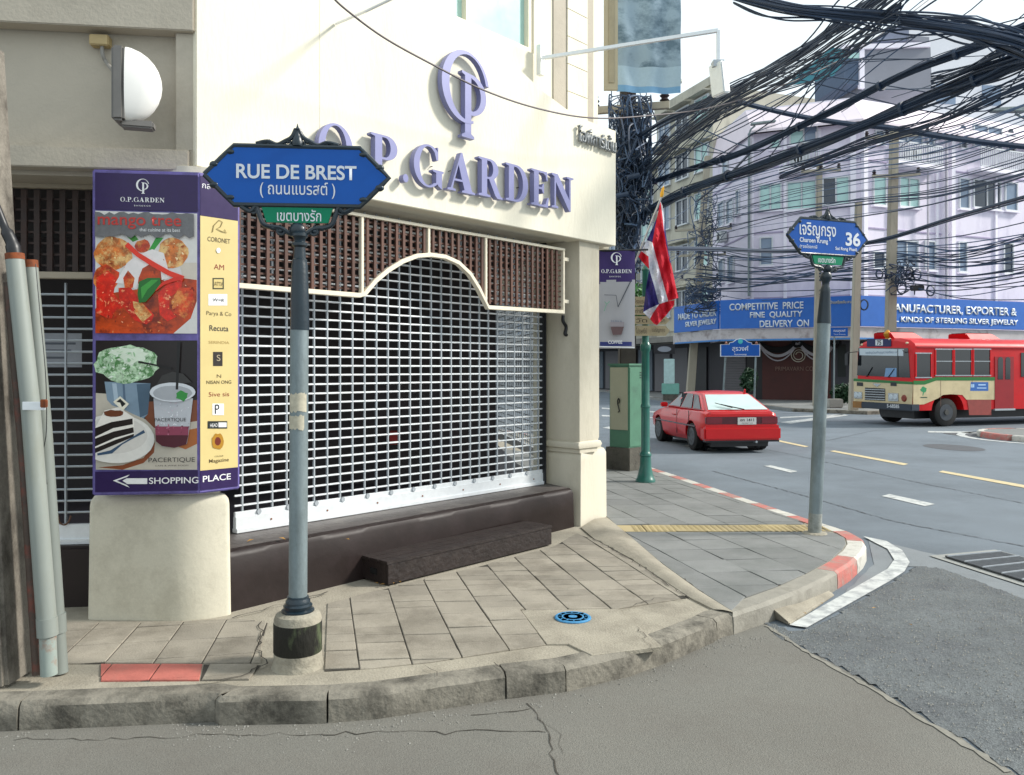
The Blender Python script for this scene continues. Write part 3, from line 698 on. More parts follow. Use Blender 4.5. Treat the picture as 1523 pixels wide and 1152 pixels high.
text('lettering', 'HEAD', sb, FB1(*FB1.px(317,632), .009), FB1.r, .022, .05, WHT, .0008); text('lettering', 'S', sb, FB1(*FB1.px(324,532), .009), FB1.r, .04, .025, flatm('a89a80'), .0008)
# ---------------------------------------------------------------- wall lamp and junction box
LW = mat('white_lamp_shade', 'e9e7e2', .35, var=.03); LG = mat('grey_lamp_body', '6f6c68', .5, var=.15)
lc = Wp(188, 127, 4.98)
lamp = thing('wall_lamp', 'white half-dome wall lamp with grey back on the grey upper wall', 'lamp', lc)
mb = MB(); k = mb.mi(LW); n1, n2 = 14, 10; i0 = len(mb.v)
Fl = Frame(lc, (.96,.28,0))
for i in range(n1+1):
    t = -math.pi/2 + math.pi*i/n1
    for j in range(n2+1):
        ph = -math.pi/2 + math.pi*j/n2; cz = math.sin(t); rr = math.cos(t)
        mb.v.append(Fl(.205*rr*math.cos(ph)**.7 if math.cos(ph) > 0 else 0, .228*cz, .085*math.sin(ph)*(.35+.65*rr)))
for i in range(n1):
    for j in range(n2):
        A = i0+i*(n2+1)+j; mb.f.append((A,A+1,A+n2+2,A+n2+1)); mb.m.append(k)
mb.build('shade', lamp, smooth=True)
mb = MB(); mb.prism([Fl(-.075, -.235, .075), Fl(0, -.235, .085), Fl(0, -.235, -.085), Fl(-.06, -.235, -.09)], Z*.455, LG); mb.build('housing', lamp, bevel=.015)
MB().box(Fl, -.03, .16, -.262, -.215, -.06, .04, LG).build('bracket', lamp, bevel=.01)
MB().tube([Fl(0,.1,-.08), Fl(-.02,.1,-.3)], .02, LG, 8).build('mounting_arm', lamp)
jb = MB().box(FA, FA.px(132,58,-.04)[0], FA.px(161,58,-.04)[0], FA.px(146,66,-.04)[1], FA.px(146,50,-.04)[1], -.11, -.04, mat('yellowed_plastic', 'b39d6e', .5)).build('junction_box', bevel=.006)
tag(jb, 'small yellowed junction box above the white wall lamp', 'junction box')
cb = MB().tube(bez([FA(*FA.px(152,67,-.07),-.07), FA(*FA.px(153,82,-.07),-.07), FA(*FA.px(160,95,-.06),-.06), Fl(-.07,.08,0)], 6), .013, mat('grey_conduit','8b8780',.5), 8).build('conduit', smooth=True)
tag(cb, 'thin grey conduit curving from the junction box to the wall lamp', 'conduit')
# ---------------------------------------------------------------- ground, roads, pavement
ASPH = mat('worn_asphalt', '69727a', .85, var=.10, scale=1.2, bump=.3, bscale=160, stain='545c63', samt=.75, sscale=.4, thr=(.45,.68), grain=.14, gscale=130)
ROUGHA = mat('rough_patched_asphalt', '626667', .9, var=.25, scale=2.2, bump=.7, bscale=110, stain='4e5054', samt=.7, sscale=1.5, thr=(.48,.66), grain=.4, gscale=75)
CONC = mat('side_street_concrete', '6f6d66', .85, var=.14, scale=2.2, bump=.4, bscale=140, stain='55504a', samt=.6, sscale=1.1, thr=(.44,.68), grain=.16, gscale=110)
APRON = mat('pavement_concrete', '989182', .88, var=.14, scale=5, bump=.35, bscale=70, stain='6e675a', samt=.7, sscale=2.6, thr=(.47,.7), grain=.12, gscale=120)
KERB = mat('kerb_concrete', '7b766b', .9, var=.2, scale=6, bump=.38, bscale=38, stain='302d27', samt=.85, sscale=4.0, thr=(.44,.64), rnd=.08, grain=.15, gscale=100)  # black dirt stains, deepened to carry the shade on the kerb faces
BROWN = mat('sandy_paving_stone', '8f887b', .85, var=.16, scale=4, bump=.25, bscale=90, stain='5f584c', samt=.65, sscale=2.6, rnd=.14, thr=(.46,.68), grain=.09, gscale=120)
GREYT = mat('blue_grey_paving_stone', '797a78', .8, var=.11, scale=4, bump=.2, bscale=90, stain='5c605c', samt=.55, sscale=2.2, rnd=.10, thr=(.46,.68), grain=.08, gscale=110)
REDT = mat('red_paving_stone', 'ad6257', .8, var=.15, scale=8, bump=.2, bscale=60, stain='98665a', samt=.6, sscale=5)
YEL = mat('yellow_tactile_stone', 'a6966e', .8, var=.15, scale=8, stain='8c8270', samt=.7, sscale=4, rnd=.1)
WP = mat('road_white_paint', 'bdbfbc', .75, var=.12, scale=6, stain='85888a', samt=.85, sscale=7, thr=(.46,.62), grain=.08)
YP = mat('road_yellow_paint', 'c4b48c', .75, var=.12, scale=6, stain='8c8478', samt=.7, sscale=9, thr=(.5,.7))
RK = mat('kerb_red_paint', 'b3685f', .75, var=.15, scale=8, stain='8f857c', samt=.85, sscale=7, thr=(.45,.62), bump=.3, bscale=40)
WK = mat('kerb_white_paint', 'bfbcb3', .75, var=.1, scale=8, stain='7e7a70', samt=.8, sscale=8, bump=.3, bscale=40)
DARKJ = mat('dark_joint_dirt', '3a362f', .95, var=.3, scale=20)
P = .14
mb = MB(); mb.face([(-400,-60,0),(400,-60,0),(400,700,0),(-400,700,0)], ASPH)
ground = struct(mb, 'road')
# concrete side street slab (front), 4 mm above the asphalt
def wavy(pts, j=.012, step=.12):
    o = []
    for a, b in zip(pts, pts[1:]):
        n = max(1, int((b-a).length/step))
        for i in range(n): o.append(a.lerp(b, i/n) + V((random.uniform(-j,j), random.uniform(-j,j), 0)))
    return o + [pts[-1]]
gz = lambda P_, z=0: [Gp(x, y, z) for x, y in P_]
seam = wavy(gz([(1138,926),(1150,945),(1200,968),(1260,1000),(1320,1035),(1385,1075),(1440,1105),(1500,1145),(1560,1185)]), .014, .07)
slab = [V((-12,4.4,0)), V((-2.4,4.35,0))] + gz([(0,1040),(318,1031),(483,1034),(749,1002),(842,991),(938,968),(1059,923),(1091,912)]) + seam + [V((1.6,0,0)), V((-12,-2,0))]
mb = MB(); mb.poly([p + Z*.005 for p in slab], CONC); struct(mb, 'side_street')
# rough patched asphalt, real relief
def inside(p, poly): return in_poly(p.x, p.y, [(q.x, q.y) for q in poly])
from mathutils import noise
patch = wavy(gz([(1138,926),(1176,940),(1202,938),(1322,869),(1348,854),(1362,842),(1400,846),(1460,868),(1560,905)]), .01, .1) + wavy(gz([(1760,1400),(1560,1185)]),.01) + [p + V((.004,.004,0)) for p in seam[::-1]]
mb = MB(); k = mb.mi(ROUGHA); g = .035; xs = [p.x for p in patch]; ys = [p.y for p in patch]; idx = {}; PXS, PYS = list(xs), list(ys)
def gv(i, j):
    if (i, j) not in idx:
        x, y = min(xs)+i*g, min(ys)+j*g
        h = .006 + .012*max(0, noise.fractal(V((x*2.1,y*2.1,3)), 1, 2.1, 4)) + .006*noise.noise(V((x*21,y*21,1))) + .003*noise.noise(V((x*55,y*55,1)))
        idx[(i,j)] = len(mb.v); mb.v.append(V((x, y, max(.0045, h))))
    return idx[(i,j)]
for i in range(int((max(xs)-min(xs))/g)):
    for j in range(int((max(ys)-min(ys))/g)):
        if inside(V((min(xs)+(i+.5)*g, min(ys)+(j+.5)*g, 0)), patch): mb.f.append((gv(i,j),gv(i+1,j),gv(i+1,j+1),gv(i,j+1))); mb.m.append(k)
struct(mb, 'patched_asphalt', smooth=True)
# lighter concrete gutter band beyond the patch
GUT = mat('light_gutter_concrete', '777c7f', .85, var=.1, scale=3, bump=.3, bscale=120, stain='65686b', samt=.4, sscale=2)
mb = MB(); mb.poly([p + Z*.004 for p in wavy(gz([(1290,800),(1395,826),(1560,870),(1560,905),(1460,868),(1400,846),(1345,842),(1310,868),(1230,905),(1300,840)]),.01,.15)], GUT); struct(mb, 'gutter')
# cracks: narrow ragged openings filled with dirt
def crack(pts, wd, z, parent=None, m=DARKJ, j=.02):
    P_ = wavy(gz(pts, z), j, .05); L_, R_ = [], []
    for i, p in enumerate(P_):
        a = P_[max(i-1,0)]; b = P_[min(i+1,len(P_)-1)]; t = (b-a).normalized(); n_ = V((-t.y,t.x,0)); ww = wd*random.uniform(.25,1)
        L_.append(p+n_*ww/2); R_.append(p-n_*ww/2)
    mb = MB()
    for i in range(len(P_)-1): mb.face([L_[i]+Z*.002,R_[i]+Z*.002,R_[i+1]+Z*.002,L_[i+1]+Z*.002], m)
    return mb.build('crack', parent, kind='structure' if parent is None else None)
for pts, wd in (([(788,1048),(800,1068),(812,1090),(818,1112),(832,1140),(836,1160)], .008), ([(480,1092),(560,1088),(660,1090),(745,1086),(812,1089)], .008), ([(20,1100),(200,1098),(330,1092),(480,1092)], .006), ([(700,1062),(745,1058),(788,1054)], .01), ([(800,1066),(830,1090),(838,1120)], .004)): crack(pts, wd, .006)
cw = crack([(1140,930),(1205,972),(1290,1020),(1390,1080),(1500,1148)], .045, .007, m=mat('pale_mortar_seam','7e7b72',.9,var=.2,scale=20), j=.01)
# ------------- pavement slab and kerb
outer_px = [(1091,913),(1140,897),(1190,878),(1232,858),(1265,838),(1283,822),(1289,811),(1285,801),(1268,791.5),(1245,783.5),(1219,776),(1170,760),(1121,744),(1034,715),(975,696)]
outC = gz(outer_px, P)
d_ = (outC[-1] - outC[-2]).normalized(); outC += [outC[-1] + d_ * 6 + V((-.25,0,0)), outC[-1] + d_*14 + V((-2.2,0,0)), outC[-1] + d_*24 + V((-6,-.5,0))]
front_px = [(-260,1051),(27,1045),(318,1033),(326,1038),(485,1035),(560,1029),(640,1018),(749,1002),(842,991.6),(938,970),(1000,949),(1059,925),(1075,916)]
frC = gz(front_px, P)
inner_lim = [V((-9,17,0)), V((-9,4.2,0))]
allC = frC + outC
slabp = [V((p.x,p.y,0)) for p in allC]
mb = MB()
base = [V((-14,3.95,0))] + slabp + [V((-14,32,0))]
# pull the slab in by the kerb width so that kerbstones stand free of it
def offset(P_, dist):
    o = []
    for i, p in enumerate(P_):
        a = P_[max(i-1,0)]; b = P_[min(i+1,len(P_)-1)]; t = V((b.x-a.x,b.y-a.y,0)).normalized(); o.append(V((p.x,p.y,0)) + V((-t.y,t.x,0))*dist)
    return o
inn = offset(allC, .15)
mb.prism([V((-14,4.1,0))] + inn + [V((-14,32,0))], Z*.133, APRON)
pave = struct(mb, 'pavement')
def resample(P_, step):
    o = [P_[0]]; 
    for a, b in zip(P_, P_[1:]):
        n = max(1, int((b-a).length/step)); 
        for i in range(1, n+1): o.append(a.lerp(b, i/n))
    return o
def kerbstone(P_, m, wd=.145, h=P, name='kerbstone', jit=.004, parent=pave, label=None, z0=-.02):
    P_ = resample([V((p.x,p.y,0)) for p in P_], .06); I = offset(P_, wd); mb = MB(); k = mb.mi(m); n = len(P_); i0 = len(mb.v)
    P_[0] = P_[0]; rows = []
    for i in range(n):
        o, q = P_[i], I[i]; out_ = (o-q).normalized(); f = lambda a=jit: random.uniform(-a,a)
        rows.append([o + Z*z0, o + out_*f() + Z*h*.45, o - out_*(.004+f()) + Z*(h-.022), o - out_*.028 + Z*(h+f(.0015)), q + Z*h, q + Z*z0])
    for r_ in rows: mb.v += r_
    for i in range(n-1):
        for j in range(6):
            A = i*6+j; B = i*6+(j+1)%6; mb.f.append((A,A+6,B+6,B)); mb.m.append(k)
    mb.f.append(tuple(range(6))); mb.f.append(tuple((n-1)*6+j for j in reversed(range(6)))); mb.m += [k,k]
    return mb.build(name, parent, smooth=True, label=label)
def cut(P_, s0, s1):       # the stretch of a polyline between two arc lengths
    o = []; s = 0
    for a, b in zip(P_, P_[1:]):
        l = (b-a).length
        if l < 1e-9: continue
        if s + l > s0 and s < s1:
            t0 = max(0, (s0-s)/l); t1 = min(1, (s1-s)/l)
            if not o: o.append(a.lerp(b, t0))
            o.append(a.lerp(b, t1))
        s += l
    return o
frF = [V((p.x,p.y,0)) for p in frC + outC[:1]]
def alen(P_, px, py):
    tgt = Gp(px, py, P); tgt.z = 0; best = (9e9, 0); s = 0
    for a, b in zip(P_, P_[1:]):
        l = (b-a).length; t = max(0, min(1, (tgt-a).dot(b-a)/max(l*l,1e-9))); dd = (a.lerp(b,t)-tgt).length
        if dd < best[0]: best = (dd, s + t*l)
        s += l
    return best[1]
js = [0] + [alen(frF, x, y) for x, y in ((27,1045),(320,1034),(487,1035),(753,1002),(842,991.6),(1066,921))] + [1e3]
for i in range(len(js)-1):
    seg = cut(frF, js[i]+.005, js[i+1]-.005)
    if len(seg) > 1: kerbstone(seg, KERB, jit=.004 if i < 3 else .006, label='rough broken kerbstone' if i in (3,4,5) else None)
oF = [V((p.x,p.y,0)) for p in outC]
KERBL = mat('pale_kerb_concrete','8c887e',.88,var=.14,scale=6,bump=.25,bscale=40,stain='5f5a50',samt=.6,sscale=4,grain=.1)
marks = [(0, KERBL)] + [(alen(oF, x, y), m) for x, y, m in ((1248,850,RK),(1275,829,WK),(1288,805,RK),(1262,789,WK),(1222,777,RK))]
s_end = marks[-1][0]; step = .42; i = 0
tot = sum((b-a).length for a, b in zip(oF, oF[1:]))
s_ = s_end + step
while s_ < min(tot, s_end + 16): marks.append((s_, WK if i % 2 == 0 else RK)); s_ += step; i += 1
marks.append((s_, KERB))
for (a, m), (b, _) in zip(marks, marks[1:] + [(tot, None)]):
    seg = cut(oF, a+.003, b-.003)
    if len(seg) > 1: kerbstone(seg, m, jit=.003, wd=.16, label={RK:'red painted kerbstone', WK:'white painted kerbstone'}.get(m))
# ------------- paving stones
def clip(poly, cell):      # region polygon clipped by a convex cell (2-D)
    out = list(poly)
    for i in range(len(cell)):
        a, b = cell[i], cell[(i+1)%len(cell)]; e = b-a; inp, out = out, []
        if not inp: return []
        for j in range(len(inp)):
            p, q = inp[j-1], inp[j]
            sp = e.x*(p.y-a.y)-e.y*(p.x-a.x); sq_ = e.x*(q.y-a.y)-e.y*(q.x-a.x)
            if (sp >= 0) != (sq_ >= 0): t = sp/(sp-sq_); out.append(p.lerp(q, t))
            if sq_ >= 0: out.append(q)
    return out
def area(p): return abs(sum(p[i-1].x*p[i].y - p[i].x*p[i-1].y for i in range(len(p))))/2
tiles_n = 0
def paving(region_px, org, ang, wx, wy, m, gap=.007, stagger=0, ang2=None, z=.133, th=.009, name='paving_stone', uneven=.0025, region=None, split=0):
    global tiles_n
    rg = region or [V((p.x,p.y,0)) for p in gz(region_px, P)]
    if m not in (APRON,): _b = MB(); _b.poly([V((p.x,p.y,.1362)) for p in rg], DARKJ); _b.build('joint_bed', pave)
    reg = region or [V((p.x,p.y,0)) for p in gz(region_px, P)]
    if sum(reg[i-1].x*reg[i].y - reg[i].x*reg[i-1].y for i in range(len(reg))) < 0: reg = reg[::-1]
    o = Gp(*org, P); o.z = 0; ex = V((math.cos(ang), math.sin(ang), 0)); ang2 = ang if ang2 is None else ang2; ey = V((-math.sin(ang2), math.cos(ang2), 0))
    A = [(p-o).dot(ex) for p in reg]; B = [(p-o).dot(ey) for p in reg]
    i0, i1 = int(min(A)/wx)-6, int(max(A)/wx)+6; j0, j1 = int(min(B)/wy)-6, int(max(B)/wy)+6
    for i in range(i0, i1):
        sh = (stagger*wy*((i*7) % 5)/5.0) if stagger else 0
        for j in range(j0, j1):
            parts = [(j*wy, (j+1)*wy)]
            if split and random.random() < split: mid = (j+.5)*wy; parts = [(j*wy, mid), (mid, (j+1)*wy)]
            for b0, b1 in parts:
                c = [o + ex*(i*wx+gap/2) + ey*(b0+sh+gap/2), o + ex*((i+1)*wx-gap/2) + ey*(b0+sh+gap/2), o + ex*((i+1)*wx-gap/2) + ey*(b1+sh-gap/2), o + ex*(i*wx+gap/2) + ey*(b1+sh-gap/2)]
                pc = clip(reg, c)
                if len(pc) < 3 or area(pc) < .004: continue
                zz_ = z + th + random.uniform(-uneven, uneven); tl = (random.uniform(-1,1)*.004, random.uniform(-1,1)*.004)
                cc = sum(pc, V((0,0,0)))/len(pc); mbt = MB(); n = len(pc); k = mbt.mi(m)
                topv = [p + Z*(zz_ + (p.x-cc.x)*tl[0]*3 + (p.y-cc.y)*tl[1]*3) for p in pc]
                ins = [q + ((cc-p).normalized()*.004) for p, q in zip(pc, topv)]; mbt.v = [p + Z*.12 for p in pc] + [q - Z*.003 for q in topv] + ins
                for q in range(n):
                    w_ = (q+1)%n; mbt.f += [(q,w_,n+w_,n+q),(n+q,n+w_,2*n+w_,2*n+q)]; mbt.m += [k,k]
                mbt.f.append(tuple(2*n+q for q in range(n))); mbt.m.append(k)
                mbt.build(name, pave); tiles_n += 1
brown = [(487,897),(577,874),(700,845),(822,813),(858,793),(884,802),(940,833),(985,862),(1024,888),(919,905),(774,907),(812,958),(720,972),(640,984),(552,993),(483,997)]
paving(brown, (576,871), R(6), .285, .285, BROWN, stagger=1, split=.36, ang2=R(13.5))
paving([(774,907),(919,905),(985,962),(880,975),(845,958),(812,958)], (774,907), R(12), 1.2, 1.2, APRON, name='manhole_surround')
left = [(88,925),(250,925),(347,920),(398,925),(388,960),(388,985),(300,986),(85,986)]
paving(left, (210,1010), R(10), .262, .30, BROWN, uneven=.001)
paving([(150,987),(301,987),(296,1011),(150,1012)], (222,1011), R(10), .262, .5, REDT, uneven=.001, name='red_paving_stone')
paving([(303,987),(388,988),(370,1010),(298,1011)], (222,1011), R(10), .262, .5, BROWN, uneven=.001)
y_a = [(917,781),(1204,779),(1204,790.5),(930,790.5)]
ic = offset(oF, .175)
main_reg = [V((p.x,p.y,0)) for p in gz([(905,768),(917,781)], P)]
edge = [p for p in ic if p.y < 17.0]
def band(px_poly): return [V((p.x,p.y,0)) for p in gz(px_poly, P)]
cornerI = band([(930,791),(985,838),(1040,878),(1088,908)]) + [p for p in ic if p.y < Gp(0,791,P).y and p.x > 1.5]
cornerI += band([(1196,791)])
paving(None, (1121,894), R(6), .40, .40, GREYT, ang2=R(13.5), region=cornerI, uneven=.0012)
yl = band([(917,781),(1197,780.3),(1204,790.3),(929,790.3)])
paving(None, (917,790.3), R(0.5), .30, .60, YEL, region=yl, uneven=.001, name='tactile_stone')
far = band([(905,769.5),(916,780.3),(1192,779.6)]) + [p for p in ic if p.y > Gp(0,779,P).y and p.y < 16.5]
far += [FC_(8.2, 0, .02) - Z*0]
far = [V((p.x,p.y,0)) for p in far]
paving(None, (1121,894), R(6), .40, .40, GREYT, ang2=R(13.5), region=far, uneven=.0012)
# tactile ridges
mb = MB(); k0 = Gp(925,789,P); 
for i in range(34):
    x = .0 + i*.058
    for j in range(7):
        q = V((1.22 + x, 8.00 + j*.043, .1425)); mb.box(Frame(q,(1,0,0)), 0, .03, 0, .004, -.012, .012, YEL)
mb.build('tactile_bumps', pave, kind='stuff')
# sloping concrete strip between the two levels
st_l = gz([(864,784),(884,801),(940,831),(985,861),(1026,888),(1062,906)], .145); st_r = gz([(903,769),(930,791),(985,838),(1040,878),(1088,908),(1090,910)], .150)
mb = MB(); k = mb.mi(APRON)
for i in range(6):
    a, b = st_l[i], st_r[i]; m_ = a.lerp(b, .5) + Z*.035*(1-i/6)
    mb.v += [a - Z*.02, a, a.lerp(b,.25)+Z*.022*(1-i/6), m_, a.lerp(b,.75)+Z*.022*(1-i/6), b, b - Z*.03]
for i in range(5):
    for j in range(6): A = i*7+j; mb.f.append((A,A+1,A+8,A+7)); mb.m.append(k)
mb.build('concrete_strip', pave, smooth=True)
for pts, wd in (([(884,801),(940,833),(985,862),(1024,888)], .012), ([(1024,889),(975,890),(925,905)], .008), ([(945,930),(960,950),(972,968)], .006), ([(749,1000),(735,985)], .006), ([(630,985),(650,1005)], .005), ([(900,776),(925,792),(985,840),(1042,880),(1080,906)], .01), ([(390,925),(384,960),(395,985),(360,1005),(300,1013)], .012), ([(347,918),(420,898),(487,880)], .014)): crack(pts, wd, .147, pave)
# concrete step in the gutter
stp = [Gp(1136,914,.0), Gp(1211,880,.0), Gp(1242,886,.0), Gp(1176,931,.0)]; stp_t = [Gp(1140,898,.10), Gp(1208,864,.09), Gp(1240,882,.018), Gp(1173,926,.03)]
mb = MB(); mb.hexa([p*1 for p in stp] + stp_t, APRON)
o = mb.build('kerb_ramp', bevel=.008); tag(o, 'small sloping concrete block in the gutter below the corner kerb', 'kerb ramp')
# road markings
def mark(pts, m, z=.009, name='road_marking'):
    mb = MB(); mb.poly([p + Z*z for p in gz(pts)], m); return struct(mb, name)
mark([(1284,799),(1318,806),(1342,820),(1353,838),(1345,852),(1322,867),(1200,936),(1174,932),(1292,864),(1320,848),(1330,834),(1320,818),(1300,808)][::-1], WP, .014)
for q in ([(1136,693),(1146,692),(1186,701),(1176,703)], [(1311,738),(1323,735),(1391,750),(1376,753)], [(1018,662),(1026,661),(1068,669),(1062,671)]): mark(q, WP, .006)
for q in ([(1150,655),(1156,654),(1203,664),(1197,665)], [(1234,671),(1241,670),(1351,690),(1344,692)], [(1396,702),(1402,700),(1560,728),(1552,731)], [(1040,634),(1046,633),(1100,644),(1094,645)]): mark(q, YP, .006)
for q in ([(896,636),(908,634),(965,647),(958,648)], [(895,606),(980,612),(980,614),(895,608)], [(1160,628),(1252,616),(1262,617.5),(1176,630)], [(1160,620),(1252,616),(1255,617),(1160,622)], [(1380,641),(1523,643),(1560,644),(1560,646),(1380,643)], [(895,617),(960,621),(985,620),(985,622),(895,619)]): mark(q, WP, .006)
# drain grate
fr4 = [Gp(x,y,.012) for x,y in ((1382,826),(1480,817),(1640,858),(1532,874))]
mb = MB(); mb.poly([p for p in fr4], mat('drain_frame_concrete','8f908c',.85,var=.15,scale=8,bump=.3,bscale=60)); dr = thing('drain_grate', 'black iron street drain grate set in a pale concrete frame', 'drain grate', sum(fr4,V((0,0,0)))/4)
mb.build('concrete_frame', dr)
c4 = sum(fr4, V((0,0,0)))/4; in4 = [c4 + (p-c4)*.80 + Z*.006 for p in fr4]
mb = MB(); mb.poly(in4, flatm('060606',.9)); mb.build('pit', dr)
IRON = mat('cast_iron', '55595d', .6, metal=.3, var=.3, scale=20)
for i in range(33):
    t = (i+.5)/33; a = in4[0].lerp(in4[1], t) ; b = in4[3].lerp(in4[2], t)
    MB().tube([a+Z*.008, b+Z*.008], .009, IRON, 4).build('grate_bar', dr)
for t in (.04,.27,.5,.73,.96):
    a = in4[0].lerp(in4[3], t); b = in4[1].lerp(in4[2], t); MB().tube([a+Z*.016, b+Z*.016], .009, ALUD, 4).build('grate_crossbar', dr)
# blue cover
BLU = mat('blue_painted_iron', '3f86b4', .5, var=.2, scale=20, stain='28587a', samt=.7, sscale=18)
cc = Gp(852,919.5,P); cc.z = .143
mc = thing('water_valve_cover', 'round blue painted iron cover in the pavement concrete', 'cover', cc)
mb = MB(); mb.lathe(cc, [(.118,0),(.118,.006),(.112,.010),(.098,.010),(.095,.006),(.075,.006),(.073,.011),(.062,.011),(.058,.006),(.03,.006),(.028,.012),(.001,.013)], BLU, 36); mb.build('cover', mc)
for i in range(12):
    t = 2*math.pi*i/12; q = cc + V((math.cos(t)*.086, math.sin(t)*.086, .006)); MB().box(Frame(q,(math.cos(t),math.sin(t),0)), -.007,.007,0,.006,-.004,.004, BLU).build('stud', mc)
# fallen leaves
LEAF = mat('dry_leaf', 'a0783a', .7, var=.4, scale=30, rnd=.3)
lf = MB(); lf.face([(-.018,0,0),(0,-.008,.004),(.02,0,.001),(0,.009,.005)], LEAF); first = None
for x, y, z_ in ((568,870,P+.01),(560,868,P+.01),(586,868,P+.01),(595,866,P+.01),(1197,913,.05),(1222,898,.05),(1354,930,.03),(1358,893,.03),(372,805,.548),(420,802,.548),(517,803,.548),(700,778,.31),(640,1030,.01),(1300,905,.03),(1024,730,P+.01)):
    q = Gp(x, y, z_) ; q.z += .006
    if first is None: first = lf.build('fallen_leaf', origin=(0,0,0)); o = first
    else: o = share(first, None, q)
    o.location = q; o.rotation_euler = (random.uniform(-.2,.2), random.uniform(-.2,.2), random.uniform(0,6)); s_ = random.uniform(.8,1.6); o.scale = (s_,)*3
    tag(o, 'small dry brown leaf fallen on the pavement or road', 'leaf', 'fallen dry leaves')
# ---------------------------------------------------------------- wooden step bench
BEN = mat('dark_stained_planks', '241b19', .5, var=.3, scale=9, bump=.35, bscale=30, aniso=(1,1,1), stain='3f3632', samt=.5, sscale=8)
b0 = Gp(577,871,P); b0.z = 0; b1 = Gp(820.6,810,P); b1.z = 0; Fb = Frame(b0, b1-b0); Lb = (b1-b0).length
be = thing('step_bench', 'long low dark wooden step on the pavement before the white grille', 'step', b0+Z*P)
zb0 = .145
MB().box(Fb, 0, Lb, zb0, .292, -.022, 0, BEN).build('front_plank', be, bevel=.004)
MB().box(Fb, 0, Lb, zb0, .292, -.32, -.298, BEN).build('back_plank', be)
for a in (0.0, Lb-.022): MB().box(Fb, a+.002, a+.022, zb0, .290, -.296, -.024, BEN).build('end_plank', be)
MB().box(Fb, -.003, -.0005, .20, .245, -.21, -.13, flatm('050505',.9)).build('hand_hole', be)
for k in range(3): MB().box(Fb, -.01, Lb+.01, .293, .318, -.325+k*.11, -.325+k*.11+.104, BEN).build('top_plank', be, bevel=.004)

# loose grit on the patched asphalt and along the kerb
STN = mat('loose_grit', '8a8882', .9, var=.4, scale=25, stain='4a4844', samt=.8, sscale=30)
mb = MB(); mb.recalc = False; n_ok = 0
while n_ok < 3200:
    q = V((random.uniform(min(PXS), max(PXS)), random.uniform(min(PYS), max(PYS)), .012))
    if n_ok % 5 == 0: q = random.choice(frF[1:])*1 + V((random.uniform(-.2,.2), -abs(random.gauss(0,.1))-.02, .006)); 
    elif not inside(q, patch): continue
    r_ = random.uniform(.002,.007); k = mb.mi(STN); i0 = len(mb.v); 
    mb.v += [q+V((random.uniform(.6,1.3)*r_,0,0)), q+V((-.5*r_,random.uniform(.6,1.2)*r_,0)), q+V((-.5*r_,-.9*r_,0)), q+V((0,0,r_*random.uniform(.6,1.4)))]
    mb.f += [(i0,i0+1,i0+3),(i0+1,i0+2,i0+3),(i0+2,i0,i0+3)]; mb.m += [k]*3; n_ok += 1
tag(mb.build('loose_grit', kind='stuff'), 'loose grit scattered on the patched asphalt and beside the kerb', 'grit')

for x, y, a, b in ((1441,646,.85,.9),(1418,665,.9,.8)):
    c_ = Gp(x, y, .004); mbm = MB(); mbm.poly([c_ + V((a*.6*math.cos(R(t)), b*math.sin(R(t)), 0)) for t in range(0,360,15)], mat('dark_iron_cover','4c4e52',.7,var=.2)); o = mbm.build('manhole_cover'); tag(o, 'dark round manhole cover in the road ' + ('just below the bus wheel' if y == 646 else 'left of the traffic island'), 'manhole cover')

for pts in ([(1060,700),(1190,735),(1330,775),(1523,812)], [(905,628),(1000,640),(1180,676),(1360,716),(1523,748)], [(1230,655),(1300,640),(1420,632)]):
    crack(pts, .03, .0045, m=mat('dark_tar_line','53575c',.7,var=.2,scale=20), j=.015)
# ---------------------------------------------------------------- street name signs
NAVY = mat('dark_blue_green_iron', '10222c', .35, var=.25, scale=14, coat=.1, bump=.1, bscale=50)
SBLUE = mat('blue_sign_enamel', '1a54a4', .5, var=.05, scale=9, spec=.2); SGREEN = mat('green_sign_enamel', '087a58', .5, var=.05, scale=9, spec=.2)
SWHITE = mat('white_sign_print', 'd0d4da', .45, var=.05)
GALV = mat('galvanised_steel', '788487', .55, metal=.3, var=.2, scale=7, stain='4f5654', samt=.6, sscale=4, thr=(.47,.68), grain=.06, gscale=60, aniso=(1,1,.35), bump=.08, bscale=60)
def scroll(mb, c, r, turn, a0, fr, wr=.010, dirn=1):
    pts = []
    for i in range(int(turn*14)+1):
        t = i/14*2*math.pi; rr = r*(1-.72*t/(turn*2*math.pi)); pts.append(fr(c[0]+rr*math.cos(a0+dirn*t), c[1]+rr*math.sin(a0+dirn*t), 0))
    mb.tube(pts, wr, NAVY, 6); mb.ell(pts[-1], wr*1.5, wr*1.5, wr*1.5, NAVY, 8, 5)
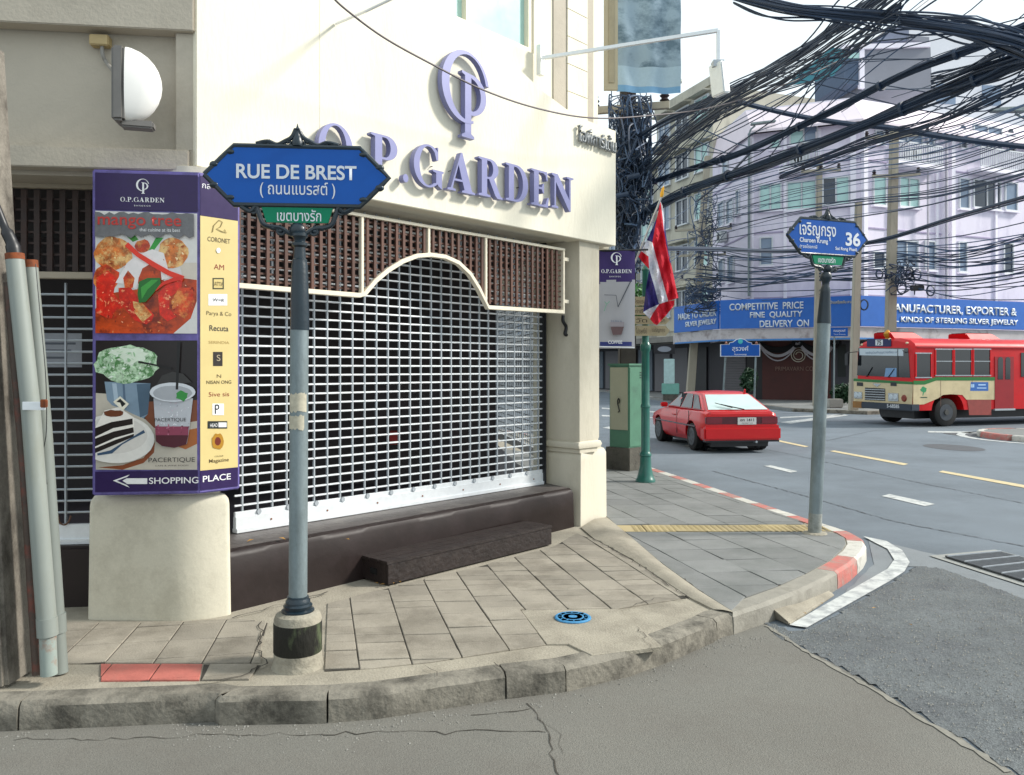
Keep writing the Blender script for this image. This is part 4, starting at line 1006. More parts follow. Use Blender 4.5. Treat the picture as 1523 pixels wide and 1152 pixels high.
def street_sign(root, fr, hw, hh):
    """fr: frame centred on the plate; hw half width, hh half height."""
    tip = hw; cor = hw - .155
    O = [(-tip,0),(-cor,hh),(cor,hh),(tip,0),(cor,-hh),(-cor,-hh)]
    MB().prism([fr(a,b,-.012) for a,b in O], fr.n*.024, SBLUE).build('name_plate', root)
    mb = MB()
    pl = []
    for i in range(6):
        a, b = O[i], O[(i+1)%6]
        for t in (0,.33,.66): pl.append((a[0]+(b[0]-a[0])*t, a[1]+(b[1]-a[1])*t))
    pl.append(pl[0]); mb.tube([fr(a,b,0) for a,b in pl], .0165, NAVY, 8, False)
    for s in (-1, 1):
        for k in (-1, 1):                 # small leaves on the slanting edges
            mb.ell(fr(s*(tip-.05), k*.055, 0), .028, .02, .02, NAVY, 8, 6); mb.ell(fr(s*(cor+.02), k*(hh-.035), 0), .03, .022, .018, NAVY, 8, 6)
        mb.tube(bez([fr(s*.22,hh+.014,0), fr(s*.16,hh+.028,0), fr(s*.11,hh+.012,0), fr(s*.07,hh+.03,0), fr(s*.03,hh+.055,0), fr(s*.008,hh+.10,0)], 5), .012, NAVY, 6)
        scroll(mb, (s*.055, hh+.022), .022, 1.1, R(90), fr, .007, s); scroll(mb, (s*.145, hh+.016), .018, 1.0, R(90), fr, .007, -s)
        mb.ell(fr(s*.20,hh+.018,0), .016,.012,.012, NAVY, 8, 6)
        mb.tube(bez([fr(s*.30,-hh-.008,0), fr(s*.25,-hh-.035,0), fr(s*.22,-hh-.01,0), fr(s*.205,-hh-.05,0), fr(s*.185,-hh-.10,0), fr(s*.15,-hh-.118,0), fr(s*.09,-hh-.125,0), fr(s*.04,-hh-.155,0), fr(0,-hh-.16,0)], 5), .014, NAVY, 7)
        scroll(mb, (s*.235, -hh-.03), .022, 1.2, R(90), fr, .008, s); scroll(mb, (s*.085, -hh-.14), .026, 1.3, R(90), fr, .010, -s)
        mb.ell(fr(s*.13,-hh-.125,0), .02,.014,.014, NAVY, 8, 6)
    mb.lathe(fr(0, hh+.005, 0), [(.03,0),(.034,.02),(.022,.05),(.012,.075),(.011,.085),(.016,.092),(.006,.105),(.001,.125)], NAVY, 10)
    mb.ell(fr(0,-hh-.135,.005), .045,.03,.04, NAVY, 10, 7)
    mb.build('scroll_frame', root, smooth=True)
    g = [(-.19,-hh-.012),(.19,-hh-.012),(.165,-hh-.095),(-.165,-hh-.095)]
    MB().prism([fr(a,b,-.008) for a,b in g], fr.n*.016, SGREEN).build('district_plate', root)
base1 = V((-1.165, 4.39, P)); yaw = R(-4)
r1 = thing('street_name_sign', 'nearer blue street name sign reading RUE DE BREST on a pole with a concrete foot', 'street sign', base1, 'blue street name signs')
zc1 = EYE + 286/1200*4.39; F1 = Frame(base1 + V((-.002,-.0,0)), (math.cos(R(5)), math.sin(R(5)), 0)); F1.o.z = zc1
street_sign(r1, F1, .49, .158)
MB().lathe(base1, [(.14,-.01),(.132,.02),(.1275,.06),(.1265,.255),(.118,.278),(.09,.292),(.02,.295)], mat('foot_concrete','958f80',.9,var=.2,scale=7,bump=.5,bscale=40,stain='5a554a',samt=.6,sscale=5), 28).build('concrete_foot', r1, smooth=True)
MB().lathe(base1, [(.1265,.075),(.1295,.08),(.1292,.235),(.126,.238)], mat('worn_black_band','17160f',.8,var=.3,scale=7,bump=.5,bscale=40,stain='5e6a4a',samt=.7,sscale=6,thr=(.56,.68),aniso=(1,1,.35)), 28).build('painted_band', r1, smooth=True)
MB().lathe(base1, [(.088,.29),(.088,.30),(.075,.306),(.078,.325),(.066,.335),(.066,.35),(.058,.36),(.058,.372),(.05,.374)], NAVY, 24).build('collar', r1, smooth=True)
zt1 = zc1 - .158 - .17
zb_ = EYE + (548-490)/1200*4.39
MB().tube([base1 + Z*.30, V((base1.x+.008, base1.y, zb_))], .0495, GALV, 20).build('pole', r1, smooth=True)
MB().lathe(V((base1.x+.010, base1.y, 0)), [(.051,zb_-.002),(.0505,zb_+.10),(.044,zt1-.16),(.040,zt1-.14),(.040,zt1-.125),(.033,zt1-.12),(.03,zt1-.06),(.042,zt1-.05),(.042,zt1-.035),(.03,zt1-.028),(.032,zt1-.012),(.044,zt1),(.044,zt1+.014),(.02,zt1+.03)], NAVY, 20).build('sleeve', r1, smooth=True)
TAPE = mat('torn_paper_strip', 'b3ad9a', .9, var=.2, scale=30)
for y0, y1 in ((585,612),(617,638)):
    mb = MB(); k = mb.mi(TAPE); n_ = 14; i0 = 0; za, zb2 = EYE-(y1-548)/1200*4.36, EYE-(y0-548)/1200*4.36
    for i in range(n_+1):
        t = R(185 + i*120/n_ + (12 if y0 == 617 else 30)); jz = random.uniform(-.008,.008)
        for z_ in (za+jz, zb2+random.uniform(-.008,.008)): mb.v.append(V((base1.x+.006+math.cos(t)*.0515, base1.y+math.sin(t)*.0515, z_)))
    for i in range(n_): mb.f.append((2*i,2*i+2,2*i+3,2*i+1)); mb.m.append(k)
    mb.build('paper_remnant', r1)
text('lettering', 'RUE DE BREST', r1, F1(*F1.px(442,256.5), .014), F1.r, .079, .64, SWHITE, .001, .022)
text('lettering', '( ถนนแบรสต์ )', r1, F1(*F1.px(443.5,283.5), .014), F1.r, .088, .40, SWHITE, .001, .006)
text('lettering', 'เขตบางรัก', r1, F1(*F1.px(445.5,320.5), .010), F1.r, .064, .235, SWHITE, .001, .006)
base2 = Gp(1211.5, 793, P); top2 = V((Wp(1231,353,7.86).x, 7.86, 0))
r2 = thing('street_name_sign', 'farther blue street name sign numbered 36 on a leaning pole at the kerb', 'street sign', base2, 'blue street name signs')
zc2 = EYE + 195/1200*7.86; F2 = Frame((top2.x, 7.86, zc2), (math.cos(R(21)), math.sin(R(21)), 0))
street_sign(r2, F2, .485, .168)
zb2_ = EYE + 68/1200*7.85
pt = lambda z: base2.lerp(V((top2.x, 7.86, zc2)), (z-P)/(zc2-P))
MB().tube([pt(P-.02), pt(zb2_)], .062, GALV, 18).build('pole', r2, smooth=True)
MB().tube([pt(P-.01), pt(P+.20)], .0632, mat('scuffed_pole_foot','8d918c',.8,var=.25,scale=12,stain='5a5a52',samt=.7,sscale=9), 18, False).build('scuffed_foot', r2, smooth=True)
MB().lathe(base2+Z*.002, [(.12,0),(.11,.008),(.07,.014)], mat('foot_concrete','958f80'), 14).build('mortar_ring', r2)
zs = [zb2_-.003, zb2_+.02, zb2_+.30, zb2_+.32, zb2_+.36, zb2_+.40, zb2_+.43, zb2_+.47, zc2-.34]
MB().tube([pt(z) for z in zs], [.066,.066,.047,.05,.036,.035,.055,.055,.04], NAVY, 18).build('sleeve', r2, smooth=True)
text('lettering', 'เจริญกรุง', r2, F2(*F2.px(1215,344.5), .014), F2.r, .165, .44, SWHITE, .001, .012)
text('lettering', '36', r2, F2(*F2.px(1267,356), .014), F2.r, .135, .185, SWHITE, .001, .03)
text('lettering', 'Charoen Krung', r2, F2(*F2.px(1209,358.5), .014), F2.r, .058, .34, SWHITE, .001, .02)
text('lettering', '(ซอยโรงภาษี', r2, F2(*F2.px(1201,367), .014), F2.r, .045, .21, SWHITE, .001, .01)
text('lettering', 'Soi Rong Phasi)', r2, F2(*F2.px(1257,371), .014), F2.r, .042, .27, SWHITE, .001, .02)
text('lettering', 'เขตบางรัก', r2, F2(*F2.px(1228.5,386.5), .010), F2.r, .055, .21, SWHITE, .001, .006)
# ---------------------------------------------------------------- pole and pipes at the left edge
CPOLE = mat('stained_concrete_pole', '7c766c', .9, var=.2, scale=6, bump=.5, bscale=30, stain='2c2620', samt=.8, sscale=3.2, aniso=(1,1,.55), grain=.15, gscale=90, thr=(.48,.64))
PVC = mat('grey_green_pipe', '848a84', .5, var=.07, scale=8, stain='7a7a6a', samt=.5, sscale=6, aniso=(1,1,.3))
RUST = mat('rusty_pipe_end', '7a3d1a', .8, var=.4, scale=25, stain='2a1810', samt=.7, sscale=12)
A_, B_ = Wp(-8, 1008, 4.22), Wp(-52, 60, 4.30); A_.z = P - .01
mb = MB(); fp_ = lambda c, h_: [c + V((-h_,-h_,0)), c + V((h_,-h_,0)), c + V((h_,h_,0)), c + V((-h_,h_,0))]
mb.hexa(fp_(A_, .16) + fp_(B_, .135), CPOLE); up = mb.build('utility_pole', bevel=.02); tag(up, 'square stained concrete utility pole at the left edge of the pavement', 'utility pole')
t1 = thing('cable_pipe', 'front grey pipe with a rusty rim leaning up the left utility pole', 'pipe', (-2.44,4.2,P), 'grey pipes on the left utility pole')
a, b, c = Wp(70,930,4.12), Wp(45,600,4.14), Wp(22,384,4.17)
MB().tube([a, b, c], [.047,.045,.044], PVC, 16).build('pipe', t1, smooth=True)
MB().tube([Wp(73,1003,4.12), Wp(70.5,934,4.12)], .040, mat('rust_streaked_pipe','8b9690',.6,var=.1,scale=8,stain='8a4a20',samt=.9,sscale=5,thr=(.5,.65)), 16).build('lower_pipe', t1, smooth=True)
MB().tube([Wp(71,945,4.12), Wp(69.5,918,4.12)], .050, PVC, 16).build('coupling', t1, smooth=True)
MB().tube([Wp(22.4,386,4.17), Wp(21.6,377,4.17)], .0455, RUST, 16).build('rusty_rim', t1, smooth=True)
MB().tube(bez([Wp(22,382,4.17), Wp(18,362,4.17), Wp(8,340,4.17), Wp(-8,300,4.17)],5), [.036]*5+[.03]*5+[.02]*6, BLK, 12).build('cable_wrap', t1, smooth=True)
t2 = thing('cable_pipe', 'rear grey pipe with a rusty rim behind the front one on the left utility pole', 'pipe', (-2.4,4.35,P), 'grey pipes on the left utility pole')
MB().tube([Wp(90,1000,4.27), Wp(66,640,4.28), Wp(45,396,4.30)], .038, PVC, 16).build('pipe', t2, smooth=True)
MB().tube([Wp(45.1,398,4.30), Wp(44.2,387,4.30)], .0395, RUST, 16).build('rusty_rim', t2, smooth=True)
MB().tube([Wp(86.5,940,4.27), Wp(85.2,912,4.27)], .042, PVC, 16).build('coupling', t2, smooth=True)
t3 = MB().tube([Wp(55,1003,4.16), Wp(36,700,4.18), Wp(12,420,4.2)], .022, mat('old_brown_pipe','4d4038',.7,var=.3,scale=12,stain='8a3a2a',samt=.7,sscale=8), 12).build('drain_pipe', smooth=True)
tag(t3, 'thin old brown pipe between the left utility pole and the grey pipes', 'pipe')
st = MB(); 
for k, (x0, x1, y0) in enumerate(((36,64,606),)): st.box(Frame(Wp(50,603,4.088),(1,.0,0)), -.055,.062,-.022,.02,0,.006, ALU)
st.build('clamp', t1, bevel=.002); MB().box(Frame(Wp(66,600,4.075),(1,0,0)), -.012,.02,-.02,.022,0,.02, RUST).build('clamp_bolt', t1, bevel=.004)
MB().tube(bez([Wp(53,392,4.22), Wp(60,470,4.2), Wp(68,560,4.18), Wp(69,640,4.18), Wp(63,680,4.17), Wp(70,720,4.17)],6), .0022, BLK, 5).build('thin_wire', t2)
# ---------------------------------------------------------------- green lamp post with finger boards and flag
PG = mat('dark_green_post_paint', '0d5c50', .35, var=.12, scale=12, coat=.3)
gb = Gp(960, 716, P)
gp = thing('green_post', 'dark green cast iron post with a flared foot carrying cream direction boards and the flag', 'post', gb)
MB().lathe(gb, [(.14,0),(.14,.03),(.125,.05),(.105,.11),(.082,.22),(.075,.36),(.085,.37),(.085,.40),(.070,.42),(.062,.44),(.060,1.05),(.070,1.06),(.070,1.09),(.058,1.11),(.056,1.85),(.07,1.87),(.075,1.9),(.075,1.95),(.06,1.97),(.05,2.0),(.045,3.0),(.06,3.02),(.03,3.08),(.001,3.1)], PG, 20).build('post', gp, smooth=True)
BRD = mat('cream_direction_board', 'a59a7c', .6, var=.1, scale=10, stain='6a6048', samt=.4, sscale=8)
for k, (y0, y1, x1) in enumerate(((441,454,990),(456,468,992),(470,482,996),(484,499,996))):
    F_ = Frame(Wp(930,(y0+y1)/2,gb.y-.09), (1,.05,0)); L_ = (x1-930)/1200*gb.y; h_ = (y1-y0)/2/1200*gb.y
    bo = MB().prism([F_(0,-h_), F_(L_-.06,-h_), F_(L_,0), F_(L_-.06,h_), F_(0,h_)], F_.n*.02, BRD); bo = bo.build('direction_board', gp)
    text('lettering', ('สาทร','สีลม','บางรัก','เจริญกรุง')[k], bo, F_(L_*.75,0,.021), F_.r, h_*1.1, L_*.28, flatm('4a4030'), .001); text('lettering', ('โรงแรม','ท่าเรือ','วัด','ไปรษณีย์')[k], bo, F_(L_*.36,0,.021), F_.r, h_*1.1, L_*.25, flatm('4a4030'), .001)
fl = thing('national_flag', 'red white and blue striped flag hanging from a slanted staff with a gold tip', 'flag', Wp(948,378,10.9))
MB().tube([Wp(942,396,11.1), Wp(984,292,10.8)], .014, mat('silver_staff','b8bcc0',.4,metal=.4), 10).build('staff', fl, smooth=True)
MB().tube([Wp(983.5,293,10.8), Wp(984.5,288,10.8), Wp(985.3,284,10.8), Wp(986,281,10.8), Wp(987,276.5,10.8)], [.018,.028,.018,.022,.002], mat('gold_paint','d09a2a',.35,metal=.5), 10).build('finial', fl, smooth=True)
zf3 = lambda P_: [(860+x/4.266, 250+y/4.266) for x, y in P_]
FR_, FW_, FBl = mat('flag_red_cloth','c4102a',.8,var=.05,scale=4), mat('flag_white_cloth','d4d6e0',.8,var=.04,scale=4), mat('flag_blue_cloth','241a66',.8,var=.08,scale=4)
def fold(x, y): return 10.86 + .045*math.sin((x*1.0+y*.30)*.33) + .03*math.sin(x*.61 - y*.11)
def cloth(P_, m, mb):      # fine triangles so that the folds bend smoothly
    tri = tessellate_polygon([[V((x,y,0)) for x,y in P_]])
    def sub(a,b,c,d):
        l = max(math.dist(a,b), math.dist(b,c), math.dist(c,a))
        if l < 4 or d > 7: mb.face([Wp(q[0],q[1],fold(*q)) for q in (a,b,c)], m); return
        if l == math.dist(a,b): e = ((a[0]+b[0])/2,(a[1]+b[1])/2); sub(a,e,c,d+1); sub(e,b,c,d+1)
        elif l == math.dist(b,c): e = ((c[0]+b[0])/2,(c[1]+b[1])/2); sub(a,b,e,d+1); sub(a,e,c,d+1)
        else: e = ((a[0]+c[0])/2,(a[1]+c[1])/2); sub(a,b,e,d+1); sub(e,b,c,d+1)
    for t in tri: sub(*[P_[i] for i in t], 0)
mb = MB()
for m, P_ in ((FR_, [(522,208),(532,280),(545,400),(590,610),(635,822),(571,843),(520,660),(470,470),(500,310)]),
              (FW_, [(522,208),(536,240),(546,330),(545,400),(532,280)]), (FBl, [(545,330),(558,420),(582,600),(590,612),(545,400)]),
              (FBl, [(500,310),(470,470),(435,455),(475,370)]), (FW_, [(435,455),(470,470),(520,660),(571,843),(513,862),(480,740),(450,640),(446,560),(400,525)]),
              (FR_, [(400,525),(446,560),(450,640),(412,600),(382,560)]), (FBl, [(450,640),(480,740),(513,862),(450,890),(412,912),(430,760)]),
              (FW_, [(412,912),(450,890),(513,862),(480,910),(455,957)]), (FR_, [(513,862),(571,843),(612,836),(608,870),(560,930),(500,995),(480,985),(455,957),(480,910)])):
    cloth(zf3(P_), m, mb)
co = mb.build('flag_cloth', fl, smooth=True); 
# ---------------------------------------------------------------- hanging banner beside the pillar
by = 8.62
bn = thing('hanging_banner', 'narrow purple and grey coffee banner hanging from a rod on the pillar', 'banner', Wp(872,373,by))
MB().tube([Wp(868,373.5,by+.03), Wp(964,371,by-.03)], .011, BLK, 10).build('rod', bn); MB().ell(Wp(871,375,by), .025,.035,.045, BLK, 12, 8).build('rosette', bn, smooth=True)
Fn = Frame(Wp(916,445,by), (1,.02,0)); WV = lambda a: .018*math.sin(a*14)
BP, BG, BB = mat('banner_purple','33205e',.7,var=.05), mat('banner_grey','a5a4a8',.7,var=.05,scale=3), mat('banner_blue','27306e',.7)
mb = MB(); kp, kg, kb = mb.mi(BP), mb.mi(BG), mb.mi(BB); nx, ny = 12, 44; W_, H_ = .405, 1.04
a0 = Fn.px(888,445)[0]; b1 = Fn.px(900,373)[1]
for j in range(ny+1):
    for i in range(nx+1):
        a = a0 + W_*i/nx; b = b1 - H_*j/ny; mb.v.append(Fn(a, b, WV(a) + .01*math.sin(b*5)))
for j in range(ny):
    for i in range(nx):
        t = i/nx; f = j/ny; wave = .335 - .07*t - .03*math.sin(t*6.0)
        A = j*(nx+1)+i; mb.f.append((A,A+1,A+nx+2,A+nx+1)); mb.m.append(kp if f < wave else (kb if .915 < f < .975 and 0 < i < nx-1 else kg))
mb.build('banner_cloth', bn, smooth=True)
dN = .035
logo('emblem', bn, Fn(*Fn.px(916.5,384.5,dN), dN), Fn.r, .135, .115, WHT, .001)
serif_text('lettering', 'O.P.GARDEN', bn, Fn(*Fn.px(917,403,dN), dN), Fn.r, .042, .325, WHT, .001)
text('lettering', 'B A N G K O K', bn, Fn(*Fn.px(915,411,dN), dN), Fn.r, .014, .12, WHT, .001)
text('lettering', 'COFFEE', bn, Fn(*Fn.px(915,508.5,dN), dN), Fn.r, .034, .15, WHT, .001, .01)
text('lettering', 'PARKA', bn, Fn(*Fn.px(917,478,dN), dN), Fn.r, .03, .12, flatm('6a7080'), .001)
z3 = zf3
for q_, it_ in enumerate([('3a4048', z3(stroke([(165,803),(240,805),(252,880)], 4))), ('3a4048', z3(stroke([(252,880),(335,712)], 6))), ('7a9a88', z3(stroke([(165,905),(180,860),(200,845)], 7))), ('7a9a88', z3(stroke([(180,862),(168,845)], 6))),
   ('5a4040', z3([(205,1005),(290,1005),(275,1055),(220,1058)])), ('8c8488', z3([(203,975),(292,975),(290,1004),(205,1004)]))]): print_px('drink_print', bn, Fn, dN + q_*.0006, [it_])
MB().tube(bez([Wp(884,494,by+.05), Wp(882,505,by), Wp(879,516,by-.05)],4), .008, WHT, 8).build('lower_bracket', bn); MB().tube([Wp(886,515,by-.03), Wp(944,517,by-.03)], .006, ALU, 6).build('bottom_rod', bn)
# large faded banner high on the side wall
Fh = Frame(Wp(963,80,10.2), (1,.06,0)); FADE = mat('faded_photo_print','8fa4b2',.8,var=.10,scale=1.5,stain='47606f',samt=.8,sscale=2.6,thr=(.46,.62),aniso=(1,1,1.6))
hb = thing('hanging_banner', 'large faded blue-grey banner high beside the cream building under the sky', 'banner', Wp(920,138,10.2))
mb = MB(); a0, a1 = Fh.px(917,80)[0], Fh.px(1012,80)[0]; b0 = Fh.px(963,137)[1]; nx, ny = 16, 20; k = mb.mi(FADE); k2 = mb.mi(flatm('9fb6c4',.8)); k3 = mb.mi(flatm('6f9cc0',.8))
for j in range(ny+1):
    for i in range(nx+1): mb.v.append(Fh(a0+(a1-a0)*i/nx, b0 + 1.65*j/ny - .012*math.sin(i/nx*3.1)*(ny-j)/ny, .02*math.sin(i*.9)+.012*math.sin(j*.8+i*.3)))
for j in range(ny):
    for i in range(nx): A = j*(nx+1)+i; mb.f.append((A,A+1,A+nx+2,A+nx+1)); mb.m.append(k3 if j == 0 else k2 if j < 4 else k)
mb.build('banner_cloth', hb, smooth=True); MB().tube([Fh(a0-.5,b0+1.65,0), Fh(a1+.03,b0+1.65,0)], .02, ALU, 8).build('rod', hb)
# louvred shutter standing out from the side wall
sh = thing('window_shutter', 'beige opened window shutter between the cream building and the faded banner', 'shutter', Wp(909,130,9.3))
Fs = Frame(Wp(909,75,9.3), (1,0,0)); MB().box(Fs, -.085,.075,-.46,.62,-.02,.02, mat('beige_shutter','b0a68c',.6,var=.05)).build('frame', sh, bevel=.004); MB().box(Fs, -.035,.035,-.38,.6,.021,.03, mat('shutter_panel','9f957c',.6)).build('panel', sh, bevel=.003)
# floodlight on its long arm
wl = thing('floodlight', 'floodlight on a long pale bracket arm reaching out above the sign wall', 'floodlight', Wp(805,80,8.2))
s0, s1 = Wp(806,86,8.05), Wp(1068,45,7.54)
MB().tube([s0, s1], .022, ALU, 4).build('arm', wl); MB().tube([s1, Wp(1068,93,7.54)], .02, ALU, 4).build('drop_rod', wl)
MB().box(Frame(Wp(804,85,8.1),(.68,.73,0)), -.03,.03,-.18,.12,-.03,.03, ALU).build('wall_plate', wl); MB().box(Frame(Wp(1064,96,7.5),(1,0,0)), -.03,.07,-.03,.03,-.05,.05, ALUD).build('yoke', wl)
lampb = MB(); Fq = Frame(Wp(1070,116,7.5),(1,.5,0)); lampb.hexa([Fq(-.02,-.16,.09),Fq(.06,-.15,.09),Fq(.06,-.15,-.09),Fq(-.02,-.16,-.09),Fq(-.06,.13,.09),Fq(.02,.13,.09),Fq(.02,.13,-.09),Fq(-.06,.13,-.09)], ALU); lampb.build('lamp_head', wl, bevel=.01)
r_ = MB().tube([FB(*FB.px(500,35,.46),.46), Wp(545,16,5.55), Wp(640,-30,5.2)], .010, ALU, 8).build('bracket_rod'); tag(r_, 'thin metal rod standing out from the top left of the sign wall', 'rod')
# ---------------------------------------------------------------- electrical cabinet
CG = mat('green_cabinet_paint','4c7a62',.55,var=.08,scale=6,stain='3a5548',samt=.5,sscale=4); CCr = mat('pale_cabinet_door','a5a58e',.55,var=.06,scale=5)
cb0 = Gp(936,701,P); cb0.z = 0; cab = thing('electric_cabinet', 'green and cream street electrical cabinet on a dark concrete block behind the green post', 'cabinet', cb0+Z*P)
dl, dr_ = V((-.72,.69,0)), V((.73,.68,0))
def slab4(c, l, r, z0, z1, m, ins=0): 
    c = c + (dl+dr_)*ins; return MB().prism([c+Z*z0, c+dr_*r+Z*z0, c+dr_*r+dl*l+Z*z0, c+dl*l+Z*z0], Z*(z1-z0), m)
slab4(cb0,.47,.55,P-.01,.50,mat('dark_stained_concrete','57544c',.9,var=.25,scale=5,bump=.5,bscale=35,stain='2a2823',samt=.7,sscale=4)).build('plinth', cab, bevel=.01)
cc0 = cb0 + (dl+dr_)*.035; slab4(cc0,.38,.35,.50,1.80,CG).build('body', cab, bevel=.006); slab4(cc0-(dl+dr_)*.02,.42,.39,1.80,1.83,CG).build('lid', cab)
Fc = Frame(cc0+dl*.38, -dl); MB().box(Fc, .02,.36,.78,1.77,0,.012, CCr).build('door', cab, bevel=.003); MB().tube(bez([Fc(.2,1.2,.02),Fc(.22,1.24,.03),Fc(.2,1.28,.03),Fc(.18,1.22,.03),Fc(.2,1.14,.03),Fc(.215,1.08,.03),Fc(.19,1.06,.03)],4), .009, BLK, 6).build('handle', cab)
Fr = Frame(cc0, dr_); MB().box(Fr, .015,.335,.52,1.77,0,.008, CG).build('door', cab, bevel=.003)
for k in range(3): MB().box(Fr, .26,.31,1.60+k*.04,1.615+k*.04,.009,.013, BLK).build('vent_slot', cab)
# ---------------------------------------------------------------- red hatchback
CRED = mat('glossy_red_car_paint','c2020c',.3,var=.04,scale=3,coat=.35,spec=.4); CGL = mat('dark_car_glass','14181a',.04,var=0,spec=.9); RGL = mat('painted_sky_glass','b9cdca',.05,var=.12,scale=2.5,spec=1)  # rear window glass: pale sky reflection put into its colour
TYRE = mat('tyre_rubber','121212',.8,var=.2,scale=20,bump=.2); RIM = mat('silver_rim','4c4f54',.4,metal=.6,var=.1); DRED = mat('dark_red_lens','4a0a18',.15,var=.1,coat=.6); LENS = mat('tail_lamp_lens','6e1020',.15,var=.1,coat=.6)
cl = V((4.76, 16.72, 0)); cf = V((-math.sin(R(8)), math.cos(R(8)), 0)); cr = V((cf.y, -cf.x, 0))
car = thing('red_car', 'red hatchback car driving away on the street beyond the corner', 'car', cl)
cp = lambda x, y, z: cl + cr*x + cf*(y*.90) + Z*z
def loft(st, close=True, m=None, f=cp, mirror=True):
    mb = MB(); k = mb.mi(m); n = None
    for y, pts in st:
        full = [(x,z) for x,z in pts] + [(-x,z) for x,z in reversed(pts) if x > 1e-6]
        n = len(full); mb.v += [f(x,y,z) for x,z in full]
    for i in range(len(st)-1):
        for j in range(n): A=i*n+j; B=i*n+(j+1)%n; mb.f.append((A,B,B+n,A+n)); mb.m.append(k)
    mb.f.append(tuple(range(n))); mb.f.append(tuple((len(st)-1)*n+j for j in reversed(range(n)))); mb.m += [k,k]
    return mb
def bool_cut(o, cutters):
    for c_ in cutters:
        md = o.modifiers.new('b','BOOLEAN'); md.operation='DIFFERENCE'; md.object=c_; md.solver='EXACT'
    bpy.context.view_layer.update(); me = bpy.data.meshes.new_from_object(o.evaluated_get(bpy.context.evaluated_depsgraph_get()))
    o.modifiers.clear(); old = o.data; o.data = me; me.name = old.name
    for c_ in cutters: bpy.data.objects.remove(c_)
    try: me.set_sharp_from_angle(angle=R(35))
    except Exception: pass
    for p in me.polygons: p.use_smooth = True
sec = lambda w_, zb3, zt3: [(0,zb3),(w_-.10,zb3),(w_-.02,zb3+.10),(w_,zb3+.28),(w_-.005,zt3-.16),(w_-.035,zt3-.04),(w_-.11,zt3),(0,zt3+.02)]
st = [(.0,sec(.77,.33,.80)),(.05,sec(.80,.30,.845)),(.3,sec(.83,.25,.875)),(1.0,sec(.838,.21,.875)),(2.0,sec(.84,.20,.865)),(2.9,sec(.835,.20,.85)),(3.5,sec(.82,.22,.77)),(3.9,sec(.78,.28,.70)),(4.08,sec(.70,.32,.62))]
body = loft(st, m=CRED).build('body', car, smooth=True)
cyl = []
for y in (.80, 3.28):
    for s in (-1,1):
        mbx = MB().tube([cp(s*.60,y,.30), cp(s*1.0,y,.30)], .345, BLK, 28); cyl.append(mbx.build('cutter'))
bool_cut(body, cyl)
rs = [(.14,.745,.86),(.80,.60,1.20)]
cab_o = MB(); bot = [(-.75,.10),(.75,.10),(.77,1.6),(.74,2.95),(-.74,2.95),(-.77,1.6)]; tp = [(-.56,.92),(.56,.92),(.60,1.5),(.56,2.18),(-.56,2.18),(-.60,1.5)]
tz = [1.205,1.205,1.245,1.215,1.215,1.245]
k = cab_o.mi(CRED); cab_o.v = [cp(x,y,.84) for x,y in bot] + [cp(x,y,z) for (x,y),z in zip(tp,tz)] + [cp(0,1.5,1.27)]
for j in range(6): cab_o.f += [(j,(j+1)%6,6+(j+1)%6,6+j),(6+j,6+(j+1)%6,12)]; cab_o.m += [k,k]
cab_o.f.append((5,4,3,2,1,0)); cab_o.m.append(k)
cab_o.build('roof', car, smooth=True, bevel=.045, seg=4)
def glass(P_, m, name, lift=.012, par=car):
    P_ = [cp(*p) for p in P_]; n_ = (P_[1]-P_[0]).cross(P_[2]-P_[0]).normalized(); 
    if n_.dot((P_[0]-cp(0,1.5,.7))) < 0: n_ = -n_
    return MB().prism([p + n_*(lift-.006) for p in P_], n_*.008, m).build(name, par)
def lerp3(a,b,t): return tuple(a[i]+(b[i]-a[i])*t for i in range(3))
def onrear(u, v): # rear hatch plane
    a = lerp3((-.75,.10,.84),(.75,.10,.84),u); b = lerp3((-.56,.92,1.205),(.56,.92,1.205),u); return lerp3(a,b,v)
glass([onrear(.05,.12),onrear(.95,.12),onrear(.93,.93),onrear(.07,.93)], RGL, 'rear_window')
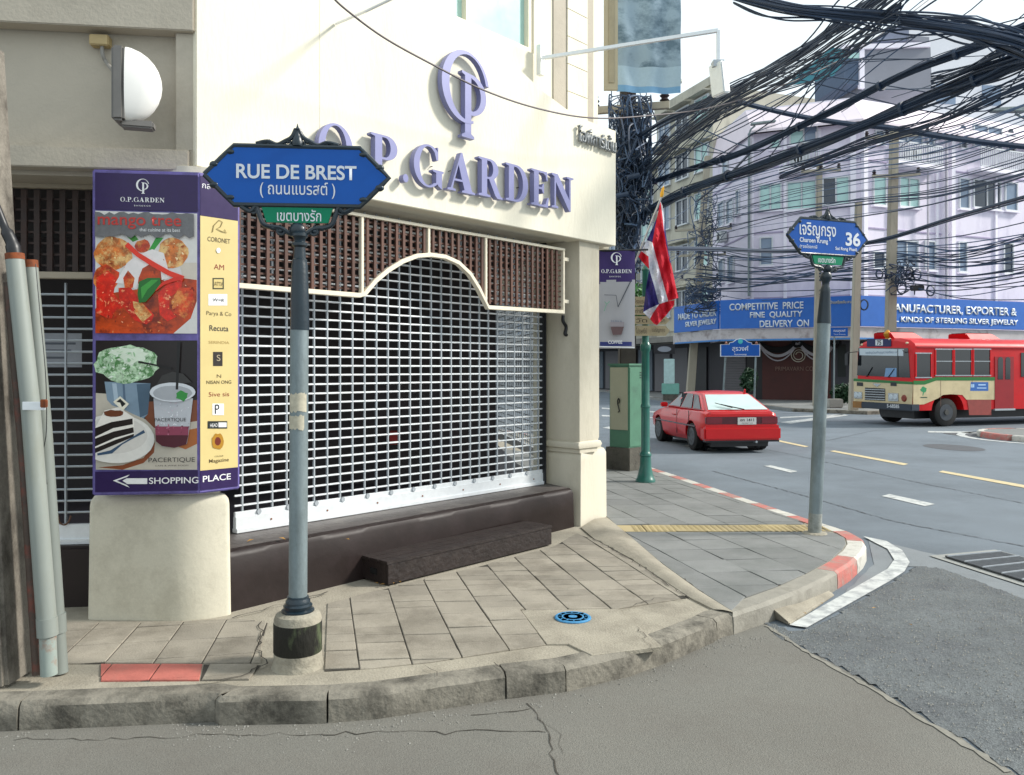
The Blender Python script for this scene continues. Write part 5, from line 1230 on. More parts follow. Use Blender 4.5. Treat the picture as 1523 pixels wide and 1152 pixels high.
for s in (-1,1):
    def ons(t, v):     # side plane between bottom and top rails
        if t < 1.6: u=(t-.1)/1.5; a=(s*(.75+.02*u),t,.84); 
        else: u=(t-1.6)/1.35; a=(s*(.77-.03*u),t,.84)
        tt = .92+(t-.1)/(2.85)*(2.18-.92)
        if tt<1.5: q=(tt-.92)/.58; b=(s*(.56+.04*q),tt,1.205+.04*q)
        else: q=(tt-1.5)/.68; b=(s*(.60-.04*q),tt,1.245-.03*q)
        return lerp3(a,b,v)
    for t0,t1,t2,t3 in ((.34,.86,.84,.40),(.95,1.72,1.70,.95),(1.80,2.72,2.66,1.80)):
        glass([ons(t0,.14),ons(t1,.14),ons(t2,.90),ons(t3,.90)], CGL, 'side_window')
    for y in (1.76,.93): MB().box(Frame(cp(s*.836,y,0), cf), -.003,.003,.30,.85,-.006,.006, BLK).build('door_gap', car)
    MB().box(Frame(cp(s*.838,0,0), cf), .45,3.1,.52,.55,-.006,.012, DRED).build('side_moulding', car)
    MB().box(Frame(cp(s*.845,1.98,0), cf), -.08,.08,.70,.73,-.012,.012, CRED).build('door_handle', car, bevel=.004)
    MB().box(Frame(cp(s*.86,2.62,0), cf), -.05,.05,.86,.97,-.09,.07, CRED).build('wing_mirror', car, bevel=.02)
    for y in (.80,3.28):
        wc = cp(s*.74,y,.295); ax = cr*s
        wh = MB().tube([wc-ax*.09, wc-ax*.085, wc+ax*.06, wc+ax*.075], [.27,.292,.292,.27], TYRE, 26).build('wheel', car, smooth=True)
        MB().tube([wc+ax*.076, wc+ax*.082], [.19,.18], RIM, 22).build('rim', wh)
        for q in range(7):
            t = 2*math.pi*q/7; MB().tube([wc+ax*.0825+cf*math.cos(t)*.11+Z*math.sin(t)*.11, wc+ax*.084+cf*math.cos(t)*.11+Z*math.sin(t)*.11], .028, BLK, 8).build('rim_hole', wh)
        MB().tube([wc-ax*.20, wc-ax*.12], .34, BLK, 20).build('wheel_well', car)
Fr2 = Frame(cp(0,0,0), cr)
MB().box(Fr2, -.835,.835,.27,.545,-.18,.075, CRED).build('rear_bumper', car, bevel=.035, seg=4)
MB().box(Fr2, -.80,.80,.235,.268,-.10,.05, BLK).build('valance', car)
MB().box(Fr2, -.76,.76,.60,.755,-.03,.012, DRED).build('reflector_panel', car, bevel=.01)
for s in (-1,1): MB().box(Fr2, min(s*.42,s*.785), max(s*.42,s*.785),.605,.75,-.05,.020, LENS).build('tail_light', car, bevel=.012)
MB().box(Fr2, -.10,.33-.02,.590,.755-.015,.021,.028, mat('number_plate','c8c8c4',.5)).build('number_plate', car, bevel=.004)
text('lettering', 'ฮก 1411', car, Fr2(.105,.69,.030), Fr2.r, .06, .30, BLK, .001, .02); text('lettering', 'กรุงเทพมหานคร', car, Fr2(.105,.62,.030), Fr2.r, .025, .24, BLK, .001)
MB().box(Fr2, -.80,.80,.548,.575,.0,.03, CRED).build('bumper_lip', car)
mb = MB(); mb.hexa([cp(-.70,.0,.80),cp(.70,.0,.80),cp(.72,.16,.83),cp(-.72,.16,.83),cp(-.66,.02,.86),cp(.66,.02,.86),cp(.70,.14,.87),cp(-.70,.14,.87)], CRED); mb.build('spoiler', car, bevel=.012)
MB().tube([cp(*onrear(.42,.14)[:2],.93), cp(-.45,.36,1.03)], .008, BLK, 6).build('wiper', car); MB().tube([cp(.1,.10,.90), cp(-.35,.28,1.0)], .012, BLK, 6).build('wiper_arm', car)
MB().tube([cp(.45,.99,1.2), cp(.455,.96,1.30)], [.03,.018], CRED, 8).build('roof_antenna_base', car)
MB().hexa([cp(x,y,.13) for x,y in ((-.62,.1),(.62,.1),(.62,3.9),(-.62,3.9))]+[cp(x,y,.32) for x,y in ((-.62,.1),(.62,.1),(.62,3.9),(-.62,3.9))], BLK).build('under_light_block', car)  # box added under the car to block light and darken below it
MB().tube([cp(.30,-.06,.235), cp(.30,.15,.235)], .025, ALUD, 10).build('exhaust_pipe', car)
# ---------------------------------------------------------------- bus
bd = V((.955,.297,0)); bc = V((.297,-.955,0)); NB = V((11.92,23.95,0))
FS = Frame(NB, bd); FF = Frame(NB, bc)       # side (a towards the rear) and front (a negative towards the far side)
bus = thing('city_bus', 'red and cream city bus number 75 turning in from the right', 'bus', NB)
BR_ = mat('bus_red_paint','c20a14',.4,var=.1,scale=3,coat=.1,spec=.3,stain='9a2a2a',samt=.3,sscale=2); BCm = mat('bus_cream_paint','c4b48e',.45,var=.1,scale=3,stain='96876a',samt=.4,sscale=2.5); BGn = flatm('1c6a2c',.4); BMr = mat('faded_maroon_skirt','8a3a34',.6,var=.15,scale=6); BGL = mat('bus_dark_glass','181c20',.06,var=.3,scale=1.2,spec=.8); CHR = mat('chrome_trim','a8acb0',.25,metal=.8)
BL, BW = 10.5, 2.4
prof = [(0,.50),(0,1.0),(.0,2.30)] ; zr = 2.46
cs = [(0,.50)] + [(0,2.36)] + [(-.06,2.50),(-.22,2.60),(-.6,2.68),(-1.2,2.70)] + [(-1.8,2.68),(-2.18,2.60),(-2.34,2.50),(-2.4,2.36),(-2.4,.50)]
mb = MB(); k = mb.mi(BR_); n = len(cs)
for a_, sz, ins in ((0,-.08,.05),(.10,0,0),(BL,0,0)):
    for c_, z in cs:
        cc_ = c_ + (ins if c_ < -1.2 else -ins if c_ > -1.2 else 0); mb.v.append(FS(a_, z + (sz if z > 2.3 else 0), cc_))
for i in range(2):
    for j in range(n): A=i*n+j; B=i*n+(j+1)%n; mb.f.append((A,B,B+n,A+n)); mb.m.append(k)
mb.f.append(tuple(range(n))); mb.f.append(tuple(2*n+j for j in reversed(range(n)))); mb.m += [k,k]
bb = mb.build('body', bus, smooth=True)
wa = FS.px(1409,612)[0]; rw = .43
cyl = [MB().tube([FS(wa+.02,.45,.2), FS(wa+.02,.45,-.6)], .62, BLK, 28).build('cutter'), MB().tube([FS(wa,.45,-1.8), FS(wa,.45,-2.6)], .58, BLK, 28).build('cutter')]
bool_cut(bb, cyl)
MB().box(FS, wa-.6, wa+.64,.48,1.2,-.75,-.62, BLK).build('wheel_well', bus)
for c_, o_ in ((-.16,1),(-2.24,-1)):
    wc = FS(wa, rw, c_); ax = FS.n*o_
    wh = MB().tube([wc-ax*.14, wc-ax*.12, wc+ax*.10, wc+ax*.12], [.37,rw-.005,rw-.005,.38], TYRE, 30).build('wheel', bus, smooth=True)
    MB().tube([wc+ax*.118, wc+ax*.125, wc+ax*.07], [.27,.25,.22], RIM, 24).build('rim', wh, smooth=True)
    MB().tube([wc+ax*.06, wc+ax*.15], [.11,.08], mat('dark_hub','4a4a48',.6,metal=.4), 14).build('hub', wh)
def sp(pts, m, name, d=.008, fr=FS, t=.006):
    return MB().prism([fr(*fr.px(x,y), d) for x,y in pts], fr.n*t, m).build(name, bus)
sp([(1358,571),(1375,571),(1392,565),(1486,565),(1486,568),(1486,594),(1437,594),(1431,587),(1414,586),(1402,587),(1395,592),(1374,601),(1358,602)], BCm, 'cream_side_panel', .004)
sp([(1358,566),(1374,566),(1391,560.5),(1486,560.5),(1486,565.5),(1392,565.5),(1375,571.5),(1358,571.5)], BGn, 'green_stripe', .011)
sp([(1438,594),(1474,594),(1474,617),(1441,617),(1440,605)], BMr, 'faded_skirt_panel', .004)
def bwin(x0,x1,y0,y1, name='side_window', sp2=True):
    a0,b1_ = FS.px(x0,y0); a1,b0_ = FS.px(x1,y1)
    w_ = MB(); tkn=.035
    w_.box(FS,a0,a1,b1_-tkn,b1_,.003,.03,CHR if name!='x' else BR_); w_.box(FS,a0,a1,b0_,b0_+tkn,.003,.03,CHR); w_.box(FS,a0,a0+tkn,b0_+tkn,b1_-tkn,.003,.03,BR_); w_.box(FS,a1-tkn,a1,b0_+tkn,b1_-tkn,.003,.03,BR_)
    if sp2: w_.box(FS,a0+tkn,a1-tkn,(b0_+b1_)/2+.02,(b0_+b1_)/2+.045,.01,.028,CHR)
    o = w_.build(name, bus); MB().box(FS,a0+tkn,a1-tkn,b0_+tkn,b1_-tkn,.004,.012,BGL).build('pane', o); return o
bwin(1361,1385,524,562,'driver_window',False)
for x0,x1 in ((1390,1417),(1418,1445),(1446.5,1473)): bwin(x0,x1,518,559)
d0 = FS.px(1479,530); d1 = FS.px(1507,619)
dr = MB().box(FS, d0[0], d1[0], .52, d0[1], .004, .02, mat('bus_door_red','8e0e18',.4,var=.1)).build('door', bus)
for x in (1483,1494):
    a_ = FS.px(x,540)[0]; P_ = [(a_+.11+.10*math.cos(R(t)), 2.02+ .09*math.sin(R(t))) for t in range(0,181,20)] + [(a_+.01,1.42),(a_+.21,1.42)]
    MB().prism([FS(p[0],p[1],.021) for p in P_], FS.n*.006, BGL).build('door_window', dr)
MB().box(FS, d0[0]-.03, d1[0]+.03, .46, .515, -.1, .05, ALUD).build('door_step', bus)
for a_ in range(7): MB().box(FS, d1[0]+.3+a_*1.0, d1[0]+1.15+a_*1.0, 1.5, 2.25, .004, .02, BGL).build('side_window', bus)
MB().box(FS, 0.1, BL, 2.38, 2.415, .0, .03, mat('bus_gutter','a02028',.4)).build('roof_gutter', bus)
MB().box(FS, .5, BL-.2, .22, .52, -1.9, -.5, BLK).build('under_light_block', bus)  # added block that keeps light out from beneath the bus
# front
def fp2(pts, m, name, d=.006, t=.006): return sp(pts, m, name, d, FF, t)
fp2([(1270,565),(1358,571),(1357,603),(1270,597)], BCm, 'cream_front_panel', .002)
fp2([(1270,562.5),(1358,567.5),(1358,571.5),(1270,566.5)], BGn, 'green_stripe', .009)
ws = fp2([(1277,517),(1351,517.5),(1354,561.5),(1275,558)], BGL, 'windscreen', .004)
MB().prism([FF(*FF.px(x,y),.011) for x,y in ((1279,518),(1344,519),(1344,529),(1279,528))], FF.n*.004, flatm('b8c4cc')).build('windscreen_banner', bus)
text('lettering', 'ขอเชิญร่วมทำบุญถวายเทียน ๑๙', bus, FF(*FF.px(1311,524),.017), FF.r, .11, 1.35, flatm('3a5a7a'), .001)
MB().box(FF, FF.px(1336,520)[0]-.015, FF.px(1336,520)[0]+.01, FF.px(1336,560)[1], FF.px(1336,518)[1]-.02, .005,.02, BLK).build('windscreen_bar', bus)
MB().prism([FF(*FF.px(x,y),.012) for x,y in ((1318,547),(1334,547),(1334,560),(1316,560))], FF.n*.004, flatm('6d8fb4')).build('dashboard_paper', bus)
fp2([(1290,503.5),(1326,503.5),(1326,515),(1290,515)], flatm('16204e'), 'route_box', .01, .01); fp2([(1303,505),(1314,505),(1314,513.5),(1303,513.5)], flatm('c8ccd0'), 'route_plate', .022, .004)
text('lettering', '75', bus, FF(*FF.px(1308.5,509.3),.030), FF.r, .145, .19, BLK, .001, .02)
grl = fp2([(1287,576),(1317,577.5),(1317,596),(1287,594.5)], BLK, 'grille', .008)
for k in range(5):
    a0 = FF.px(1287,580)[0]; a1 = FF.px(1317,580)[0]; z_ = FF.px(1300,579+k*3.6)[1]; MB().box(FF,a0,a1,z_-.012,z_+.012,.015,.035,CHR).build('grille_bar', grl)
for x0,x1,y0,y1 in ((1271,1283,582,592),(1322,1337,584,596)):
    h_ = fp2([(x0,y0),(x1,y0+.7),(x1,y1+.7),(x0,y1)], CHR, 'headlight', .008, .02); 
    for q in (.28,.72): ctr = FF(*FF.px(x0+(x1-x0)*q,(y0+y1)/2+.3),.03); MB().tube([ctr, ctr+FF.n*.012], [.085,.07], mat('lamp_glass','b9c2c8',.1), 14).build('lens', h_)
ctr = FF(*FF.px(1345,592),.012); MB().tube([ctr, ctr+FF.n*.03], [.11,.08], flatm('7a2a14',.3), 12).build('indicator', bus)
bmp = MB().box(FF, -BW-.02, .04, FF.px(1357,611)[1], FF.px(1357,601)[1], -.2, .12, mat('dark_bumper','1f2a38',.5,var=.15)).build('bumper', bus, bevel=.02)
MB().box(FF, -BW-.03, -BW+.36, FF.px(1357,611)[1]-.003, FF.px(1357,601)[1]+.003, .0, .126, mat('ochre_bumper_end','8a5f28',.6,var=.2)).build('bumper_end', bus)
text('lettering', '5-68585', bus, FF(*FF.px(1333,603.5),.122), FF.r, .11, .50, flatm('c8ccd0'), .001, .02)
for x in (1279,1329): fp2([(x-4,568),(x+5,568.5),(x+5,574),(x-4,573.5)], BLK, 'front_vent', .012)
fp2([(1298,570),(1311,570.5),(1305,575)], CHR, 'badge', .012)
for s_, x in ((1,1352),): MB().tube(bez([FF(*FF.px(1347,524),.02), FF(*FF.px(1351,521),.2), FF(*FF.px(1354,520),.25)],4), .015, CHR, 6).build('mirror_arm', bus)
for x0, x1, y0, y1 in ((1360,1412,492,503),(1476,1530,496,506)):
    a0 = FS.px(x0,500)[0]; a1 = FS.px(x1,500)[0]; mb = MB(); mb.hexa([FS(a0+.1,2.66,-.9),FS(a1,2.66,-.9),FS(a1,2.66,-1.8),FS(a0+.1,2.66,-1.8),FS(a0,2.88,-1.0),FS(a1-.35,2.88,-1.0),FS(a1-.35,2.88,-1.7),FS(a0,2.88,-1.7)], BR_)
    v_ = mb.build('roof_vent', bus, bevel=.03); MB().box(FS,a0+.1,a0+1.0,2.882,2.90,-1.65,-1.05,BLK).build('vent_grille', v_)
q = FF(-1.15,2.66,-.1); mb = MB(); mb.lathe(q, [(.09,-.05),(.10,0),(.06,.05),(.10,.1),(.12,.18),(.05,.27),(.01,.30)], mat('gold_roof_ornament','c0862a',.4,metal=.5), 12); mb.build('roof_ornament', bus, smooth=True)
for a_ in (-.25,-.95+0,-2.15): MB().ell(FF(a_,2.52 if a_ in (-.25,-2.15) else 2.66,.0), .05,.04,.035, flatm('d0c0a0'), 8,6).build('marker_light', bus)
for x0,y0,x1,y1 in ((1290,560,1298,546),(1322,561,1331,548)): MB().tube([FF(*FF.px(x0,y0),.03), FF(*FF.px(x1,y1),.02)], .015, BLK, 5).build('wiper', bus)
MB().box(Frame(FF(-2.55,2.05,.25), FF.r), -.09,.09,-.2,.2,-.03,.03, BLK).build('mirror', bus, bevel=.02); MB().tube([FF(-2.35,2.3,.0), FF(-2.55,2.27,.25)], .015, BLK, 5).build('mirror_arm', bus)
for a_ in (1.0,2.2,3.35,4.45): MB().box(FS, a_-.006, a_+.006, .62 if a_ < 1.2 or a_ > 2.3 else 1.2, 1.48, .011, .013, mat('brown_seam_line','6a4a40',.8)).build('panel_seam', bus)  # thin raised brown strips along the panel seams
# tree emblem and notice on the side
print_px('leaf_emblem', bus, FS, .012, [('2f8a5a', blob(1374,579,4.5,4,12,.25)), ('2f8a5a', [(1373,582),(1375,582),(1373,588),(1372,588)]), ('2a4a3a', [(1369,590),(1379,590),(1379,591.5),(1369,591.5)])])
print_px('side_notice', bus, FS, .012, [('2f62a8', [(1444,568),(1470,568),(1470,581),(1443,581)]), ('9fc0e0', [(1444,571),(1449,571),(1449,576),(1444,576)]), ('a8c4e4', [(1453,576),(1467,576),(1467,577.5),(1453,577.5)]), ('a8c4e4', [(1455,571),(1466,571),(1466,573),(1455,573)])])
# ---------------------------------------------------------------- far pavement
fk = gz([(900,580),(968,590),(1015,597),(1130,601),(1180,607),(1290,611),(1400,608.5),(1560,603),(1900,592)], P)
fkF = [V((p.x,p.y,0)) for p in fk]
mb = MB(); mb.prism([p + V((-.05,.16,0)) for p in fkF] + [V((60,60,0)), V((-10,90,0))], Z*.135, GREYT); pv2 = struct(mb, 'pavement')
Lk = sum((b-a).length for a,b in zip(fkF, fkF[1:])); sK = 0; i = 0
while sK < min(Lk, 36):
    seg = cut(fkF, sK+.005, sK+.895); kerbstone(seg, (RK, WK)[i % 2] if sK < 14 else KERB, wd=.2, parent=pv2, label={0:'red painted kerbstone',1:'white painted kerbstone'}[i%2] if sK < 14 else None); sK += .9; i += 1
isl = thing('traffic_island', 'small kerbed traffic island with red and white edge at the right of the road', 'traffic island', Gp(1520,655))
ic_ = Gp(1560,652); pts = [V((ic_.x+1.35*math.cos(R(t)), ic_.y+1.6*math.sin(R(t)), 0)) for t in range(0,360,20)]
MB().prism([p for p in pts], Z*.13, GREYT).build('paving', isl)
for q in range(9):
    seg = [V((ic_.x+1.50*math.cos(R(-t)), ic_.y+1.75*math.sin(R(-t)), 0)) for t in range(q*40, q*40+39, 12)]; kerbstone(seg[::-1], (RK,WK)[q%2], parent=isl, wd=.15)
mb = MB(); ring = [(V((ic_.x+r_*math.cos(R(t)), ic_.y+(r_+.35)*math.sin(R(t)), .006))) for r_ in (1.75,1.95) for t in range(0,361,15)]
for i in range(24): mb.face([ring[i],ring[i+1],ring[25+i+1],ring[25+i]], WP)
struct(mb, 'road_marking')
# ---------------------------------------------------------------- lavender corner building
LAV = mat('lavender_wall','dcd6e4',.85,var=.05,scale=.8,bump=.1,bscale=8,stain='8f86a8',samt=.45,sscale=.9,aniso=(1,1,.35),thr=(.5,.75)); LAVL = mat('pale_lavender_trim','e8e4ee',.8,var=.05,scale=2); LAVP = mat('pinkish_roof_panel','dcd0d8',.7,var=.04,scale=1)  # lavender paint, paled so the wall colour carries the distance haze
WFR = mat('pale_window_frame','c8ccd0',.5,var=.03); WPA = mat('pale_reflection_glass','a8cdc8',.12,var=.12,scale=1.2,spec=.7); WDK = mat('dark_window_glass','2c3644',.08,var=.3,scale=1,spec=.7); WMD = mat('grey_window_glass','72849a',.1,var=.2,scale=1,spec=.7)  # WPA: bright reflection in the panes put into a pale colour
U = [Wp(1060,548,47.5), Wp(1115,548,41.2), Wp(1278,548,39.2), Wp(1511,548,43.4)]
for p in U: p.z = 0
U.append(U[3] + (U[3]-U[2])*1.2)
lb = thing('corner_shophouse', 'lavender four storey corner building with balconies above blue jewelry shop signs', 'building', (U[2].x, U[2].y, 0))
back = [V((U[4].x-4, U[4].y+14, 0)), V((U[0].x+1.5, U[0].y+8, 0))]
ROOFZ = 13.7
mb = MB(); mb.prism([p + Z*3.3 for p in U + back], Z*(ROOFZ-3.3), LAV); mb.build('wall', lb)
inset = lambda P_, d: [p + V((0.15,1,0)).normalized()*d for p in P_]
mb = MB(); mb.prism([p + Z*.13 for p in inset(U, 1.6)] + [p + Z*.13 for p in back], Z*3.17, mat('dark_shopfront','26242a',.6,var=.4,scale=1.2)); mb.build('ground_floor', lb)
mb = MB(); eo = [p - V((0.15,1,0)).normalized()*.7 for p in U]
n = len(U); k = mb.mi(LAVP); lo = [p + Z*ROOFZ for p in eo]; hi = [p + Z*(ROOFZ+1.75) for p in inset(U, 1.6)]
for i in range(n-1):
    m_ = 7
    for q in range(m_):
        a, b = lo[i].lerp(lo[i+1], q/m_), lo[i].lerp(lo[i+1], (q+.985)/m_); c_, d__ = hi[i].lerp(hi[i+1], (q+.985)/m_), hi[i].lerp(hi[i+1], q/m_)
        o = MB(); o.hexa([a-Z*.12,b-Z*.12,c_-Z*.12,d__-Z*.12,a,b,c_,d__], LAVP); o.build('roof_panel', lb)
MB().prism([p + Z*(ROOFZ+1.6) for p in inset(U,1.5)] + [p + Z*(ROOFZ+1.6) for p in back], Z*.12, LAVL).build('roof_slab', lb)
FU = [Frame(U[i], U[i+1]-U[i]) for i in range(4)]
def fwin(fr, x0, x1, y0, y1, pm=WPA, mull=1, parent=lb, arch=False, sill=False, ang=None):
    a0, b1_ = fr.px(x0, y0); a1, b0_ = fr.px(x1, y1); b1_ = (fr.px(x0,y0)[1] + fr.px(x1,y0)[1])/2; b0_ = (fr.px(x0,y1)[1] + fr.px(x1,y1)[1])/2
    t = .07; w_ = MB(); w_.box(fr,a0,a1,b1_-t,b1_,.0,.10,WFR); w_.box(fr,a0,a1,b0_,b0_+t,.0,.12,WFR); w_.box(fr,a0,a0+t,b0_+t,b1_-t,0,.10,WFR); w_.box(fr,a1-t,a1,b0_+t,b1_-t,0,.10,WFR)
    for q in range(mull): x = a0+(a1-a0)*(q+1)/(mull+1); w_.box(fr,x-.03,x+.03,b0_+t,b1_-t,0,.09,WFR)
    w_.box(fr,a0-.06,a1+.06,b0_-.08,b0_-.001,0,.18,LAVL)
    o = w_.build('window', parent)
    for q in range(mull+1):
        x0_ = a0+(a1-a0)*q/(mull+1)+t*.6; x1_ = a0+(a1-a0)*(q+1)/(mull+1)-t*.6; MB().box(fr,x0_,x1_,b0_+t,b1_-t,.01,.03, pm if not isinstance(pm,(list,tuple)) else pm[q]).build('pane', o)
    return o
def balcony(fr, x0, x1, y0, y1, ysl, parent=lb):
    a0 = fr.px(x0,y0)[0]; a1 = fr.px(x1,y0)[0]; zt_ = fr.px((x0+x1)/2,y0)[1]; zb3 = fr.px((x0+x1)/2,y1)[1]; zs_ = fr.px((x0+x1)/2,ysl)[1]
    b = MB().box(fr,a0-.1,a1+.1,zs_,zb3,0,.75,LAVL).build('balcony', parent, bevel=.03)
    r_ = MB(); r_.box(fr,a0,a1,zt_-.06,zt_,.66,.72,WFR); r_.box(fr,a0,a1,zb3+.02,zb3+.07,.66,.72,WFR); r_.build('rail', b)
    nb = int((a1-a0)/.15); f_ = None
    for i in range(nb+1):
        c_ = fr(a0+(a1-a0)*i/nb, (zt_+zb3)/2, .69)
        if f_ is None: f_ = MB().box(Frame(c_,fr.r),-.02,.02,-(zt_-zb3)/2+.07,(zt_-zb3)/2-.06,-.02,.02,WFR).build('baluster', b, origin=c_)
        else: share(f_, b, c_)
U2_, U3_ = FU[1], FU[2]
for a in ((1129,1163,273,313,WPA,1),(1170,1215,269,312,WPA,1),(1223,1264,263,305,(WDK,WPA),1),(1146,1161,206,222,WPA,0),(1174,1217,186,214,(WPA,WMD),1),(1130,1150,352,395,WMD,0)): fwin(U2_, *a[:4], pm=a[4], mull=a[5])
for a in ((1297,1317,260,306,WPA,0),(1336,1366,264,309,(WPA,WPA),1),(1425,1441,265,311,WMD,0),(1446,1487,268,311,(WDK,WDK),1),(1493,1512,271,314,WMD,0),(1300,1314,194,215,WMD,0),(1325,1371,189,213,(WMD,WMD),1),(1376,1388,196,221,WMD,0),(1427,1437,194,222,WDK,0),(1446,1489,187,221,(WMD,WMD),1),(1497,1509,200,227,WDK,0),
          (1297,1315,374,400,WDK,0),(1330,1364,357,399,(WMD,WMD),1),(1374,1390,358,402,WMD,0),(1424,1437,359,405,WMD,0),(1491,1506,361,407,WDK,0),(1540,1580,268,318,WPA,1),(1540,1580,360,410,WMD,1)): fwin(U3_, *a[:4], pm=a[4], mull=a[5])
for xc, yc, fr in ((1382,196,U3_),(1432,194,U3_),(1503,199,U3_)):
    a_, b_ = fr.px(xc, yc-1); MB().prism([fr(a_+.19*math.cos(R(t)), b_+.02+.22*math.sin(R(t)), .001) for t in range(0,181,20)], fr.n*.05, WDK).build('arched_light', lb)
for a in ((1162,1225,227,252,259),): balcony(U2_, *a)
for a in ((1319,1384,218,247,254),(1441,1507,227,256,263)): balcony(U3_, *a)
for a in ((1069,1078,300,338,WMD),(1082,1092,296,333,WMD),(1096,1101,282,320,WMD),(1070,1078,385,420,WMD),(1084,1093,380,420,WMD),(1076,1084,235,258,WMD)): fwin(FU[0], *a[:4], pm=a[4], mull=0)
for fr, xs_ in ((U2_,(1119,1168,1219,1269)),(U3_,(1283,1322,1392,1402,1413,1480))):
    for x in xs_:
        a_ = fr.px(x,300)[0]; wd_ = .16 if x not in (1269,1283,1402,1413) else .26
        MB().box(fr,a_-wd_/2,a_+wd_/2,5.2,ROOFZ-.1,0,.09 if wd_<.2 else .22,LAVL).build('pilaster', lb)
for fr in FU:
    L_ = (U[FU.index(fr)+1]-U[FU.index(fr)]).length
    for z_ in (5.3, 8.6, 11.9): MB().box(fr,0.02,L_-.02,z_,z_+.07,0,.045,mat('floor_band','a79db8',.8)).build('floor_band', lb)
PIPE = mat('grey_white_downpipe','b8b4bc',.6)
for fr, x in ((U2_,1116),(U2_,1213),(U3_,1400),(U3_,1372)):
    a_ = fr.px(x,300)[0]; MB().tube([fr(a_+.05,4.9,.28), fr(a_+.05,ROOFZ-.3,.28)], .055, PIPE, 8).build('downpipe', lb)
for fr,x,y in ((FU[0],1080,352),(U3_,1352,232),(U2_,1190,238)):
    a_,b_ = fr.px(x,y); o = MB().box(fr,a_-.42,a_+.42,b_-.28,b_+.28,.1,.42,mat('white_ac_unit','c0c4c4',.5)).build('air_conditioner', lb); c_=fr(a_-.08,b_,.425); MB().tube([c_,c_+fr.n*.01],.2,BLK,16).build('fan_grille', o)
# roof sheds and tarpaulin
sh2 = thing('rooftop_shed', 'grey rooftop shed with white posts and a teal tarpaulin on the lavender building', 'shed', Wp(1330,120,44))
GS = mat('grey_shed_panel','7f828c',.7,var=.06,scale=1); TEAL = mat('teal_tarpaulin','1f6a78',.7,var=.15,scale=1.5); Fsd = Frame(Wp(1285,548,43.5),(1,.15,0)); Fsd.o.z=0
def ssp(P_, m, name, d=0, t=-1.5, par=sh2): return MB().prism([Fsd(*Fsd.px(x,y,d),d) for x,y in P_], Fsd.n*t, m).build(name, par)
ssp([(1286,132),(1286,70),(1384,70),(1386,135)], GS, 'shed_wall', 0, -4); ssp([(1255,124),(1255,72),(1281,70),(1281,126)], mat('dark_shed_opening','4a5a70',.7), 'shed_wall', 0, -3)
ssp([(1279,130),(1279,66),(1286,66),(1286,131)], LAVL, 'corner_post', .12, -.2); ssp([(1252,73),(1252,66),(1384,62),(1384,69)], LAVL, 'roof_edge', .15, -4)
ssp([(1165,128),(1210,92),(1238,70),(1262,74),(1255,92),(1240,112),(1215,120)], TEAL, 'tarpaulin', .5, -.05); ssp([(1262,78),(1262,86),(1278,86),(1278,78)], WPA, 'shed_window', .05, -.1)
ssp([(1296,61),(1335,38),(1352,34),(1352,60)], mat('grey_gable','6c7488',.7), 'gable', -1, -2); ssp([(1352,58),(1352,52),(1382,55),(1382,62)], GS, 'lean_to', -.8, -2)
wb = thing('white_building', 'plain white building standing behind the roof of the lavender building', 'building', Wp(1440,548,56)+V((0,0,-1.75)))
Fw = Frame(Wp(1352,548,56),(1,.1,0)); Fw.o.z = 0; WHB = mat('white_far_wall','d5d6da',.8,var=.03,scale=.5)
MB().box(Fw,0,12,.13,Fw.px(1400,32)[1],-8,0,WHB).build('wall', wb)
for i in range(2): MB().box(Fw,2+i*3.4,3.4+i*3.4,20.2,21.6,0,.06,WMD).build('window', wb)
# canopy and shop signs
SP_ = [Wp(x,548,Y) for x, Y in ((1005,44.8),(1071,40.2),(1277,37.6),(1511,41.2))]
for p in SP_: p.z = 0
SP_.append(SP_[3] + (SP_[3]-SP_[2])*1.2); sdd = []
mb = MB(); ins_ = [p + V((.15,1,0)).normalized()*3.0 for p in SP_]
for i in range(4):
    mb = MB(); a,b,c_,d__ = SP_[i],SP_[i+1],ins_[i+1],ins_[i]; mb.hexa([a+Z*3.18,b+Z*3.18,c_+Z*3.18,d__+Z*3.18,a+Z*3.70,b+Z*3.70,c_+Z*3.70,d__+Z*3.70], mat('stained_white_canopy','b8b2b2',.85,var=.1,scale=1.5,stain='6a5a58',samt=.6,sscale=1.2,thr=(.5,.62))); mb.build('canopy', lb)
    Fk = Frame(a, b-a); MB().box(Fk,0,(b-a).length,3.12,3.2,0,.06,mat('blue_canopy_trim','3f7ab8',.6)).build('canopy_trim', lb)
SIGB = mat('bright_blue_shop_sign','1a5fb4',.5,var=.07,scale=1.2,stain='2f6fc0',samt=.4,sscale=2); SWH = mat('white_shop_letters','cfd6de',.5); SGO = mat('pale_gold_letters','c3bfae',.5)
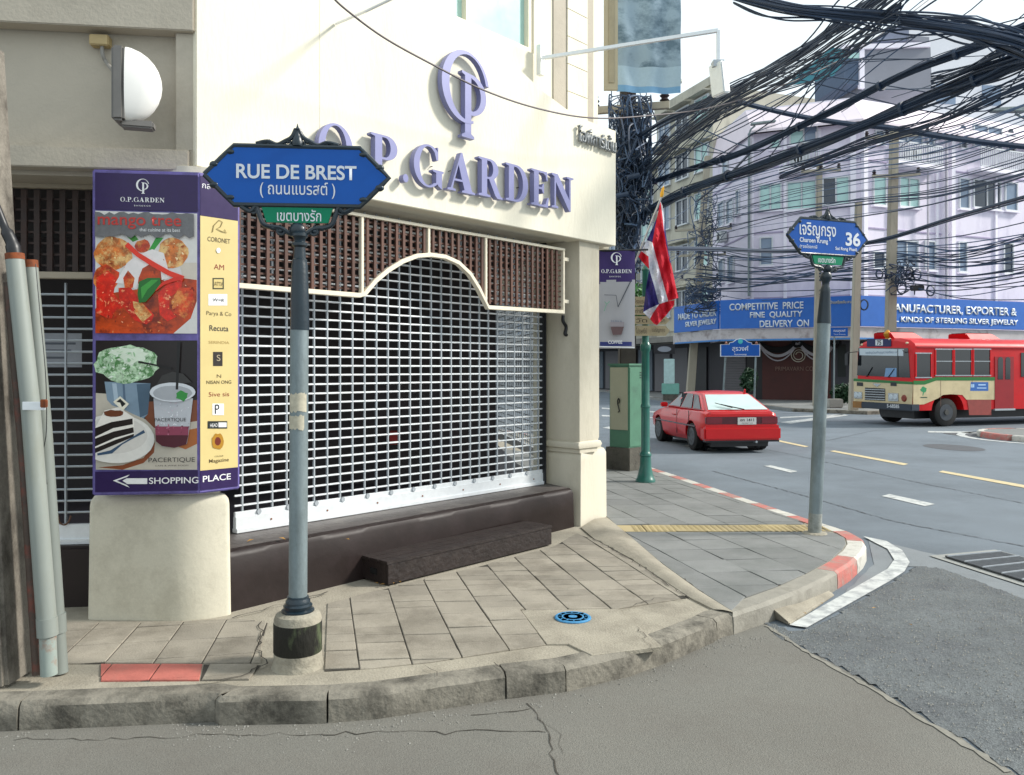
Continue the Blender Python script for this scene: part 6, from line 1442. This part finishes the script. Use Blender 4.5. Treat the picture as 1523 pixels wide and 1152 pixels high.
for i, lab in ((0,'short blue shop sign reading MADE TO ORDER SILVER JEWELRY at the left bend'),(1,'blue shop sign reading COMPETITIVE PRICE FINE QUALITY above the canopy'),(2,'long blue shop sign reading MANUFACTURER EXPORTER STERLING SILVER JEWELRY above the bus')):
    Fk = Frame(SP_[i], SP_[i+1]-SP_[i]); L_ = (SP_[i+1]-SP_[i]).length; lab = ' '.join(lab.split()[:16])
    sg = thing('shop_sign', lab, 'sign', Fk(L_/2, 3.75, .05), 'blue jewelry shop signs')
    if i == 2: L_ *= 1.9
    MB().box(Fk,.02,L_-.02,3.73,5.15,.0,.12,SIGB).build('board', sg, bevel=.01)
    FUk = Fk; D_ = .125
    def st_(s, xc, yc, hpx, wpx, m=SWH, b=.02, pol=False): 
        a_, b_ = FUk.px(xc, yc, D_); a2 = FUk.px(xc-wpx/2, yc, D_)[0]; a3 = FUk.px(xc+wpx/2, yc, D_)[0]; h_ = abs(FUk.px(xc,yc-hpx/2,D_)[1]-FUk.px(xc,yc+hpx/2,D_)[1]); text('lettering', s, sg, FUk(a_, b_, D_), FUk.r, h_, a3-a2, m, .03, b)
    if i == 0: st_('MADE TO ORDER',1036,468,10,56,SWH,.02); st_('SILVER JEWELRY',1042,481,10,46,SWH,.02)
    if i == 1: st_('COMPETITIVE  PRICE',1139,455,10.5,110); st_('FINE  QUALITY',1154,468,10.5,78); st_('DELIVERY  ON  TIME',1182,480.5,10.5,106); st_('บ้านเครื่องเงิน เซอร์วิส',1254,448.5,5,38,SGO,.01)
    if i == 2: st_('MANUFACTURER, EXPORTER &',1419,461.5,14,192); st_('ALL KINDS OF STERLING SILVER JEWELRY',1419,478,10.5,196)
# ground floor shopfronts behind the canopy
G3 = inset(U, 1.55); FG = [Frame(G3[i], G3[i+1]-G3[i]) for i in range(3)]
RSH = mat('grey_roller_shutter','5f5d60',.6,var=.1,scale=2); MAR = mat('maroon_shop_wall','4a2622',.7,var=.25,scale=1.5)
Fg = FG[1]
def gpanel(x0,x1,y0,y1,m,name,d=.02,t=.06,par=lb,fr=None):
    f_ = fr or Fg; a0=f_.px(x0,548,d)[0]; a1=f_.px(x1,548,d)[0]; z1_=f_.px((x0+x1)/2,y0,d)[1]; z0_=f_.px((x0+x1)/2,y1,d)[1]; return MB().box(f_,a0,a1,z0_,z1_,d,d+t,m).build(name,par)
for k in range(22): gpanel(1077,1109,515+k*3.7,518.2+k*3.7,RSH,'shutter_slat',.02,.04+.0)
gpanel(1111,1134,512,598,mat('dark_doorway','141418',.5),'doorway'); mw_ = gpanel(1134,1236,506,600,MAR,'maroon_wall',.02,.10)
gpanel(1236,1272,506,600,mat('dark_grey_wall','3c3d44',.7,var=.2,scale=2),'grey_wall',.02,.06); gpanel(1246,1258,512,560,mat('dark_green_door','16201e',.6),'doorway',.09,.03)  # dark grey panel beside the maroon wall
a_,b_ = Fg.px(1188,528,.14); MB().tube([Fg(a_+(.42-.0075*t*.5)*math.cos(R(t*12)), b_+(.42-.0075*t*.5)*math.sin(R(t*12)), .15) for t in range(0,75)], .022, SGO, 5).build('spiral_emblem', mw_)
text('lettering', 'PRIMAVARN CO.', lb, Fg(*Fg.px(1182,548,.14), .13), Fg.r, .22, 1.9, mat('dull_bronze_letters','7c6258',.5,metal=.3), .03)
sw = thing('cloth_swag', 'black and white cloth swags draped along the maroon shopfront under the canopy', 'bunting', Wp(1188,515,38.6))
for k,(x0,x1,yt,yb) in enumerate(((1128,1186,510,529),(1188,1242,509,528))):
    for m_, off, wd__ in ((mat('black_swag_cloth','101014',.9),-5.0,.30),(mat('white_swag_cloth','a8a6ac',.9,var=.2,scale=20),0,.14),(mat('white_swag_cloth','a8a6ac',.9),4.0,.06)):
        pts = []
        for i in range(17):
            t = i/16; x = x0+(x1-x0)*t; y = yt+(yb-yt)*math.sin(math.pi*t)**.8*(1+off*.03)+off*math.sin(math.pi*t)+ (off*.2); pts.append(Fg.px(x,y,.3))
        mb = MB(); strip(pts, wd__, Fg, .28+k*.01, .36 if wd__ < .2 else .33, m_, mb); mb.build('swag', sw)
for x in (1186,1243): a_,b_ = Fg.px(x,509,.35); MB().tube([Fg(a_+.22*math.cos(R(t)),b_+.22*math.sin(R(t)),.38) for t in range(0,361,30)],.07,mat('black_swag_cloth','101014',.9),6).build('rosette', sw)
# ---------------------------------------------------------------- shophouse row running away on the left
def shophouse(p, q, zt_, col, floors, bays, lab, pane, gl, dep=9, roof=None):
    F_ = Frame(p, q-p); L_ = (q-p).length; h_ = thing('shophouse', lab, 'building', p, 'shophouses along the far side of the street')
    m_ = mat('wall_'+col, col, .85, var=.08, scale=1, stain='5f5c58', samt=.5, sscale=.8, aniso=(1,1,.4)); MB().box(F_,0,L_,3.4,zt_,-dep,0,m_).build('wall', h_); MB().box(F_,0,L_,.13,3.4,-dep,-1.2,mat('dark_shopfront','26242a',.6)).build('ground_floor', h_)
    MB().box(F_,.02,L_-.02,3.4,3.75,.01,1.2,mat('weathered_canopy','77746e',.85,var=.2,scale=2)).build('canopy', h_); MB().box(F_,-.05,L_+.05,zt_,zt_+.5,-.3,.15,m_).build('parapet', h_)
    fh = (zt_-4.2)/floors
    for f in range(floors):
        for b in range(bays):
            a0 = L_*(b+.16)/bays; a1 = L_*(b+.84)/bays; z0_ = 4.2+fh*f+fh*.28; z1_ = 4.2+fh*(f+.86); w_ = MB(); t=.08
            w_.box(F_,a0,a1,z1_-t,z1_,0,.12,WFR); w_.box(F_,a0,a1,z0_,z0_+t,0,.16,WFR); w_.box(F_,a0,a0+t,z0_+t,z1_-t,0,.12,WFR); w_.box(F_,a1-t,a1,z0_+t,z1_-t,0,.12,WFR); w_.box(F_,(a0+a1)/2-.04,(a0+a1)/2+.04,z0_+t,z1_-t,0,.1,WFR)
            o = w_.build('window', h_); MB().box(F_,a0+t,a1-t,z0_+t,z1_-t,.01,.03,pane[(f*3+b)%len(pane)]).build('pane', o)
            MB().box(F_,a0-.2,a1+.2,z1_+.12,z1_+.2,.001,.55,m_).build('sun_shade', h_)
        MB().box(F_,.0,L_,4.2+fh*f-.06,4.2+fh*f+.06,0,.07,m_).build('floor_band', h_)
    for b in range(bays): MB().box(F_,L_*(b+.08)/bays,L_*(b+.92)/bays,.2,3.1,-1.2,-1.1,[RSH,mat('dark_doorway','141418',.5),mat('blue_grey_shutter','55606a',.6)][(b+gl)%3]).build('shop_shutter', h_)
    return h_
d3 = V((-.34,.94,0)); s0_ = V(U[0]) + V((.02,.05,0)); lens = (6.5,7,6,7,7,8)
for i,(L_,z_,col,fl_,by_) in enumerate(((6.5,18.5,'b5b1a2',5,3),(7,15.0,'9b988c',4,3),(6,17,'c2bcae',4,2),(7,13.5,'a9a69c',3,3),(7,16,'b8b4ac',4,3),(14,14,'b0aca4',3,5))):
    e_ = s0_ + d3*L_
    shophouse(e_, s0_+V((0,0,0)), z_, col, fl_, by_, ('cream grey shophouse standing right next to the lavender building','grey shophouse second from the lavender building behind the cables','pale shophouse third from the lavender building','low shophouse fourth from the lavender building','shophouse fifth from the lavender building','farthest long shophouse down the street')[i], (WMD,WDK,WPA), i)
    s0_ = e_ + d3*.02
# block closing the view down the street
shophouse(V((-24,92,0)), V((-6,98,0)), 17, 'bdb8ae', 4, 6, 'wide pale building closing the view down the street', (WMD,WDK), 2)
# light box, oval sign, small things at the far shops
F9 = Frame(Wp(988,548,41),(1,-.1,0)); F9.o.z=0
lb2 = thing('light_box_sign', 'pale green and white upright sign box on the far pavement left of the car', 'sign', F9(.3,.135)); MB().box(F9,.0,.52,.8,2.25,-.3,0,mat('pale_sign_box','a9c4c2',.5)).build('panel', lb2, bevel=.02); MB().box(F9,-.1,.75,.45,1.0,-.4,.02,mat('mint_crate','6fa598',.6)).build('base', lb2, bevel=.02); MB().box(F9,-.05,.7,.13,.45,-.35,-.02,mat('dark_stained_concrete','57544c')).build('plinth', lb2)
ov = thing('oval_sign', 'small dark board with a white oval hung over a far shop door', 'sign', Wp(988,519,43)); Fo = Frame(Wp(988,519,43),(1,-.1,0)); MB().box(Fo,-.55,.55,-.25,.25,0,.08,flatm('17171c')).build('board', ov); mb = MB(); mb.prism([Fo(.36*math.cos(R(t)),.15*math.sin(R(t)),.081) for t in range(0,360,20)], Fo.n*.01, flatm('8a8f98')); mb.build('oval', ov)
# ---------------------------------------------------------------- blue road sign on two posts
rs_ = thing('road_name_board', 'blue road name board with an arched top standing on two thin posts', 'road sign', Gp(1100,606,P)); Yr = 33.0; Fz = Frame(Wp(1100,517,Yr),(1,0,0))
px2 = lambda x,y: Fz.px(x,y)
bp_ = [px2(x,y) for x,y in ((1071,530),(1130,530),(1130,512),(1118,512),(1118,509.5)) ] + [px2(x,y) for x,y in ((1112,508),(1107,504),(1101,502.5),(1095,504),(1090,508),(1084,509.5),(1084,512),(1071,512))]
MB().prism([Fz(a,b,0) for a,b in bp_], Fz.n*.05, SWHITE).build('board_edge', rs_); cxx, cyy = px2(1100.5,518); MB().prism([Fz(cxx+(a-cxx)*.965,cyy+(b-cyy)*.92,.051) for a,b in bp_], Fz.n*.006, SBLUE).build('board', rs_)
text('lettering','สุรวงศ์',rs_,Fz(*px2(1100.5,519),.058),Fz.r,.26,.66,SWHITE,.001,.012); text('lettering','Surawong',rs_,Fz(*px2(1100.5,527),.058),Fz.r,.08,.5,SWHITE,.001,.01)
c_ = Fz(*px2(1100.5,507.5),.058); MB().tube([c_, c_+Fz.n*.01], .10, flatm('3fb0b4'), 14).build('city_seal', rs_)
for x0,x1 in ((1079,1074.5),(1124,1121.5)): MB().tube([Wp(x0,531,Yr), V((Wp(x1,600,Yr).x,Yr,P))], .04, GALV, 8).build('post', rs_); MB().lathe(Wp(x0+1,511.5,Yr),[(.05,0),(.06,.04),(.02,.10),(.001,.12)],flatm('8a5a4a'),8).build('finial', rs_)
sb3 = thing('street_plate', 'small blue street plate on a thin grey post by the bus', 'street sign', Gp(1240,607,P)); Fy = Frame(Wp(1248,493,33.5),(1,.05,0)); MB().box(Fy,-.36,.36,-.19,.17,0,.03,SBLUE).build('plate', sb3); text('lettering','ถนนสุรวงศ์',sb3,Fy(0,.03,.031),Fy.r,.14,.5,SWHITE,.001,.01); text('lettering','Thanon Surawong',sb3,Fy(0,-.11,.031),Fy.r,.06,.5,SWHITE,.001); MB().tube([Wp(1241,490,33.5), V((Wp(1240,548,33.5).x,33.5,P))], .035, GALV, 8).build('post', sb3); MB().box(Frame(V((Wp(1240,548,33.5).x,33.4,P)),(1,0,0)),-.28,.28,0,.36,-.2,.2,mat('pale_concrete_block','9a9790',.9)).build('foot_block', sb3, bevel=.03)
# ---------------------------------------------------------------- plants by the far shops
LEAFG = mat('dark_evergreen_leaf','1e3f24',.6,var=.5,scale=3,rnd=.1)
def bush(c, rx, rz, n, lab, pot=True, hedge=None, col=LEAFG, ls=.11):
    t = thing('potted_shrub' if pot else 'hedge', lab, 'plant', c); f = MB(); 
    for i in range(n):
        while True:
            v = V((random.uniform(-1,1),random.uniform(-1,1),random.uniform(-1,1)))
            if .25 < v.length < 1*(.85+.2*noise.noise(v*2.3+c)): break
        q = c + V((v.x*(hedge or rx), v.y*rx, (.5 if pot else 0)+rz+v.z*rz)); a = V((random.uniform(-1,1),random.uniform(-1,1),random.uniform(-.3,1))).normalized()*ls*random.uniform(.6,1.3); b = a.cross(V((random.uniform(-1,1),random.uniform(-1,1),random.uniform(-1,1)))).normalized()*ls*.38
        f.face([q-a, q+b, q+a, q-b], col)
    f.recalc = False; o = f.build('foliage', t, kind='stuff')
    if pot: MB().lathe(c,[(.20,0),(.27,.42),(.29,.42),(.29,.47),(.24,.47),(.01,.44)],mat('brown_pot','5a3a2a',.7),14).build('pot', t); MB().tube([c+Z*.44,c+Z*(.5+rz*.9)],.03,DWOOD,6).build('stem', t)
bush(V((Wp(1114,548,36).x,36,P)), .42, .62, 700, 'round dark potted shrub behind the blue road name board')
bush(V((Wp(1254,548,36).x,36,P)), .5, .5, 800, 'low green hedge by the shopfront behind the small blue plate', False, .62)
bush(V((-1.05,9.3,.57)), .24, .55, 420, 'potted leafy plant inside behind the roller grille', True, ls=.07)
bush(V((Wp(951,548,13.6).x,13.9,2.45)), .30, .42, 500, 'small green shrub hanging between the purple banner and the flag', False, ls=.06, col=mat('mid_green_leaf','2f6a2c',.6,var=.4,scale=4))
rb = MB().box(Frame(Wp(586,651,8.4),(1,.1,0)), -.045,.045,-.06,.07,-.1,.1, mat('red_box_paint','8a1c18',.6)).build('red_box', bevel=.01); tag(rb, 'small red box standing inside behind the middle of the roller grille', 'box')
# ---------------------------------------------------------------- utility poles
POLE = mat('pale_concrete_pole','a39c8c',.85,var=.12,scale=2,stain='6a6458',samt=.5,sscale=1.5,aniso=(1,1,.3)); INS = mat('brown_insulator','2a2024',.4)
def upole(name, lab, xt, yt, xb, Y, w0, w1, arms=(), grp='concrete utility poles across the street'):
    b = V((Wp(xb,548,Y).x, Y, P-.02)); t = Wp(xt,yt,Y); r = thing(name, lab, 'utility pole', b, grp); f_ = lambda c,h: [c+V((-h,-h,0)),c+V((h,-h,0)),c+V((h,h,0)),c+V((-h,h,0))]
    MB().hexa(f_(b,w0)+f_(t,w1), POLE if 'wrapped' not in lab else mat('dark_grimy_pole','3d3934',.9,var=.3,scale=4)).build('shaft', r, bevel=.02)
    for z_, hw_, ins in arms:
        c_ = b.lerp(t,(z_-b.z)/(t.z-b.z)); a = MB().box(Frame(c_-V((0,w0+.05,0)),(1,-.25,0)),-hw_,hw_,-.06,.06,-.05,.05,POLE).build('crossarm', r)
        for q in range(ins): x = -hw_+.1+(2*hw_-.2)*q/max(1,ins-1); MB().lathe(c_-V((0,w0+.05,0))+V((x,-.25*x,.06)),[(.03,0),(.09,.03),(.05,.07),(.09,.11),(.05,.15),(.07,.19),(.02,.22)],INS,8).build('insulator', a)
    return b, t
upole('utility_pole','leaning pale concrete utility pole behind the red car',1052,232,1026,44,.21,.15,((9.3,1.5,4),(7.9,1.3,3),(6.6,1.0,2)))
upole('utility_pole','thin pale utility pole standing just left of the number 36 sign pole',1219,235,1214,35,.13,.10,((10.3,.8,3),))
upole('utility_pole','pale utility pole just left of the bus front',1277,300,1269,31.5,.15,.11)
upole('utility_pole','grey utility pole rising behind the bus and the long blue sign',1330,190,1322,33,.19,.14,((11.2,1.2,4),(9.6,.9,2)))
pb, ptp = upole('utility_pole','dark utility pole wrapped in cables just beyond the cream building corner',934,30,932,14.6,.15,.13,((6.4,.7,3),(5.6,.7,2)))
for lab, xh, yh, xp, Y in (('street lamp with a flat grey head above the left part of the lavender building',1135,180,1114,40.3),('street lamp head at the right edge in front of the lavender roof',1498,162,1560,30)):
    s = 1 if xp < xh else -1; t = thing('street_lamp', lab, 'street lamp', V((Wp(xp,548,Y).x,Y,P)), 'street lamps'); MB().tube([V((Wp(xp,548,Y).x,Y,P)) if Y < 38 else Wp(xp,440,Y), Wp(xp,198,Y)], [.07,.06], GALV, 8).build('post', t)
    MB().tube(bez([Wp(xp,200,Y), Wp(xp+s*3,192,Y), Wp(xh-s*12,yh+7,Y)],5), .045, GALV, 8).build('arm', t); c_ = Wp(xh,yh,Y); mb = MB(); F_ = Frame(c_,(s,0,0)); w2=.62; mb.hexa([c_+V((-w2,-.14,-.22)),c_+V((w2,-.14,-.06)),c_+V((w2,.14,-.06)),c_+V((-w2,.14,-.22)),c_+V((-w2,-.1,-.08)),c_+V((w2,-.1,.06)),c_+V((w2,.1,.06)),c_+V((-w2,.1,-.08))] if s>0 else [c_+V((-w2,-.14,-.12)),c_+V((w2,-.14,-.12)),c_+V((w2,.14,-.12)),c_+V((-w2,.14,-.12)),c_+V((-w2,-.1,.03)),c_+V((w2,-.1,.1)),c_+V((w2,.1,.1)),c_+V((-w2,.1,.03))], GALV); mb.build('head', t, bevel=.03)
# ---------------------------------------------------------------- overhead cables
CAB = mat('blue_cast_black_cable','20324a',.5,var=.2,scale=3,rnd=.2); CABG = mat('blue_cast_grey_cable','3f5572',.6,rnd=.2); CABR = mat('brown_grey_cable','544c50',.6)  # bluish cast over dark tones is put into the cable colours
def cpts(P_, n=10): return bez([Wp(*p) for p in P_], n)
def bundle(P_, ns, spread, r0, lab, loose=0.0, grp='thick cable bundles', n=9):
    b = thing('cable_bundle', lab, 'cable bundle', Wp(*P_[0]), grp); base_ = cpts(P_, n)
    for k in range(ns):
        ph, am = random.uniform(0,6.28), random.uniform(.15,1); fq = random.uniform(.15,.5); ox, oz = math.cos(ph)*am, math.sin(ph)*am; pts = []
        for i, p in enumerate(base_):
            s = spread*(1+.35*math.sin(i*fq+ph)); fan = 1+loose*abs(i/len(base_)-.35)*2; pts.append(p + V((ox*.5, ox, oz))*s*fan + Z*(-loose*.12*math.sin(math.pi*i/len(base_))*random.random()*0))
        MB().tube(pts, r0*random.uniform(.6,1.3), CAB, 5, False).build('strand', b, smooth=True)
    for i in range(6, len(base_)-3, 9):
        if not loose: d = (base_[i+1]-base_[i-1]).normalized(); MB().tube([base_[i]-d*.02, base_[i]+d*.02], spread*1.12, CAB, 9).build('tie', b)
bundle([(920,335,14.6),(975,305,14),(1040,276,13.4),(1110,252,12.5),(1240,203,11),(1390,142,9.8),(1480,105,9.1),(1580,60,8.4)], 44, .085, .0125, 'thickest black cable bundle, lower of the two rising to the right over the street')
bundle([(915,290,14.6),(1010,256,14),(1110,224,12.5),(1230,168,11),(1350,108,9.8),(1460,66,9),(1580,15,8.4)], 30, .06, .0115, 'black cable bundle just above the thickest one, rising to the right')
bundle([(910,320,14.6),(960,248,14),(1060,166,12),(1190,92,10),(1262,42,9.2),(1340,-15,8.2)], 30, .20, .0085, 'loose fan of cables rising steeply from the dark pole to the top', .7)
bundle([(915,230,14.7),(985,185,13.6),(1090,140,12.2),(1190,82,10.8),(1275,28,9.6),(1330,-12,9)], 12, .10, .011, 'narrow loose cable bundle against the white sky right of the floodlight', .3)
bundle([(1090,-6,9.4),(1180,14,9),(1300,27,8.6),(1400,38,8.2),(1500,58,7.8),(1600,95,7.4)], 44, .095, .010, 'broad dark cable band along the top right edge of the view', .15)
bundle([(1340,32,9),(1420,48,8.6),(1500,74,8.2),(1600,120,7.8)], 12, .05, .012, 'short black bundle drooping out of the top band at the right', .2)
bundle([(1160,262,13),(1260,222,12),(1380,186,10.8),(1470,148,10),(1580,100,9.4)], 14, .09, .010, 'loose cables under the thickest bundle toward the right edge', .5)
bundle([(1385,132,9.9),(1450,104,9.3),(1520,78,8.8),(1600,50,8.4)], 34, .15, .009, 'tangled thick cables fanning out at the right edge', .6)
def single(P_, r, lab, m=CAB, grp='single overhead cables', n=7):
    o = MB().tube(cpts(P_, n), r, m, 5, False).build('overhead_cable', smooth=True); return tag(o, lab, 'cable', grp)
single([(490,-10,5.2),(512,12,5.35),(570,55,5.7),(640,94,6.1),(720,134,6.6),(800,161,7.1),(880,175,7.6),(960,172,8.2),(1060,159,9),(1160,128,9.9),(1250,88,10.7),(1340,30,11.3),(1400,-15,11.8)], .0075, 'long thin brown cable crossing in front of the lilac emblem on the sign wall', CABR)
single([(1085,148,13),(1180,171,13),(1262,184,12.8),(1330,191,12.5),(1420,206,12.2),(1560,222,11.8)], .042, 'thick straight dark cable sloping down to the right before the lavender roof')
single([(940,368,14.6),(1060,369,18),(1180,372,20),(1300,358,19.5),(1420,322,17),(1560,282,14)], .036, 'thick dark cable running level behind the flag then rising right of the number 36 sign')
single([(940,372,14.6),(1060,372,18),(1180,375,20),(1300,361,19.5),(1420,326,17),(1560,287,14)], .018, 'thinner cable strung close under the thick level cable')
single([(1035,300,43),(1075,268,38),(1115,228,32)], .05, 'steep dark cable rising from the leaning pale pole')
random.seed(21)
for i in range(26):
    yl = random.uniform(258,345); yr = yl - random.uniform(40,120); yl2 = yl + random.uniform(-6,16); sg = random.uniform(2,9)
    single([(1040+random.uniform(-5,10),yl+20,42),(1160,(yl2*2+yr)/3+12,36),(1280,(yl2+yr)/2+sg,30),(1400,(yl2+yr*2)/3+2,24),(1580,yr-26,18)], random.uniform(.010,.024), 'one of many thin dark cables rising to the right across the lavender wall', random.choice((CAB,CAB,CABG)))
for i in range(28):
    yl = random.uniform(360,436); yr = random.uniform(330,452); sg = random.uniform(3,16); c2_ = random.random() < .5
    single([(1030+random.uniform(0,20),yl,43),(1120,yl+(yr-yl)*.2+sg,40),(1215,yl+(yr-yl)*.4+sg*.6,35),(1328,yl+(yr-yl)*.6+random.uniform(-5,5),33),(1430,yl+(yr-yl)*.8+sg,30),(1580,yr-random.uniform(-4,26),27)], random.uniform(.012,.028), 'one of the thin cables sagging between the poles above the blue signs', random.choice((CAB,CAB,CABG)))
for i in range(14):
    x1 = random.uniform(1180,1600); single([(930+random.uniform(-8,18),random.uniform(210,350),14.6),(1000+random.uniform(-20,20),random.uniform(170,300),13.8),(1130,random.uniform(110,250),12.5),(max(x1,1230),random.uniform(20,210),10.5),(max(x1,1230)+130,random.uniform(-60,120),9)], random.uniform(.005,.011), 'one of the stray thin cables leaving the dark pole toward the upper right', random.choice((CAB,CAB,CABG)))
for i in range(12):
    x0 = random.uniform(1040,1420); single([(x0,random.uniform(130,230),16),(x0+110,random.uniform(80,160),13),(x0+240,random.uniform(0,90),11),(x0+330,random.uniform(-70,20),10)], random.uniform(.006,.012), 'one of the thin cables slanting across the shed and sky at the upper right', random.choice((CAB,CABG)))
for i in range(16):
    yl = random.uniform(330,470); single([(925+random.uniform(0,15),yl,15),(960,yl+random.uniform(-8,12),19),(1000,yl+random.uniform(-30,5),28),(1045,yl+random.uniform(-60,0),42)], random.uniform(.008,.018), 'one of the thin cables between the dark pole and the leaning pale pole', CAB)
# tangle round the dark pole, and coils on the far poles
def tangle(lab, cx, cy, Y, rx, ry, n, r0, nm='cable_tangle'):
    mb = MB()
    for k in range(n):
        x, y, yy = cx+random.gauss(0,rx*.45), cy+random.gauss(0,ry*.45), Y+random.uniform(-.5,.35)*max(1,Y/20); P_ = [Wp(x,y,yy)]
        for q in range(random.randint(3,6)): x += random.gauss(0,rx*.38); y += random.gauss(0,ry*.22); x = cx+max(-rx,min(rx,x-cx)); y = cy+max(-ry,min(ry,y-cy)); P_.append(Wp(x,y,yy+random.uniform(-.15,.15)))
        mb.tube(bez(P_,5), r0*random.uniform(.5,1.4), random.choice((CAB,CAB,CAB,CABG)), 4, False)
    o = mb.build(nm, kind='stuff', smooth=True); return tag(o, lab, 'cables')
tangle('dense tangle of black cables wrapped round the dark pole by the building corner', 937, 238, 14.45, 31, 95, 300, .012)
tangle('black cables and loops hanging down the lower part of the dark pole', 934, 345, 14.5, 18, 60, 150, .011)
tangle('tangle of cables heaped on the leaning pale pole behind the flag', 1046, 440, 41, 26, 26, 80, .024)
tangle('cables crowding the upper part of the leaning pale pole', 1045, 340, 42, 22, 60, 34, .020)
tangle('coiled cables hanging on the grey pole above the long blue sign', 1338, 412, 32.6, 22, 26, 40, .022)
for k,(x,y,r_) in enumerate(((1341,428,9),(1337,415,7),(1352,407,7),(1364,408,8),(1384,432,8),(1308,407,7),(1285,453,8))):
    Y = 32.2; rr = r_/1200*Y; mb = MB()
    for q in range(3): mb.tube([Wp(x,y,Y-.02*q)+V((math.cos(R(t))*(rr-.02*q)*.8,0,math.sin(R(t))*(rr-.012*q))) for t in range(0,361,20)], .018, CAB, 5, False)
    tag(mb.build('cable_coil', smooth=True), 'spare cable coil hanging in front of the lavender wall above the blue sign', 'cable coil', 'spare cable coils')
jb2 = thing('junction_box','black splice box hanging from the cables above the long blue sign','junction box',Wp(1364,428,32)); MB().box(Frame(Wp(1364,428,32),(1,-.1,0)),-.25,.25,-.11,.11,-.1,.1,BLK).build('case', jb2, bevel=.03)
for k,(x,y) in enumerate(((1004,122),(942,262),(925,290))):
    tag(MB().tube([Wp(x-9,y+2,13.8),Wp(x+9,y-2,13.8)], .045, CAB if k else mat('pale_splice_tube','b8b4a8',.5), 10).build('cable_splice', smooth=True), ('pale splice tube on the cables below the faded banner','dark splice box on the wrapped pole, upper','dark splice box on the wrapped pole, lower')[k], 'splice')
